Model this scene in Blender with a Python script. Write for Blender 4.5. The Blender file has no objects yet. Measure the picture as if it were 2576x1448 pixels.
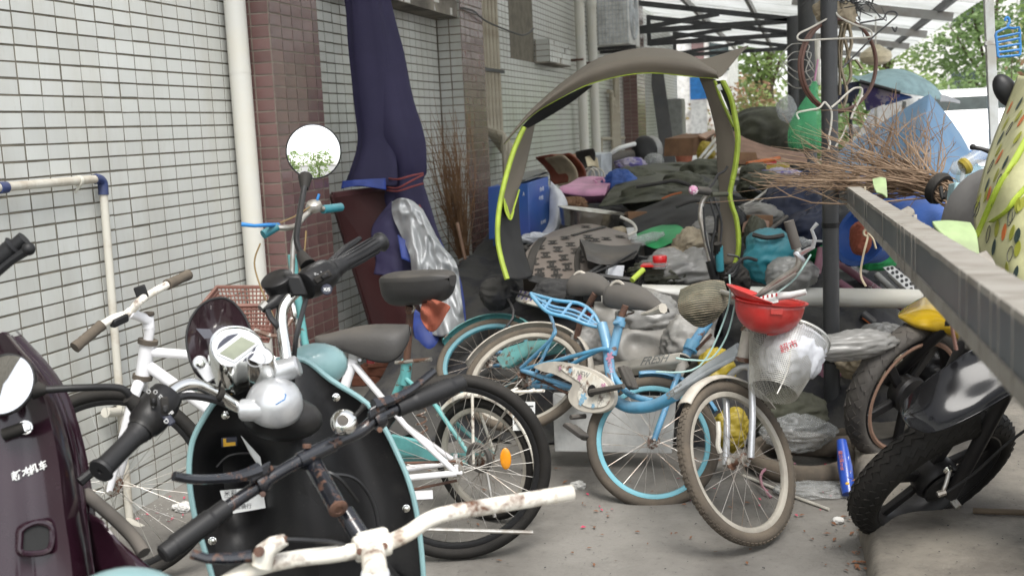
import bpy, math, random
import numpy as np
from mathutils import Vector, Matrix, noise as mnoise
PI = math.pi
rnd = random.Random(7)
sc = bpy.context.scene
COL = sc.collection
# ------------------------------------------------------------------ camera
H = 1.53
F, PITCH, ROLL, YAW = 2810.83, .1404, -.0482, .2615
def _basis():
    cp, sp, cr, sr = math.cos(PITCH), math.sin(PITCH), math.cos(ROLL), math.sin(ROLL)
    fw = np.array([0, cp, -sp]); up = np.array([0, sp, cp]); rt = np.array([1., 0, 0])
    r2 = cr*rt+sr*up; u2 = -sr*rt+cr*up
    c, s = math.cos(YAW), math.sin(YAW)
    T = np.array([[c, -s, 0], [s, c, 0], [0, 0, 1]])
    return T@r2, T@u2, T@fw
CR, CU, CF = _basis()
CAM = np.array([0, 0, H])
cam_d = bpy.data.cameras.new('camera'); cam = bpy.data.objects.new('camera', cam_d); COL.objects.link(cam)
cam.matrix_world = Matrix(((CR[0], CU[0], -CF[0], 0), (CR[1], CU[1], -CF[1], 0), (CR[2], CU[2], -CF[2], H), (0, 0, 0, 1)))
cam_d.sensor_width = 36; cam_d.lens = F/2576*36; cam_d.clip_end = 400; cam_d.clip_start = .05
cam_d.dof.use_dof = True; cam_d.dof.focus_distance = 3.3; cam_d.dof.aperture_fstop = 6.3
sc.camera = cam
# ------------------------------------------------------------------ sky and sun (bright overcast)
w = bpy.data.worlds.new('World'); sc.world = w; w.use_nodes = True
nt = w.node_tree; bg = nt.nodes['Background']
sky = nt.nodes.new('ShaderNodeTexSky'); sky.sky_type = 'NISHITA'; sky.sun_disc = False
SUN_EL, SUN_AZ = math.radians(58), math.radians(150)
sky.sun_elevation = SUN_EL; sky.sun_rotation = SUN_AZ; sky.dust_density = 1.5; sky.air_density = 1.0; sky.ozone_density = .6
hs = nt.nodes.new('ShaderNodeHueSaturation'); hs.inputs['Saturation'].default_value = .22
nt.links.new(sky.outputs[0], hs.inputs['Color']); nt.links.new(hs.outputs[0], bg.inputs['Color'])
bg.inputs['Strength'].default_value = .15
sl = bpy.data.lights.new('sun', 'SUN'); sl.energy = 1.5; sl.angle = math.radians(25); sl.color = (1, .97, .92)
so = bpy.data.objects.new('sun', sl); COL.objects.link(so)
sd = Vector((math.sin(SUN_AZ)*math.cos(SUN_EL), math.cos(SUN_AZ)*math.cos(SUN_EL), math.sin(SUN_EL)))
so.rotation_euler = sd.to_track_quat('Z', 'Y').to_euler(); so.location = (0, 0, 20)
sc.view_settings.view_transform = 'Standard'; sc.view_settings.look = 'None'
sc.view_settings.exposure = 1.2; sc.view_settings.gamma = 1; sc.view_settings.use_curve_mapping = False
# ------------------------------------------------------------------ helpers: points
def ray(u, v): return CF+CR*(u-1288)/F-CU*(v-724)/F
def D(u, v, d): return CAM+ray(u, v)*d
def onx(u, v, x): r = ray(u, v); return CAM+r*(x/r[0])
def ony(u, v, y): r = ray(u, v); return CAM+r*(y/r[1])
def onz(u, v, z=0): r = ray(u, v); return CAM+r*((z-H)/r[2])
def proj(P):
    q = np.asarray(P, float)-CAM; z = CF@q
    return 1288+F*(CR@q)/z, 724-F*(CU@q)/z, z
class Pl:
    """a plane in the place (a bicycle's plane of symmetry): pt() meets it with a line of sight"""
    def __init__(s, P0, n): s.P0 = np.asarray(P0, float); s.n = unit(n)
    def pt(s, u, v, off=0):
        r = ray(u, v); t = (s.n@(s.P0-CAM)+off)/(s.n@r); return CAM+r*t
def A(*a): return np.array(a, float)
def unit(a): a = np.asarray(a, float); return a/np.linalg.norm(a)
def frame(n):
    n = unit(n); a = A(0, 0, 1) if abs(n[2]) < .9 else A(1, 0, 0)
    x = unit(np.cross(a, n)); return x, np.cross(n, x), n
def cr(pts, k=6, closed=False):
    P = [np.asarray(p, float) for p in pts]; n = len(P); out = []
    rng = range(n) if closed else range(n-1)
    for i in rng:
        if closed: p0, p1, p2, p3 = P[(i-1) % n], P[i], P[(i+1) % n], P[(i+2) % n]
        else: p0, p1, p2, p3 = P[max(i-1, 0)], P[i], P[i+1], P[min(i+2, n-1)]
        for j in range(k):
            t = j/k
            out.append(.5*((2*p1)+(-p0+p2)*t+(2*p0-5*p1+4*p2-p3)*t*t+(-p0+3*p1-3*p2+p3)*t**3))
    if not closed: out.append(P[-1])
    return out
def nz(p, s=1.): return mnoise.noise(Vector((p[0]*s, p[1]*s, p[2]*s)))
# ------------------------------------------------------------------ helpers: meshes
class MB:
    def __init__(s): s.v = []; s.f = []
    def add(s, vs, fs):
        b = len(s.v); s.v += [tuple(map(float, p)) for p in vs]; s.f += [tuple(i+b for i in f) for f in fs]; return s
    def box(s, c, size, ax=None):
        x, y, z = ax if ax is not None else (A(1, 0, 0), A(0, 1, 0), A(0, 0, 1))
        x, y, z = np.asarray(x)*size[0]/2, np.asarray(y)*size[1]/2, np.asarray(z)*size[2]/2; c = np.asarray(c, float)
        vs = [c+a*x+b*y+d*z for d in (-1, 1) for b in (-1, 1) for a in (-1, 1)]
        return s.add(vs, [(0, 2, 3, 1), (4, 5, 7, 6), (0, 1, 5, 4), (2, 6, 7, 3), (0, 4, 6, 2), (1, 3, 7, 5)])
    def bar(s, p, q, wd, h, up=(0, 0, 1)):
        p, q = np.asarray(p, float), np.asarray(q, float); d = q-p; L = np.linalg.norm(d); d = d/L
        x = unit(np.cross(d, up)); z = np.cross(x, d)
        return s.box((p+q)/2, (wd, L, h), (x, d, z))
    def tube(s, pts, r, n=8, closed=False, cap=True):
        P = [np.asarray(p, float) for p in pts]; m = len(P)
        R = [r]*m if np.isscalar(r) else list(np.interp(np.linspace(0, 1, m), np.linspace(0, 1, len(r)), r))
        T = []
        for i in range(m):
            a = P[(i-1) % m] if closed or i > 0 else P[i]; b = P[(i+1) % m] if closed or i < m-1 else P[i]
            T.append(unit(b-a+1e-9))
        x = frame(T[0])[0]; vs = []; base = 0
        for i in range(m):
            x = unit(x-T[i]*(x@T[i])); y = np.cross(T[i], x)
            for k in range(n):
                a = 2*PI*k/n; vs.append(P[i]+R[i]*(math.cos(a)*x+math.sin(a)*y))
        fs = []
        for i in range(m if closed else m-1):
            j = (i+1) % m
            for k in range(n):
                l = (k+1) % n; fs.append((i*n+k, i*n+l, j*n+l, j*n+k))
        if cap and not closed:
            fs.append(tuple(range(n))[::-1]); fs.append(tuple((m-1)*n+k for k in range(n)))
        return s.add(vs, fs)
    def lathe(s, prof, c, axis, n=24, cap=True):
        x, y, z = frame(axis); c = np.asarray(c, float); vs = []
        for r, h in prof:
            for k in range(n):
                a = 2*PI*k/n; vs.append(c+z*h+max(r, 1e-5)*(math.cos(a)*x+math.sin(a)*y))
        fs = []
        for i in range(len(prof)-1):
            for k in range(n):
                l = (k+1) % n; fs.append((i*n+k, i*n+l, (i+1)*n+l, (i+1)*n+k))
        if cap: fs.append(tuple(range(n))[::-1]); fs.append(tuple((len(prof)-1)*n+k for k in range(n)))
        return s.add(vs, fs)
    def torus(s, c, n, R, r, N=48, M=8, ry=None):
        x, y, z = frame(n); c = np.asarray(c, float); vs = []; ry = ry or r
        for i in range(N):
            a = 2*PI*i/N; d = math.cos(a)*x+math.sin(a)*y
            for k in range(M):
                b = 2*PI*k/M; vs.append(c+d*(R+r*math.cos(b))+z*ry*math.sin(b))
        fs = [(i*M+k, ((i+1) % N)*M+k, ((i+1) % N)*M+(k+1) % M, i*M+(k+1) % M) for i in range(N) for k in range(M)]
        return s.add(vs, fs)
    def band(s, c, n, prof, a0=0, a1=2*PI, N=40, x=None, closed=False):
        """sweep the profile [(radius, offset along n)] round an arc"""
        if x is None: x, y, z = frame(n)
        else: z = unit(n); x = unit(np.asarray(x)-z*(np.asarray(x)@z)); y = np.cross(z, x)
        c = np.asarray(c, float); m = len(prof); vs = []
        for i in range(N+1):
            a = a0+(a1-a0)*i/N; d = math.cos(a)*x+math.sin(a)*y
            for r, h in prof: vs.append(c+d*r+z*h)
        fs = []
        for i in range(N):
            for k in range(m if closed else m-1):
                l = (k+1) % m; fs.append((i*m+k, (i+1)*m+k, (i+1)*m+l, i*m+l))
        return s.add(vs, fs)
    def ell(s, c, rad, ax=None, n=14, m=9):
        x, y, z = ax if ax is not None else (A(1, 0, 0), A(0, 1, 0), A(0, 0, 1)); c = np.asarray(c, float); vs = []
        for i in range(m+1):
            t = PI*i/m
            for k in range(n):
                a = 2*PI*k/n
                vs.append(c+np.asarray(x)*rad[0]*math.sin(t)*math.cos(a)+np.asarray(y)*rad[1]*math.sin(t)*math.sin(a)+np.asarray(z)*rad[2]*math.cos(t))
        return s.add(vs, [(i*n+k, (i+1)*n+k, (i+1)*n+(k+1) % n, i*n+(k+1) % n) for i in range(m) for k in range(n)])
    def surf(s, G):
        m, n = len(G), len(G[0])
        return s.add([p for r in G for p in r], [(i*n+k, i*n+k+1, (i+1)*n+k+1, (i+1)*n+k) for i in range(m-1) for k in range(n-1)])
    def prism(s, pts, vec):
        P = [np.asarray(p, float) for p in pts]; n = len(P); vec = np.asarray(vec, float)
        return s.add(P+[p+vec for p in P], [tuple(range(n))[::-1], tuple(range(n, 2*n))]+[(i, (i+1) % n, (i+1) % n+n, i+n) for i in range(n)])
def link(o): COL.objects.link(o); return o
def tag(o, label=None, cat=None, group=None, kind=None):
    if label: o['label'] = label
    if cat: o['category'] = cat
    if group: o['group'] = group
    if kind: o['kind'] = kind
    return o
def thing(name, label, cat, loc, group=None):
    o = bpy.data.objects.new(name, None); o.empty_display_size = .1; link(o); o.location = tuple(map(float, loc))
    return tag(o, label, cat, group)
def wloc(o):
    l = np.zeros(3)
    while o: l += np.array(o.location); o = o.parent
    return l
def obj(name, mb, m, parent=None, sub=0, sol=0, bev=0, sharp=.7, flat=False, off=0):
    me = bpy.data.meshes.new(name)
    if parent: org = wloc(parent)
    else:
        V = np.array(mb.v); org = A((V[:, 0].min()+V[:, 0].max())/2, (V[:, 1].min()+V[:, 1].max())/2, V[:, 2].min())
    me.from_pydata([tuple(np.array(p)-org) for p in mb.v], [], mb.f)
    if not flat:
        me.polygons.foreach_set('use_smooth', [True]*len(me.polygons)); me.set_sharp_from_angle(angle=2.8 if getattr(mb, 'soft', False) else sharp)
    me.materials.append(m); me.validate(); me.update()
    o = link(bpy.data.objects.new(name, me))
    if parent: o.parent = parent
    else: o.location = tuple(org)
    if sol:
        d = o.modifiers.new('solid', 'SOLIDIFY'); d.thickness = sol; d.offset = off
    if sub:
        d = o.modifiers.new('sub', 'SUBSURF'); d.levels = d.render_levels = sub
    if bev:
        d = o.modifiers.new('bevel', 'BEVEL'); d.width = bev; d.segments = 2; d.limit_method = 'ANGLE'
    return o
def text(name, s, m, parent, org, right, up, size, ext=.0004, align='CENTER', shear=0, bold=0):
    cu = bpy.data.curves.new(name, 'FONT'); cu.body = s; cu.size = size; cu.extrude = ext; cu.align_x = align; cu.align_y = 'CENTER'; cu.shear = shear; cu.offset = bold
    tmp = link(bpy.data.objects.new('tmp', cu)); dg = bpy.context.evaluated_depsgraph_get(); me = bpy.data.meshes.new_from_object(tmp.evaluated_get(dg))
    bpy.data.objects.remove(tmp); me.materials.clear(); me.materials.append(m); o = link(bpy.data.objects.new(name, me))
    x = unit(right); z = unit(np.cross(x, up)); y = np.cross(z, x)
    p = np.asarray(org, float)-(wloc(parent) if parent else 0)
    o.parent = parent
    o.matrix_local = Matrix(((x[0], y[0], z[0], p[0]), (x[1], y[1], z[1], p[1]), (x[2], y[2], z[2], p[2]), (0, 0, 0, 1)))
    return o
# ------------------------------------------------------------------ helpers: materials (base colours are the things' own)
MATS = {}
def mat(name, col, rough=.5, metal=0, col2=None, scale=8, lo=.42, hi=.62, dust=0, dcol=(.23, .2, .165), bump=0, bscale=60, spec=.5, alpha=1, trans=0, coat=0, ovar=0, rust=0, sss=0, leafy=0, rw=.04, wpos=False, stain=0, scol=(.05, .045, .04), detail=5, stretch=None, sheen=0):
    m = bpy.data.materials.new(name); m.use_nodes = True; N = m.node_tree.nodes; L = m.node_tree.links; b = N['Principled BSDF']
    b.inputs['Roughness'].default_value = rough; b.inputs['Metallic'].default_value = metal; b.inputs['Specular IOR Level'].default_value = spec
    if coat: b.inputs['Coat Weight'].default_value = coat; b.inputs['Coat Roughness'].default_value = .08
    if trans: b.inputs['Transmission Weight'].default_value = trans; b.inputs['IOR'].default_value = 1.2
    if sheen: b.inputs['Sheen Weight'].default_value = sheen
    b.inputs['Alpha'].default_value = alpha
    tc = N.new('ShaderNodeTexCoord'); co = tc.outputs['Object']
    if wpos: co = N.new('ShaderNodeNewGeometry').outputs['Position']
    if stretch:
        mp = N.new('ShaderNodeMapping'); mp.inputs['Scale'].default_value = stretch; L.new(co, mp.inputs['Vector']); co = mp.outputs[0]
    def tex(sc_, det=detail):
        t = N.new('ShaderNodeTexNoise'); t.inputs['Scale'].default_value = sc_; t.inputs['Detail'].default_value = det; t.inputs['Roughness'].default_value = .62; L.new(co, t.inputs['Vector']); return t.outputs['Fac']
    def ramp(f, a, c):
        r = N.new('ShaderNodeMapRange'); r.inputs['From Min'].default_value = a; r.inputs['From Max'].default_value = c; L.new(f, r.inputs['Value']); return r.outputs[0]
    def mixc(f, a, c):
        x = N.new('ShaderNodeMix'); x.data_type = 'RGBA'
        if hasattr(f, 'links'): L.new(f, x.inputs[0])
        else: x.inputs[0].default_value = f
        for s_, i in ((a, 6), (c, 7)):
            if hasattr(s_, 'links'): L.new(s_, x.inputs[i])
            else: x.inputs[i].default_value = (*s_, 1)
        return x.outputs[2]
    def math_(op, a, c):
        x = N.new('ShaderNodeMath'); x.operation = op
        for s_, i in ((a, 0), (c, 1)):
            if hasattr(s_, 'links'): L.new(s_, x.inputs[i])
            else: x.inputs[i].default_value = s_
        return x.outputs[0]
    c2 = col2 if col2 else tuple(x*.72 for x in col)
    c = mixc(ramp(tex(scale), lo, hi), col, c2)
    if ovar:
        oi = N.new('ShaderNodeObjectInfo'); h = N.new('ShaderNodeHueSaturation'); L.new(c, h.inputs['Color'])
        v = math_('MULTIPLY', math_('SUBTRACT', oi.outputs['Random'], .5), ovar); L.new(math_('ADD', v, 1.), h.inputs['Value']); c = h.outputs[0]
    rg = None
    if stain: c = mixc(math_('MULTIPLY', ramp(tex(scale*.55, 9), .52, .7), stain), c, scol); c = mixc(math_('MULTIPLY', ramp(tex(scale*16, 6), .6, .72), stain*.6), c, scol)
    if rust:
        f = ramp(tex(scale*1.7, 8), .62-rust*.25, .62-rust*.25+rw); c = mixc(f, c, (.11, .05, .028)); rg = f
        if metal: L.new(math_('MULTIPLY', math_('SUBTRACT', 1., f), metal), b.inputs['Metallic'])
    if dust:
        g = N.new('ShaderNodeNewGeometry'); sx = N.new('ShaderNodeSeparateXYZ'); L.new(g.outputs['Normal'], sx.inputs[0])
        f = math_('MULTIPLY', ramp(sx.outputs['Z'], -.5, .9), ramp(tex(3.1), .25, .7)); f = math_('MULTIPLY', f, dust)
        c = mixc(f, c, dcol); rr = math_('ADD', math_('MULTIPLY', f, .6), rough); L.new(rr, b.inputs['Roughness'])
        if metal and not rust: L.new(math_('MULTIPLY', math_('SUBTRACT', 1., f), metal), b.inputs['Metallic'])
    elif rg is not None: L.new(math_('ADD', math_('MULTIPLY', rg, .5), rough), b.inputs['Roughness'])
    L.new(c, b.inputs['Base Color'])
    if bump:
        bp = N.new('ShaderNodeBump'); bp.inputs['Strength'].default_value = bump; bp.inputs['Distance'].default_value = .01; L.new(tex(bscale), bp.inputs['Height']); L.new(bp.outputs[0], b.inputs['Normal'])
    if leafy:
        tr_ = N.new('ShaderNodeBsdfTranslucent'); L.new(c, tr_.inputs['Color']); mx = N.new('ShaderNodeMixShader'); mx.inputs[0].default_value = leafy; L.new(b.outputs[0], mx.inputs[1]); L.new(tr_.outputs[0], mx.inputs[2]); L.new(mx.outputs[0], N['Material Output'].inputs['Surface'])
    MATS[name] = m; return m
M = {}
def mk(k, *a, **kw): M[k] = mat(k, *a, **kw)
mk('white_tile', (.52, .53, .505), .28, col2=(.46, .455, .41), scale=1.6, lo=.45, hi=.8, ovar=.13, coat=.2, wpos=True, stretch=(2.5, 2.5, .6), detail=9, stain=.28, scol=(.27, .245, .19))
mk('brown_tile', (.155, .088, .08), .25, col2=(.125, .072, .068), scale=2, ovar=.3, coat=.3)
mk('grout', (.165, .15, .118), .95, col2=(.12, .108, .086), scale=9)
mk('brown_grout', (.27, .23, .19), .95)
mk('concrete', (.215, .203, .182), .9, col2=(.118, .109, .096), scale=2.1, lo=.40, hi=.72, bump=.5, bscale=55, detail=12, stain=.55)
mk('kerb_concrete', (.26, .235, .195), .9, col2=(.14, .125, .105), scale=2.6, bump=.5, bscale=50, detail=12, stain=.6)
mk('pvc', (.55, .545, .505), .42, col2=(.56, .54, .47), scale=3)
mk('old_pvc', (.55, .53, .46), .55, col2=(.33, .27, .2), scale=7, lo=.5, hi=.75, dust=.5)
mk('blue_paint', (.022, .04, .13), .5, dust=.2)
mk('beige_pipe', (.40, .36, .28), .5, col2=(.31, .27, .2), scale=5, dust=.4)
mk('red_valve', (.2, .045, .03), .6, dust=.5)
mk('black_metal', (.014, .014, .016), .4, spec=.4, dust=.15)
mk('dark_steel', (.028, .03, .034), .5, dust=.2)
mk('post_paint', (.035, .038, .042), .45, col2=(.06, .06, .06), scale=14, lo=.6, hi=.75, bump=.2, bscale=80, dust=.3)
mk('grey_steel', (.3, .3, .29), .5, col2=(.22, .2, .18), scale=4)
mk('roof_sheet', (.85, .86, .85), .4, col2=(.74, .75, .73), scale=1.2, leafy=.75)  # translucent, so daylight comes through and brightens the wall and heap below
mk('galvanised', (.55, .55, .52), .4, metal=.6, col2=(.4, .38, .33), scale=5)
mk('white_plastic', (.7, .7, .68), .4, dust=.25)
mk('white_paint', (.76, .76, .78), .3, coat=.4, col2=(.7, .69, .69), scale=6, dust=.3)
mk('chip_white', (.74, .71, .63), .45, col2=(.6, .53, .42), scale=14, rust=.42, rw=.16, lo=.5, hi=.7)
mk('chrome', (.78, .78, .76), .09, metal=1, col2=(.66, .66, .62), scale=7)
mk('steel', (.5, .49, .46), .32, metal=.9, col2=(.33, .3, .26), scale=20, dust=.35)
mk('rusty_steel', (.42, .4, .36), .45, metal=.7, rust=.6, scale=16, dust=.3)
mk('spoke', (.42, .4, .37), .4, metal=.7, col2=(.25, .18, .13), scale=12)
mk('old_rust', (.12, .06, .038), .8, col2=(.07, .04, .03), scale=22, bump=.3, bscale=150)
mk('black_rubber', (.011, .0105, .01), .65, spec=.25, dust=.18, bump=.15, bscale=200)
mk('dusty_rubber', (.06, .05, .04), .85, col2=(.1, .08, .06), scale=10, dust=.8, dcol=(.17, .14, .105), bump=.25, bscale=160)
mk('black_plastic', (.009, .0093, .0105), .38, spec=.28, stain=.3, scol=(.075, .072, .066), scale=6, dust=.07, bump=.08, bscale=400)
mk('grip_rubber', (.012, .0125, .014), .5, spec=.35, dust=.06)
mk('black_enamel', (.011, .012, .016), .22, rust=.24, scale=30, coat=.3, rw=.12)
mk('dark_saddle', (.022, .022, .023), .45, dust=.7, dcol=(.12, .105, .085), bump=.1, bscale=120)
mk('mint', (.23, .39, .40), .3, coat=.4, col2=(.2, .35, .36), dust=.15)
mk('silver_paint', (.55, .56, .57), .3, metal=.55, coat=.3, dust=.1, stain=.25, scol=(.3, .29, .27), scale=9)
mk('gauge_face', (.55, .57, .59), .4)
mk('gauge_dark', (.03, .032, .05), .3)
mk('lcd', (.24, .26, .19), .25)
mk('smoked', (.03, .016, .02), .12, alpha=.93, coat=.4)
mk('purple', (.022, .007, .013), .2, stain=.25, scol=(.07, .05, .055), coat=.45, spec=.3, col2=(.016, .005, .01), scale=2)
mk('mirror', (.92, .93, .93), .02, metal=1)
mk('letter_white', (.75, .75, .73), .5)
mk('paper_label', (.72, .73, .71), .6)
mk('ink', (.03, .03, .03), .6)
mk('yellow_sticker', (.75, .42, .02), .4)
mk('amber', (.75, .28, .01), .2, coat=.5)
mk('red_reflector', (.4, .01, .015), .2, coat=.5)
mk('sky_blue', (.08, .28, .48), .38, coat=.3, rust=.06, col2=(.10, .30, .47), dust=.5, dcol=(.3, .3, .3))
mk('sky_blue_bright', (.07, .33, .55), .38, coat=.3, dust=.55, dcol=(.28, .27, .25))
mk('pale_frame', (.5, .55, .58), .4, coat=.2, dust=.5, dcol=(.3, .27, .23))
mk('teal_paint', (.12, .42, .42), .4, coat=.2, rust=.1, scale=12, dust=.5)
mk('cream_plastic', (.56, .52, .45), .5, dust=.35, dcol=(.3, .26, .21))
mk('cream_rim', (.42, .39, .33), .55, dust=.5)
mk('blue_rim', (.12, .38, .46), .5, dust=.5)
mk('orange_rag', (.3, .085, .05), .95, bump=.3, bscale=180)
mk('navy_cloth', (.017, .014, .05), .75, col2=(.024, .019, .062), scale=2, bump=.15, bscale=300, dust=.15, dcol=(.09, .08, .11))
mk('blue_cloth', (.018, .05, .27), .6, dust=.2)
mk('silver_cloth', (.40, .41, .415), .42, metal=.3, col2=(.37, .38, .385), scale=4)
mk('red_rope', (.25, .06, .06), .9)
mk('maroon_panel', (.085, .03, .032), .3, coat=.3, col2=(.07, .026, .028), scale=2, dust=.35)
mk('twig', (.16, .08, .035), .85, col2=(.24, .14, .07), scale=9)
mk('pale_twig', (.17, .11, .068), .85, col2=(.27, .19, .125), scale=9)
mk('brick_red', (.22, .085, .05), .9, bump=.4, bscale=90)
mk('canopy_cloth', (.185, .158, .122), .75, col2=(.17, .145, .115), scale=3, dust=.3, bump=.1, bscale=200)
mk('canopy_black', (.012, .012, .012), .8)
mk('lime', (.40, .52, .05), .6, dust=.15)
mk('blue_box', (.022, .10, .34), .4, dust=.3, col2=(.03, .08, .36), scale=2)
mk('grey_lid', (.22, .23, .22), .6, dust=.5)
mk('white_bag', (.58, .59, .62), .55)
mk('pink_bag', (.62, .28, .44), .45, dust=.2)
mk('olive_tarp', (.066, .068, .044), .7, col2=(.038, .039, .027), scale=4, dust=.25, dcol=(.13, .125, .1), bump=.3, bscale=50)
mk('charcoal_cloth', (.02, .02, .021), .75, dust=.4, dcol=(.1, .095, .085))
mk('grey_tarp', (.25, .245, .23), .45, col2=(.17, .165, .15), scale=3, dust=.4, bump=.3, bscale=30)
mk('clear_bag', (.5, .51, .5), .22, alpha=.42)
mk('grey_bag', (.28, .275, .26), .3, alpha=.8)
mk('mono_bag', (.185, .15, .125), .4, col2=(.16, .13, .11), scale=5, dust=.3)
mk('mono_trim', (.02, .019, .018), .7, dust=.3)
mk('leaf_green', (.025, .32, .10), .6)
mk('beige_cloth', (.37, .31, .22), .9, bump=.3, bscale=80)
mk('teal_bag', (.02, .20, .25), .55, dust=.3)
mk('red_plastic', (.55, .012, .014), .3, coat=.2)
mk('red_dusty', (.50, .02, .018), .35, coat=.3, stain=.35, scol=(.3, .1, .085), dust=.45, dcol=(.35, .13, .1))
mk('light_wood', (.42, .24, .15), .5)
mk('red_wood', (.21, .055, .03), .4)
mk('pale_plastic', (.5, .53, .56), .4)
mk('cream_chair', (.6, .52, .36), .5)
mk('card', (.2, .11, .06), .9)
mk('tan_cloth', (.25, .15, .105), .9, bump=.2, bscale=60)
mk('tarp_blue', (.014, .055, .22), .5, col2=(.022, .08, .3), scale=3, bump=.2, bscale=40)
mk('dusty_blue', (.13, .26, .43), .75, col2=(.19, .33, .5), scale=1.6, dust=.25, dcol=(.27, .32, .38), bump=.15, bscale=50)
mk('dark_navy', (.012, .02, .05), .7, dust=.2)
mk('pale_teal', (.27, .4, .42), .7)
mk('print_cloth', (.33, .3, .38), .7, col2=(.12, .1, .28), scale=9, lo=.48, hi=.52)
mk('net_green', (.08, .5, .2), .6, alpha=.5)
mk('wire', (.6, .57, .5), .5, metal=.2)
mk('dark_wire', (.06, .06, .06), .5)
mk('blue_plastic', (.03, .2, .5), .4)
mk('hoop_brown', (.12, .05, .035), .5, dust=.4)
mk('rag_beige', (.36, .3, .21), .9)
mk('tape_grey', (.07, .08, .088), .36, col2=(.105, .112, .115), scale=5, dust=.2, dcol=(.3, .28, .25), stain=.4, scol=(.19, .185, .17))
mk('tape_pale', (.29, .27, .235), .6, col2=(.2, .18, .15), scale=12, dust=.3)
mk('lime_plastic', (.33, .46, .2), .5, dust=.5)
mk('cover_yellow', (.50, .49, .27), .55, bump=.1, bscale=20)
mk('p_orange', (.5, .13, .03), .6)
mk('p_olive', (.27, .28, .03), .6)
mk('p_dark', (.025, .045, .04), .6)
mk('moto_black', (.008, .008, .009), .12, spec=.22, stain=.2, scol=(.03, .03, .03), scale=5)
mk('cast_black', (.011, .011, .0125), .42, spec=.3, dust=.12)
mk('gold_fender', (.62, .40, .015), .22, coat=.6, metal=.2)
mk('pink_frame', (.36, .15, .21), .5, dust=.5)
mk('wrapper_blue', (.02, .07, .38), .3, coat=.3)
mk('stone_white', (.62, .61, .58), .9, bump=.5, bscale=50)
mk('petal', (.6, .05, .12), .7)
mk('dry_leaf', (.2, .09, .045), .8)
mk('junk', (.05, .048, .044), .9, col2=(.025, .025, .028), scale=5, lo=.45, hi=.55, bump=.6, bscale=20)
mk('navy_print', (.09, .07, .33), .6)
mk('flag_red', (.5, .03, .04), .6)
mk('flower_blue', (.25, .45, .6), .6)
mk('flower_pink', (.6, .3, .42), .6)
mk('car_white', (.8, .8, .8), .25, coat=.6)
mk('glass_dark', (.05, .07, .07), .08, coat=.5)
mk('tail_red', (.6, .03, .02), .3)
mk('house_white', (.75, .74, .7), .8)
mk('sign_blue', (.02, .2, .55), .5)
mk('terracotta', (.36, .12, .07), .8)
mk('yellow_bag', (.32, .24, .02), .5)
mk('leaf_a', (.36, .48, .18), .5, col2=(.27, .37, .13), scale=1.2, leafy=.5)
mk('leaf_b', (.27, .38, .16), .5, col2=(.19, .28, .11), scale=1.2, leafy=.5)
mk('leaf_red', (.36, .2, .13), .6, col2=(.2, .26, .09), scale=3, leafy=.45)
mk('bark', (.12, .09, .06), .9)
mk('far_road', (.38, .37, .35), .9)
mk('grey_wrap', (.16, .155, .15), .8, dust=.3)
mk('saddle_grey', (.07, .067, .064), .6, col2=(.055, .052, .05), scale=5, dust=.5, dcol=(.14, .122, .10), bump=.1, bscale=150)
mk('basin_steel', (.52, .51, .47), .2, metal=.95, col2=(.4, .38, .34), scale=12, dust=.12)
mk('cat_grey', (.06, .055, .05), .7, dust=.5)
mk('brown_basket', (.2, .075, .055), .6, dust=.4)
mk('cable', (.015, .015, .016), .45)
mk('cable_pale', (.34, .5, .47), .5)
mk('brake_brown', (.25, .17, .07), .6)
# ================================================================== the setting
WX = -2.774; TY, TZ, Y0, Z0 = .126, .0602, 3.556, 2.041
def struct(name, mb, m, **k): return tag(obj(name, mb, m, **k), kind='structure')
b = MB(); b.add([(-160, -160, 0), (160, -160, 0), (160, 260, 0), (-160, 260, 0)], [(0, 1, 2, 3)]); struct('ground', b, M['concrete'])
b = MB(); b.add([(3.4, -60, .004), (60, -60, .004), (60, 120, .004), (3.4, 120, .004)], [(0, 1, 2, 3)]); struct('road', b, M['far_road'])
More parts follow.
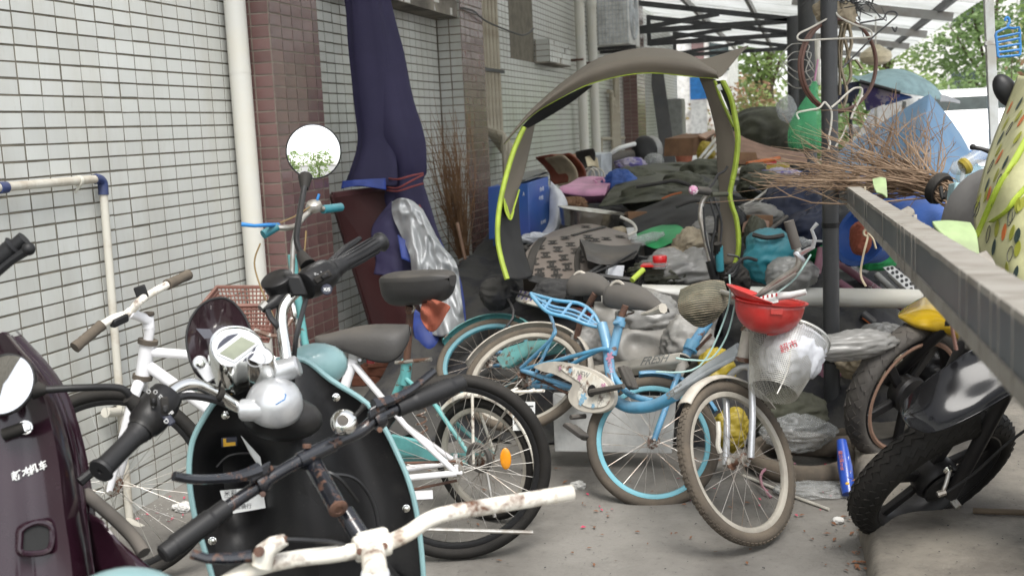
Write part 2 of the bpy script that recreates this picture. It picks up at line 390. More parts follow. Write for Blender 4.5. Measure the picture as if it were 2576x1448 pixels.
# raised slab on the right with a worn edge
b = MB(); ys = np.linspace(-2, 9, 90); rows = []
for y in ys:
    e = .185+.012*nz((1, y*3, 0))+.006*nz((4, y*11, 0)); zz = .105+.004*nz((7, y*5, 0))
    rows.append([A(e-.01, y, -.01), A(e, y, .05), A(e+.012, y, zz-.018), A(e+.035, y, zz), A(e+.4, y, zz+.003), A(2.9, y, zz)])
b.surf(rows); struct('kerb', b, M['kerb_concrete'])
def tile_mesh(w_, h_, t, ch):
    x, z = w_/2, h_/2
    v = [(0, -x, -z), (0, x, -z), (0, x, z), (0, -x, z), (t, -x+ch, -z+ch), (t, x-ch, -z+ch), (t, x-ch, z-ch), (t, -x+ch, z-ch)]
    return v, [(4, 5, 6, 7), (0, 1, 5, 4), (1, 2, 6, 5), (2, 3, 7, 6), (3, 0, 4, 7)]
def tiles(parent, name, m, cells, limit=300):
    """cells: (centre, normal axis 'x' or 'y', width). Those that show largest become parts, the rest one stuff part."""
    vis, rest = [], []
    for c in cells:
        u, v, d = proj(c[0])
        (vis if -60 < u < 2640 and -60 < v < 1500 and d > .5 else rest).append((d, c))
    vis.sort(key=lambda t: t[0]); rest += vis[limit:]; vis = vis[:limit]
    meshes = {}; org = wloc(parent)
    for d, (c, axn, w_) in vis:
        key = (axn, round(w_, 3))
        if key not in meshes:
            V, Fc = tile_mesh(w_-.0085, TZ-.0078, .0022, .0006)
            if axn == 'y': V = [(y, -x, z) for x, y, z in V]
            me = bpy.data.meshes.new(name); me.from_pydata(V, [], Fc if axn == 'x' else Fc); me.materials.append(m); meshes[key] = me
        o = link(bpy.data.objects.new(name, meshes[key])); o.parent = parent
        p = np.array(c)-org if False else np.asarray(c, float)-org
        p = p+A(rnd.gauss(0, .0007), rnd.gauss(0, .0007), rnd.gauss(0, .0007)); o.location = tuple(p)
        o.rotation_euler = (rnd.gauss(0, .004), rnd.gauss(0, .004), rnd.gauss(0, .006))
    if rest:
        b = MB()
        for d, (c, axn, w_) in rest:
            V, Fc = tile_mesh(w_-.0085, TZ-.0078, .0022, .0006)
            if axn == 'y': V = [(y, -x, z) for x, y, z in V]
            b.add([np.array(v)+np.asarray(c) for v in V], Fc)
        tag(obj(name+'_field', b, m, parent, flat=True), kind='stuff')
def cells_x(x, y0, y1, z0, z1, skip=None, tw=TY):
    out = []; j = math.floor((Y0-y1)/tw)
    n0 = math.ceil((y0-Y0)/tw-1e-6)-1; n1 = math.floor((y1-Y0)/tw)+1
    for i in range(n0, n1+1):
        a, e = max(y0, Y0+i*tw), min(y1, Y0+(i+1)*tw)
        if e-a < .02: continue
        k0 = math.floor((z0-Z0)/TZ); k1 = math.ceil((z1-Z0)/TZ)
        for k in range(k0, k1):
            z = Z0+(k+.5)*TZ
            if z-TZ/2 < z0-.03 or z > z1: continue
            c = A(x, (a+e)/2, z)
            if skip and skip(c): continue
            out.append((c, 'x', e-a))
    return out
def cells_y(y, x0, x1, z0, z1, tw=TY):
    out = []; n = max(1, round((x1-x0)/tw)); wd = (x1-x0)/n
    for i in range(n):
        for k in range(math.floor((z0-Z0)/TZ), math.ceil((z1-Z0)/TZ)):
            z = Z0+(k+.5)*TZ
            if z-TZ/2 < z0-.03 or z > z1: continue
            out.append((A(x0+(i+.5)*wd, y, z), 'y', wd))
    return out
def wall_bay(label, y0, y1, ztop, skip=None, limit=300, holes=()):
    t = thing('tiled_wall', label, 'wall', (WX, (y0+y1)/2, 0))
    b = MB(); b.box((WX-.105, (y0+y1)/2, 4.5), (.2, y1-y0, 9)); obj('backing', b, M['grout'], t)
    tiles(t, 'tile', M['white_tile'], cells_x(WX-.0045, y0, y1, 0, ztop, skip), limit); return t
def pilaster(label, y0, y1, x1, ztop, front, side, fm, sm):
    t = thing('tiled_pilaster', label, 'pilaster', ((WX+x1)/2, (y0+y1)/2, 0))
    b = MB(); b.box(((WX+x1)/2-.1, (y0+y1)/2+.0055, 4.5), (x1-WX+.189, y1-y0, 9)); obj('core', b, M['brown_grout'] if fm == 'brown_tile' else M['grout'], t)
    tiles(t, front, M[fm], cells_x(x1-.0035, y0, y1, 0, ztop, None, .126), 220)
    tiles(t, side, M[sm], cells_y(y0+.0035, WX, x1-.003, 0, ztop), 120)
wall_bay('white tiled wall bay nearest the camera, behind the white bicycle', -1.5, 5.19, 2.4)
pilaster('brown tiled pilaster beside the white downpipe', 5.19, 5.773, -2.566, 2.55, 'brown_tile', 'side_tile', 'brown_tile', 'brown_tile')
wall_bay('white tiled wall bay behind the furled navy parasol', 5.773, 8.48, 2.9)
pilaster('tiled pilaster with white side and mauve front beyond the navy parasol', 8.48, 9.12, -2.578, 2.9, 'brown_tile', 'side_tile', 'brown_tile', 'white_tile')
WIN = lambda c: 10.75 < c[1] < 11.75 and c[2] > 2.2
wall_bay('long white tiled wall bay carrying the pipes and the air conditioner', 9.12, 17.7, 3.7, WIN)
pilaster('dark brown pilaster at the far end, where the roof truss meets the wall', 17.7, 18.6, -2.55, 3.9, 'brown_tile', 'side_tile', 'brown_tile', 'brown_tile')
wall_bay('far white tiled wall bay beyond the dark pilaster', 18.6, 25.5, 4.2, None, 200)
# ------------------------------------------------------------------ pipes and fittings on the wall
p0, p1 = onx(623, 0, WX+.065), onx(654, 690, WX+.065)
p0[1] = p1[1] = 5.115
t = thing('downpipe', 'thick white plastic downpipe beside the brown pilaster', 'pipe', (p0[0], p0[1], 0))
d_ = unit(p1-p0); pb = p0+d_*((p0[2]-0)/-d_[2]); pt_ = p0-d_*3
b = MB(); b.tube([pt_, p0, p1, pb], .0535, 20); obj('pipe', b, M['pvc'], t)
b = MB(); b.tube([p0+d_*.35, p0+d_*.37], .0545, 20); obj('clip', b, M['pvc'], t)
X1 = WX+.035
t = thing('water_pipe', 'thin white water pipe with blue taped elbow, level then down the wall', 'pipe', onx(258, 470, X1))
h0, h1, vt, vb = onx(-30, 474, X1), onx(246, 450, X1), onx(258, 462, X1), onx(327, 1315, X1)
b = MB(); b.tube([h0, h1], .0165, 12); b.tube([vt+A(0, 0, -.02), vb], .0165, 12); obj('pipe', b, M['old_pvc'], t)
b = MB(); b.tube(cr([h1+unit(h0-h1)*.02, h1, vt+A(0, 0, .004), vt+unit(vb-vt)*.045], 5), .0205, 12); obj('elbow', b, M['blue_paint'], t)
c = onx(6, 472, X1); b = MB(); b.tube([c-unit(h1-h0)*.02, c+unit(h1-h0)*.02], .021, 12); obj('coupling', b, M['blue_paint'], t)
c = onx(197, 455, X1); b = MB(); b.band(c, unit(h1-h0), [(.0175, -.008), (.0215, -.008), (.0215, .008), (.0175, .008)], 0, 2*PI, 16, closed=True); b.tube([c+A(.01, 0, -.015), c+A(-.02, 0, -.045)], .005, 6); obj('clip', b, M['pvc'], t)
b = MB(); b.tube([onx(303, 1035, X1), onx(265, 1037, X1+.01)], .02, 10); b.tube([onx(322, 1310, X1), onx(360, 1330, X1+.1)], .017, 10); obj('tee', b, M['old_pvc'], t)
# wall ledge above the navy parasol
t = thing('window_ledge', 'tiled ledge jutting from the wall right of the parasol top', 'ledge', (-2.66, 7.8, 2.38))
b = MB(); b.box((-2.672, 7.4, 2.62), (.19, 2.0, .44)); obj('slab', b, M['kerb_concrete'], t)
tiles(t, 'ledge_tile', M['white_tile'], cells_x(-2.58, 6.4, 8.4, 2.41, 2.8), 60)
# beige gas pipes between pilaster and long bay
for k in range(5):
    y = 9.55+.12*k; x = WX+.05; r = .03
    t = thing('gas_pipe', ['first', 'second', 'third', 'fourth', 'fifth'][k]+' of five beige risers beside the mauve pilaster', 'pipe', (x, y, 0), 'beige risers by the mauve pilaster')
    zb = 1.55-.05*k; b = MB(); b.tube([(x, y, 5), (x, y, zb)], r, 10); obj('riser', b, M['beige_pipe'], t)
    b = MB(); b.tube(cr([(x, y, zb+.03), (x+.03, y, zb-.02), (x+.12, y-.05, zb-.05)], 4), .034, 8); b.tube(cr([(x+.12, y-.05, zb-.05), (x+.17, y-.05, zb-.07), (x+.17, y-.05, zb-.2)], 4), .03, 8); b.tube([(x+.17, y-.05, zb-.2), (x+.17, y-.05, .95)], .022, 8); obj('branch', b, M['beige_pipe'], t)
    b = MB(); b.ell((x+.17, y-.05, 1.02), (.045, .045, .05)); b.torus((x+.24, y-.05, 1.03), (1, 0, 0), .035, .008, 14, 5); obj('valve', b, M['red_valve'], t)
    b = MB(); b.tube([(x+.17, y-.05, .96), (x+.17, y-.05, .4)], .035, 8); obj('foot', b, M['black_metal'], t)
t = thing('pipe_clamp', 'steel strap holding the five beige risers to the wall', 'bracket', (WX+.09, 9.8, 2.05)); b = MB(); b.box((WX+.088, 9.8, 2.06), (.012, .66, .03)); b.box((WX+.05, 9.45, 2.06), (.1, .03, .05)); obj('strap', b, M['dark_steel'], t)
t = thing('window_frame', 'white window frame set in the long tiled bay', 'window', (WX, 11.2, 2.2))
b = MB(); b.box((WX-.06, 11.25, 2.22), (.1, 1.04, .05)); b.box((WX-.06, 11.72, 2.9), (.1, .05, 1.4)); b.box((WX-.06, 10.78, 2.9), (.1, .05, 1.4)); obj('frame', b, M['white_plastic'], t)
b = MB(); b.box((WX-.02, 11.25, 2.95), (.02, .86, 1.4)); obj('pane', b, M['glass_dark'], t)
t = thing('wall_stub', 'small tiled concrete block under the window jamb', 'ledge', (-2.62, 12.1, 2.2))
sA, sB = onx(1336, 80, -2.6)[1], onx(1408, 80, -2.6)[1]
b = MB(); b.box((-2.69, 12.3, 2.33), (.16, 1.1, .24)); obj('block', b, M['kerb_concrete'], t); tiles(t, 'stub_tile', M['white_tile'], cells_x(-2.611, 11.75, 12.85, 2.21, 2.45)+cells_y(11.752, -2.76, -2.61, 2.21, 2.45), 60)
for k, (u, lab) in enumerate([(1462, 'left of two thick cream downpipes beside the air conditioner'), (1492, 'right of two thick cream downpipes, next to the air conditioner')]):
    p = onx(u, 150, -2.64); t = thing('downpipe', lab, 'pipe', (p[0], p[1], 0), 'two cream downpipes')
    b = MB(); b.tube([(p[0], p[1], 6), (p[0], p[1], 0)], .062, 16); obj('pipe', b, M['pvc'], t)
    b = MB(); b.tube([(p[0], p[1], .95), (p[0], p[1], 1.1)], .072, 16); b.tube([(p[0], p[1], 3.02), (p[0], p[1], 3.1)], .072, 16); obj('collar', b, M['pvc'], t)
    b = MB(); b.box((p[0]-.06, p[1], 2.33), (.2, .14, .025)); obj('clamp', b, M['old_rust'], t)
t = thing('air_conditioner', 'white outdoor air conditioner unit hung high on the tiled wall', 'air conditioner', (-2.4, 15.4, 2.55))
c = A(-2.42, 15.25, 2.98); b = MB(); b.box(c, (.42, .95, .84)); obj('casing', b, M['white_plastic'], t, bev=.015)
b = MB()
for k in range(9): b.box((-2.42-.19+.0475*k, 14.768, 2.98), (.008, .012, .8))
for k in range(14): b.box((-2.42, 14.77, 2.6+.058*k), (.4, .01, .006))
obj('rear_grille', b, M['pale_plastic'], t)
b = MB(); b.torus((-2.205, 15.15, 2.98), (1, 0, 0), .33, .02, 36, 6); [b.torus((-2.2, 15.15, 2.98), (1, 0, 0), .06+.05*k, .005, 30, 4) for k in range(5)]; b.ell((-2.2, 15.15, 2.98), (.02, .07, .07)); obj('fan_grille', b, M['pale_plastic'], t)
b = MB(); b.box((-2.45, 14.9, 2.53), (.6, .05, .04)); b.box((-2.45, 15.6, 2.53), (.6, .05, .04)); obj('bracket', b, M['dark_steel'], t)
t = thing('service_pipe', 'thin beige conduit forming a low frame on the long bay', 'pipe', (WX+.05, 12.2, .9))
b = MB(); q = [onx(1512, 420, WX+.04), onx(1512, 350, WX+.04), onx(1570, 347, WX+.04)]; b.tube(q, .025, 8); obj('conduit', b, M['beige_pipe'], t)
for k in range(4):
    y = 16.2+.18*k; t = thing('gas_pipe', ['first', 'second', 'third', 'last'][k]+' of four beige risers beside the far dark pilaster', 'pipe', (WX+.08, y, 0), 'beige risers by the far dark pilaster')
    b = MB(); zt = 2.0-.1*k; b.tube([(WX+.06, y, 5 if k > 1 else zt), (WX+.06, y, .8)], .035, 8); b.tube([(WX+.06, y, zt), (WX+.06, y-.25, zt)], .03, 8); obj('riser', b, M['beige_pipe'], t)
# loose cable on the wall
b = MB(); q = [onx(u, v, -2.55) for u, v in [(1160, 20), (1190, 28), (1220, 52), (1260, 70), (1310, 88), (1330, 84), (1342, 72)]]; b.tube(cr(q, 5), .008, 5)
tag(obj('cable', b, M['dark_steel']), 'slack black cable strung along the tiled wall to the stub block', 'cable')
# far end of the wall: leaning board, meter box
t = thing('board', 'long dark board leaning upright on the far tiled wall', 'board', (-2.5, 20.5, 0)); b = MB(); b.bar((-2.3, 20.2, 0), (-2.7, 21.3, 2.5), .25, .04); obj('plank', b, M['dark_steel'], t)
t = thing('meter_box', 'grey metal meter box on the far end of the tiled wall', 'cabinet', (-2.6, 23.6, 1.0)); b = MB(); b.box((-2.62, 23.7, 1.45), (.3, .7, 1.1)); obj('box', b, M['grey_lid'], t, bev=.01); b = MB(); b.box((-2.465, 23.7, 1.45), (.015, .6, 1.0)); obj('door', b, M['grey_steel'], t)
# ------------------------------------------------------------------ shelter: posts, trusses, rafters, purlins, corrugated sheets
t = thing('roof', 'corrugated metal shelter roof over the far end of the alley', 'roof', (-.5, 17, 2.6))
RZ = lambda x: 3.42-.178*(x+2.56)
RY0, RY1 = 4.4, 29  # near end lies out of view, brought forward to shade the heap
b = MB(); ny = 0; rows = []
n_sheet = 18
for s_ in range(n_sheet):
    ya, yb = RY0+(RY1-RY0)*s_/n_sheet, RY0+(RY1-RY0)*(s_+1)/n_sheet
    m_ = 26; G = []
    for i in range(m_+1):
        y = ya+(yb-ya)*i/m_+(.004 if i == m_ else 0); hgt = .018 if i % 4 in (1, 2) else 0
        G.append([A(x, y, RZ(x)+.07+hgt+.003*(s_ % 2)) for x in (-2.75, -.5, 1.9)])
    b = MB(); b.surf(G); obj('roof_sheet', b, M['roof_sheet'], t, sol=.003, flat=True)
for x in (-1.7, -.75, .35, 1.55):
    b = MB(); b.bar((x, RY0, RZ(x)+.02), (x, RY1, RZ(x)+.02), .05, .09); obj('purlin', b, M['dark_steel'] if x > 0 else M['grey_steel'], t)
for y in (8.5, 11.5, 14.5, 17.5, 20.4, 24.5):
    if y > 12:
        b = MB(); b.bar((-.15, y, RZ(-.15)-.06), (1.7, y, RZ(1.7)-.06), .08, .1); obj('rafter', b, M['grey_steel'], t)
for y in (17.5, 20.4, 24.5):
    tr = thing('truss', {17.5: 'nearest dark steel truss under the roof', 20.4: 'second dark steel truss under the roof', 24.5: 'farthest dark steel truss under the roof'}[y], 'truss', (-1.3, y, 2.9), 'dark steel roof trusses')
    xl, xr = -2.5, -.17; zt = lambda x: RZ(x)-.05; zl = 2.95
    if y > 18: xl = -2.7
    b = MB(); b.bar((xl, y, zt(xl)), (xr, y, zt(xr)), .06, .08); obj('top_chord', b, M['dark_steel'], tr)
    b = MB(); b.bar((xl, y, zl-.02), (xr, y, zl-.02), .06, .08); obj('bottom_chord', b, M['dark_steel'], tr)
    xm = -1.25; b = MB(); b.bar((xl+.03, y, zl+.02), (xm, y, zt(xm)-.03), .05, .07); obj('web', b, M['dark_steel'], tr)
    b = MB(); b.bar((xl, y, zl-.05), (xl, y, zt(xl)+.04), .07, .07, (0, 1, 0)); obj('end_post', b, M['dark_steel'], tr)
def post(x, y, r, m, label, top, bands=()):
    t = thing('post', label, 'post', (x, y, 0))
    b = MB(); b.tube([(x, y, 0), (x, y, top)], r, 20); obj('shaft', b, m, t)
    b = MB(); b.box((x, y, .008), (r*3.6, r*3.6, .016)); obj('base_plate', b, m, t)
    for z in bands:
        b = MB(); b.tube([(x, y, z-.012), (x, y, z+.012)], r*1.07, 16); obj('band', b, M['black_plastic'], t)
    return t
PX, PY = .105, 5.4
post(PX, PY, .0375, M['post_paint'], 'near dark grey steel post holding the hoop and hangers', RZ(PX)-.3, (.38, 1.02))
post(.015, 11.5, .085, M['post_paint'], 'thick dark post just behind the near post', RZ(0), ())
post(-.17, 17.5, .095, M['post_paint'], 'far dark post carrying the end of the nearest truss', RZ(-.17), ())
for y, l in ((5.05, 'bright galvanised square pole on the right by the parked cars'),):
    p = D(2497, 300, 5.6); t = thing('pole', l, 'pole', (p[0], p[1], .1)); q0, q1 = D(2484, -60, 5.6), D(2510, 560, 5.6)
    dd = unit(q0-q1); b = MB(); b.bar(q1-dd*1.3, q0+dd*.9, .045, .045, (0, 1, 0)); obj('tube', b, M['galvanised'], t, bev=.004)
    b = MB(); b.bar(q0-dd*.35, q0-dd*.33, .052, .052, (0, 1, 0)); obj('clip', b, M['steel'], t)
# ================================================================== bicycles
def at_sheet(G, u, v):
    best = None
    for i in range(1, len(G)-1):
        for j in range(1, len(G[0])-1):
            a = proj(G[i][j]); e = (a[0]-u)**2+(a[1]-v)**2
            if best is None or e < best[0]: best = (e, i, j)
    _, i, j = best; n = unit(np.cross(G[i][j+1]-G[i][j-1], G[i+1][j]-G[i-1][j])); p = G[i][j]
    if n @ (CAM-p) < 0: n = -n
    r = ray(u, v); t_ = (n@(p-CAM))/(n@r); return CAM+r*t_, n
def n_of(c, d, ratio, md):
    """axle direction (towards the viewer) of a wheel whose outline is an ellipse with this ratio and short axis"""
    md = unit(md); s = math.sqrt(max(0, 1-ratio*ratio)); return unit(s*(CR*md[0]+CU*md[1])-ratio*unit(ray(*c)))
def wheel(par, C, n, R, tr, rim, tyre, nsp=32, tread=0, hubw=.05, spm='spoke', bare=False):
    n = unit(n); x, y, _ = frame(n); Rr = R-tr*2-.006
    b = MB(); b.band(C, n, [(Rr+.012, -.012), (Rr+.006, -.014), (Rr-.008, -.009), (Rr-.011, 0), (Rr-.008, .009), (Rr+.006, .014), (Rr+.012, .012)], 0, 2*PI, 56, closed=True)
    wl = obj('wheel', b, M[rim], par)
    b = MB(); b.torus(C, n, R-tr, tr, 72, 10, tr*1.05); obj('tyre', b, M[tyre], wl)
    b = MB()
    for k in range(nsp):
        side = 1 if k % 2 else -1; a = 2*PI*k/nsp; h = a+(.9 if (k//2) % 2 else -.9)
        p = C+n*side*hubw*.62+.022*(math.cos(h)*x+math.sin(h)*y); q = C+(Rr-.008)*(math.cos(a)*x+math.sin(a)*y)
        b.tube([p, q], .0011, 4, cap=False)
    tag(obj('spokes', b, M[spm], wl), kind='stuff')
    b = MB(); b.lathe([(.006, -hubw-.02), (.006, -hubw), (.014, -hubw), (.014, -hubw*.7), (.026, -hubw*.68), (.026, -hubw*.6), (.013, -hubw*.5), (.013, hubw*.5), (.026, hubw*.6), (.026, hubw*.68), (.014, hubw*.7), (.014, hubw), (.006, hubw), (.006, hubw+.02)], C, n, 14); obj('hub', b, M['rusty_steel'], wl)
    if tread:
        b = MB()
        for k in range(tread):
            for row in (-1.5, -.5, .5, 1.5):
                a = 2*PI*(k+(.5 if abs(row) > 1 else 0))/tread; e = math.cos(a)*x+math.sin(a)*y; f = -math.sin(a)*x+math.cos(a)*y; th = row*.42
                nn = e*math.cos(th)+n*math.sin(th); c = C+e*(R-tr)+nn*(tr+.0005); b.box(c, (2*PI*R/tread*.62, tr*.3, .004), (f, np.cross(nn, f), nn))
        tag(obj('tread', b, M[tyre], wl, flat=True), kind='stuff')
    return wl
def rod(par, name, m, pts, r, n=10, smooth=0, **k):
    b = MB(); b.tube(cr(pts, smooth) if smooth else pts, r, n, **k); return obj(name, b, M[m], par)
def saddle(par, nose, tail, up, w_, m, h_=.05, name='saddle', nosew=.022):
    nose, tail = np.asarray(nose, float), np.asarray(tail, float); L = np.linalg.norm(tail-nose); ax = (tail-nose)/L; up = unit(up-ax*(np.asarray(up)@ax)); sd_ = np.cross(ax, up)
    G = []
    for i in range(15):
        t = i/14; hw = nosew+(w_-nosew)*(3*t*t-2*t**3 if t < 1 else 1)*1.0
        if t < .08: hw *= (t/.08)**.5*.6+.4
        if t > .8: hw *= max(.3, 1-((t-.8)/.2)**2*.7)
        top = .012*math.cos((t-.55)*5)+(.018*t*t); drop = h_*(.26+.74*(3*min(1, t/.72)**2-2*min(1, t/.72)**3))*(1-.62*max(0, (t-.74)/.26)**2)*(1 if 0 < i < 14 else .8); row = []
        for k in range(12):
            a = PI*(k/11)*1.0; s = math.cos(a)
            sh = math.sin(a)**.55
            row.append(nose+ax*L*t+sd_*hw*s*(1.0)+up*(top+(-drop)*(1-sh)))
        G.append(row)
    b = MB(); b.surf(G)
    for e in (0, 14): b.add(G[e], [tuple(range(12))])
    return obj(name, b, M[m], par, sol=.008, sub=1, off=-1)
def fender(par, C, n, R, w_, m, a0, a1, xd, name='mudguard'):
    b = MB(); b.band(C, n, [(R-.006, -w_), (R+.006, -w_*.8), (R+.012, -w_*.35), (R+.013, 0), (R+.012, w_*.35), (R+.006, w_*.8), (R-.006, w_)], a0, a1, 36, xd); return obj(name, b, M[m], par, sol=.002)
def poly_part(par, name, m, pts, vec, bev=0):
    b = MB(); b.prism(pts, vec); return obj(name, b, M[m], par, bev=bev, sharp=.5)
# ------------------------------------------------------------------ white bicycle
RH = D(1148, 1180, 4.0); RH[2] = .345
FH = onz(287, 1222, .36)
up = A(0, 0, 1); nW = unit(np.cross(unit(FH-RH), up)); nW = nW if nW @ -ray(800, 1000) > 0 else -nW
W = Pl(RH, nW); t = thing('bicycle', 'white mountain bicycle with brown rubber grips and bare black rear tyre along the wall', 'bicycle', (RH[0], RH[1], 0))
wl = wheel(t, RH, nW, .342, .0235, 'black_plastic', 'black_rubber', 32, spm='steel')
b = MB(); p = W.pt(1272, 1153, .02); b.ell(p, (.02, .006, .04), (unit(np.cross(nW, up)), nW, up), 24, 14)
obj('reflector', b, M['amber'], wl)
wheel(t, FH, unit(nW+A(.08, 0, 0)), .355, .0235, 'black_plastic', 'black_rubber', 32, spm='steel')
P = W.pt
HT, HB, BB = P(371, 866), P(359, 944), P(788, 1218)
rod(t, 'head_tube', 'white_paint', [HT+(HT-HB)*.06, HB], .026, 16)
b = MB(); dh = unit(HB-HT)
for q in (HT-dh*.01, HB+dh*.005): b.tube([q-dh*.008, q+dh*.008], .034, 18)
tag(obj('headset_rings', b, M['dusty_rubber'], t), kind='stuff')
rod(t, 'top_tube', 'white_paint', [P(374, 884), P(889, 924)], .017, 14)
rod(t, 'down_tube', 'white_paint', [P(366, 915), BB], .021, 14)
rod(t, 'seat_tube', 'white_paint', [P(897, 880), BB], .018, 14)
SC = P(888, 912)
for s in (-1, 1):
    rod(t, 'seat_stay', 'white_paint', [SC+nW*.012*s, P(1020, 1070, .045*s)*1.0, RH+nW*.066*s], .0105, 10)
    rod(t, 'chain_stay', 'white_paint', [BB+nW*.03*s, RH+nW*.066*s], .0115, 10)
    rod(t, 'dropout', 'white_paint', [RH+nW*.066*s+A(0, 0, .03), RH+nW*.066*s, RH+nW*.066*s-unit(FH-RH)*.02], .008, 8)
    crown = P(352, 962)
    rod(t, 'fork_leg', 'white_paint', [crown-nW*0, crown+nW*.05*s+dh*.03, FH+nW*.058*s+(crown-FH)*.35, FH+nW*.058*s], [.022, .02, .017, .011], 12, 5) if False else rod(t, 'fork_leg', 'white_paint', cr([crown+nW*.01*s, crown+nW*.05*s+dh*.03, FH+nW*.058*s+(crown-FH)*.35, FH+nW*.058*s], 4), [.022-.011*i/12 for i in range(13)], 12)
rod(t, 'steerer', 'white_paint', [HT, HT-dh*.06], .017, 12)
ST = D(372, 803, np.linalg.norm(0)+proj(HT)[2]-.01)
CL = D(325, 786, proj(HT)[2]-.1)
rod(t, 'stem', 'white_paint', [ST+A(0, 0, -.03), ST, (ST+CL)/2, CL], [.021, .022, .016, .02], 12)
b = MB(); b.lathe([(.022, 0), (.024, .004), (.023, .012), (.008, .015)], ST+A(0, 0, .012), (0, 0, 1), 18); obj('stem_cap', b, M['dusty_rubber'], t)
dL, dR = proj(CL)[2]-.16, proj(CL)[2]+.28
g0, g1, g2, g3 = D(188, 874, dL), D(256, 817, dL+.08), D(420, 716, dR-.12), D(474, 691, dR)
rod(t, 'handlebar', 'chip_white', [g1, D(285, 800, dL+.11), CL, D(352, 757, dR-.28), D(385, 735, dR-.18), g2], .0135, 12, 5)
for a_, c_ in ((g1, g0), (g2, g3)):
    b = MB(); dd = c_-a_; rr = [.017+.0015*(i % 2) for i in range(14)]; rr[0] = rr[1] = .0195; rr[-2] = rr[-1] = .0195
    b.tube([a_+dd*i/13 for i in range(14)], rr, 14); obj('grip', b, M['dusty_rubber'], t)
b = MB(); c = D(355, 735, dR-.25); b.box(c, (.042, .012, .045), (unit(CR+CU*.35), ray(0, 0)*.9, unit(CU-CR*.35))); obj('phone_clip', b, M['black_plastic'], t, bev=.004)
b = MB(); c = D(300, 806, dL+.12); b.box(c, (.06, .03, .028), (unit(g1-CL), unit(np.cross(g1-CL, up)), up)); obj('shifter', b, M['black_plastic'], t, bev=.006)
sN, sT = P(792, 842), P(1030, 828)
saddle(t, sN, sT, up, .08, 'dark_saddle', .12)
rod(t, 'seat_post', 'black_plastic', [P(897, 882), P(905, 862)], .018, 12)
b = MB(); b.tube([P(893, 893)-dh*.01, P(893, 893)+dh*.012], .023, 14); b.tube([P(905, 905, .03), P(905, 905, -.02)], .006, 8); obj('seat_clamp', b, M['silver_paint'], t)
b = MB(); b.box(P(932, 898, .0), (.03, .012, .045)); obj('reflector', b, M['red_reflector'], t, bev=.003)
b = MB(); b.box(P(1062, 1244, .06), (.075, .006, .03), (unit(FH-RH), nW, up)); obj('stand_bracket', b, M['white_paint'], t)
rod(t, 'kickstand', 'steel', [P(1060, 1330, .1), P(1340, 1338, .05)], .008, 8)
b = MB(); b.lathe([(.02, .03), (.085, .033), (.085, .028), (.02, .025)], BB, nW, 28); obj('chainring', b, M['steel'], t)
b = MB(); b.tube([RH+nW*.04+A(0, 0, .035), BB+nW*.04+A(0, 0, .08)], .005, 6); b.tube([RH+nW*.04-A(0, 0, .035), BB+nW*.04-A(0, 0, .08)], .005, 6); obj('chain', b, M['old_rust'], t)
# ------------------------------------------------------------------ old turquoise bicycle behind it
C2 = D(1220, 1180, 4.42); C2[2] = .25
dT = unit(A(-.93, .36, 0)); nT = unit(np.cross(dT, up)); nT = nT if nT @ -ray(1100, 1000) > 0 else -nT
T2 = Pl(C2, nT); P = T2.pt
t = thing('bicycle', 'old turquoise bicycle with white rear mudguard and brown front basket by the wall', 'bicycle', (C2[0], C2[1], 0))
wheel(t, C2, nT, .248, .021, 'cream_rim', 'black_rubber', 28)
xr = -dT
fender(t, C2, nT, .262, .03, 'chip_white', -.75, 2.5, xr)
lug = P(1020, 935); BB2 = P(930, 1150)
rod(t, 'seat_tube', 'teal_paint', [lug, BB2], .018, 12)
rod(t, 'seat_lug', 'teal_paint', [P(1024, 905), P(1018, 965)], .023, 14)
rod(t, 'seat_post', 'old_rust', [P(1033, 770), P(1023, 912)], .0155, 12)
rod(t, 'clamp_bolt', 'rusty_steel', [P(995, 912, .03), P(1085, 903, .0)], .008, 8)
HT2, HB2 = P(735, 640), P(745, 740)
rod(t, 'down_tube', 'teal_paint', [P(745, 720), P(800, 1000), BB2], .018, 12, 4)
rod(t, 'head_tube', 'teal_paint', [HT2, HB2], .02, 12)
for s in (-1, 1):
    rod(t, 'seat_stay', 'teal_paint', [P(1020, 950, .01*s), P(1095, 1019, .04*s), C2+nT*.06*s], .009, 8)
    rod(t, 'chain_stay', 'teal_paint', [BB2+nT*.03*s, C2+nT*.06*s], .01, 8)
    rod(t, 'rack_strut', 'chip_white', [P(1188, 984, .055*s), C2+nT*.07*s], .006, 6)
    rod(t, 'rack_rail', 'chip_white', [P(1095, 960, .05*s), P(1190, 981, .055*s), P(1290, 985, .055*s), P(1368, 982, .03*s)], .0065, 6, 4)
    rod(t, 'mudguard_stay', 'steel', [P(1285, 1010, .03*s), C2+nT*.065*s], .0035, 5)
    hb = P(600, 1080)+A(0, 0, 0)
    rod(t, 'fork_leg', 'chrome', [HB2+nT*.03*s, P(760, 900, .05*s), P(700, 1140, .05*s)], .011, 8)
wheel(t, P(700, 1140), nT, .248, .021, 'cream_rim', 'black_rubber', 28)
b = MB()
for k in range(6): q = P(1115+42*k, 975+2*k); b.tube([q+nT*.05, q-nT*.05], .004, 5)
obj('rack_slats', b, M['chip_white'], t); tag(t.children[-1], kind='stuff')
poly_part(t, 'chain_guard', 'teal_paint', [P(990, 1090, .06), P(1060, 1105, .06), P(1150, 1150, .06), P(1150, 1180, .06), P(1060, 1145, .06), P(960, 1140, .06)], nT*.02, .004)
b = MB(); c = P(1060, 1060, .03)
b.tube([c+.022*(math.cos(a)*dT+math.sin(a)*nT)+up*(.006*a-.09) for a in np.linspace(0, 28, 110)], .004, 5); obj('spring', b, M['rusty_steel'], t)
rod(t, 'kickstand', 'steel', [P(1225, 1190, .07), P(1245, 1300, .1)], .007, 6)
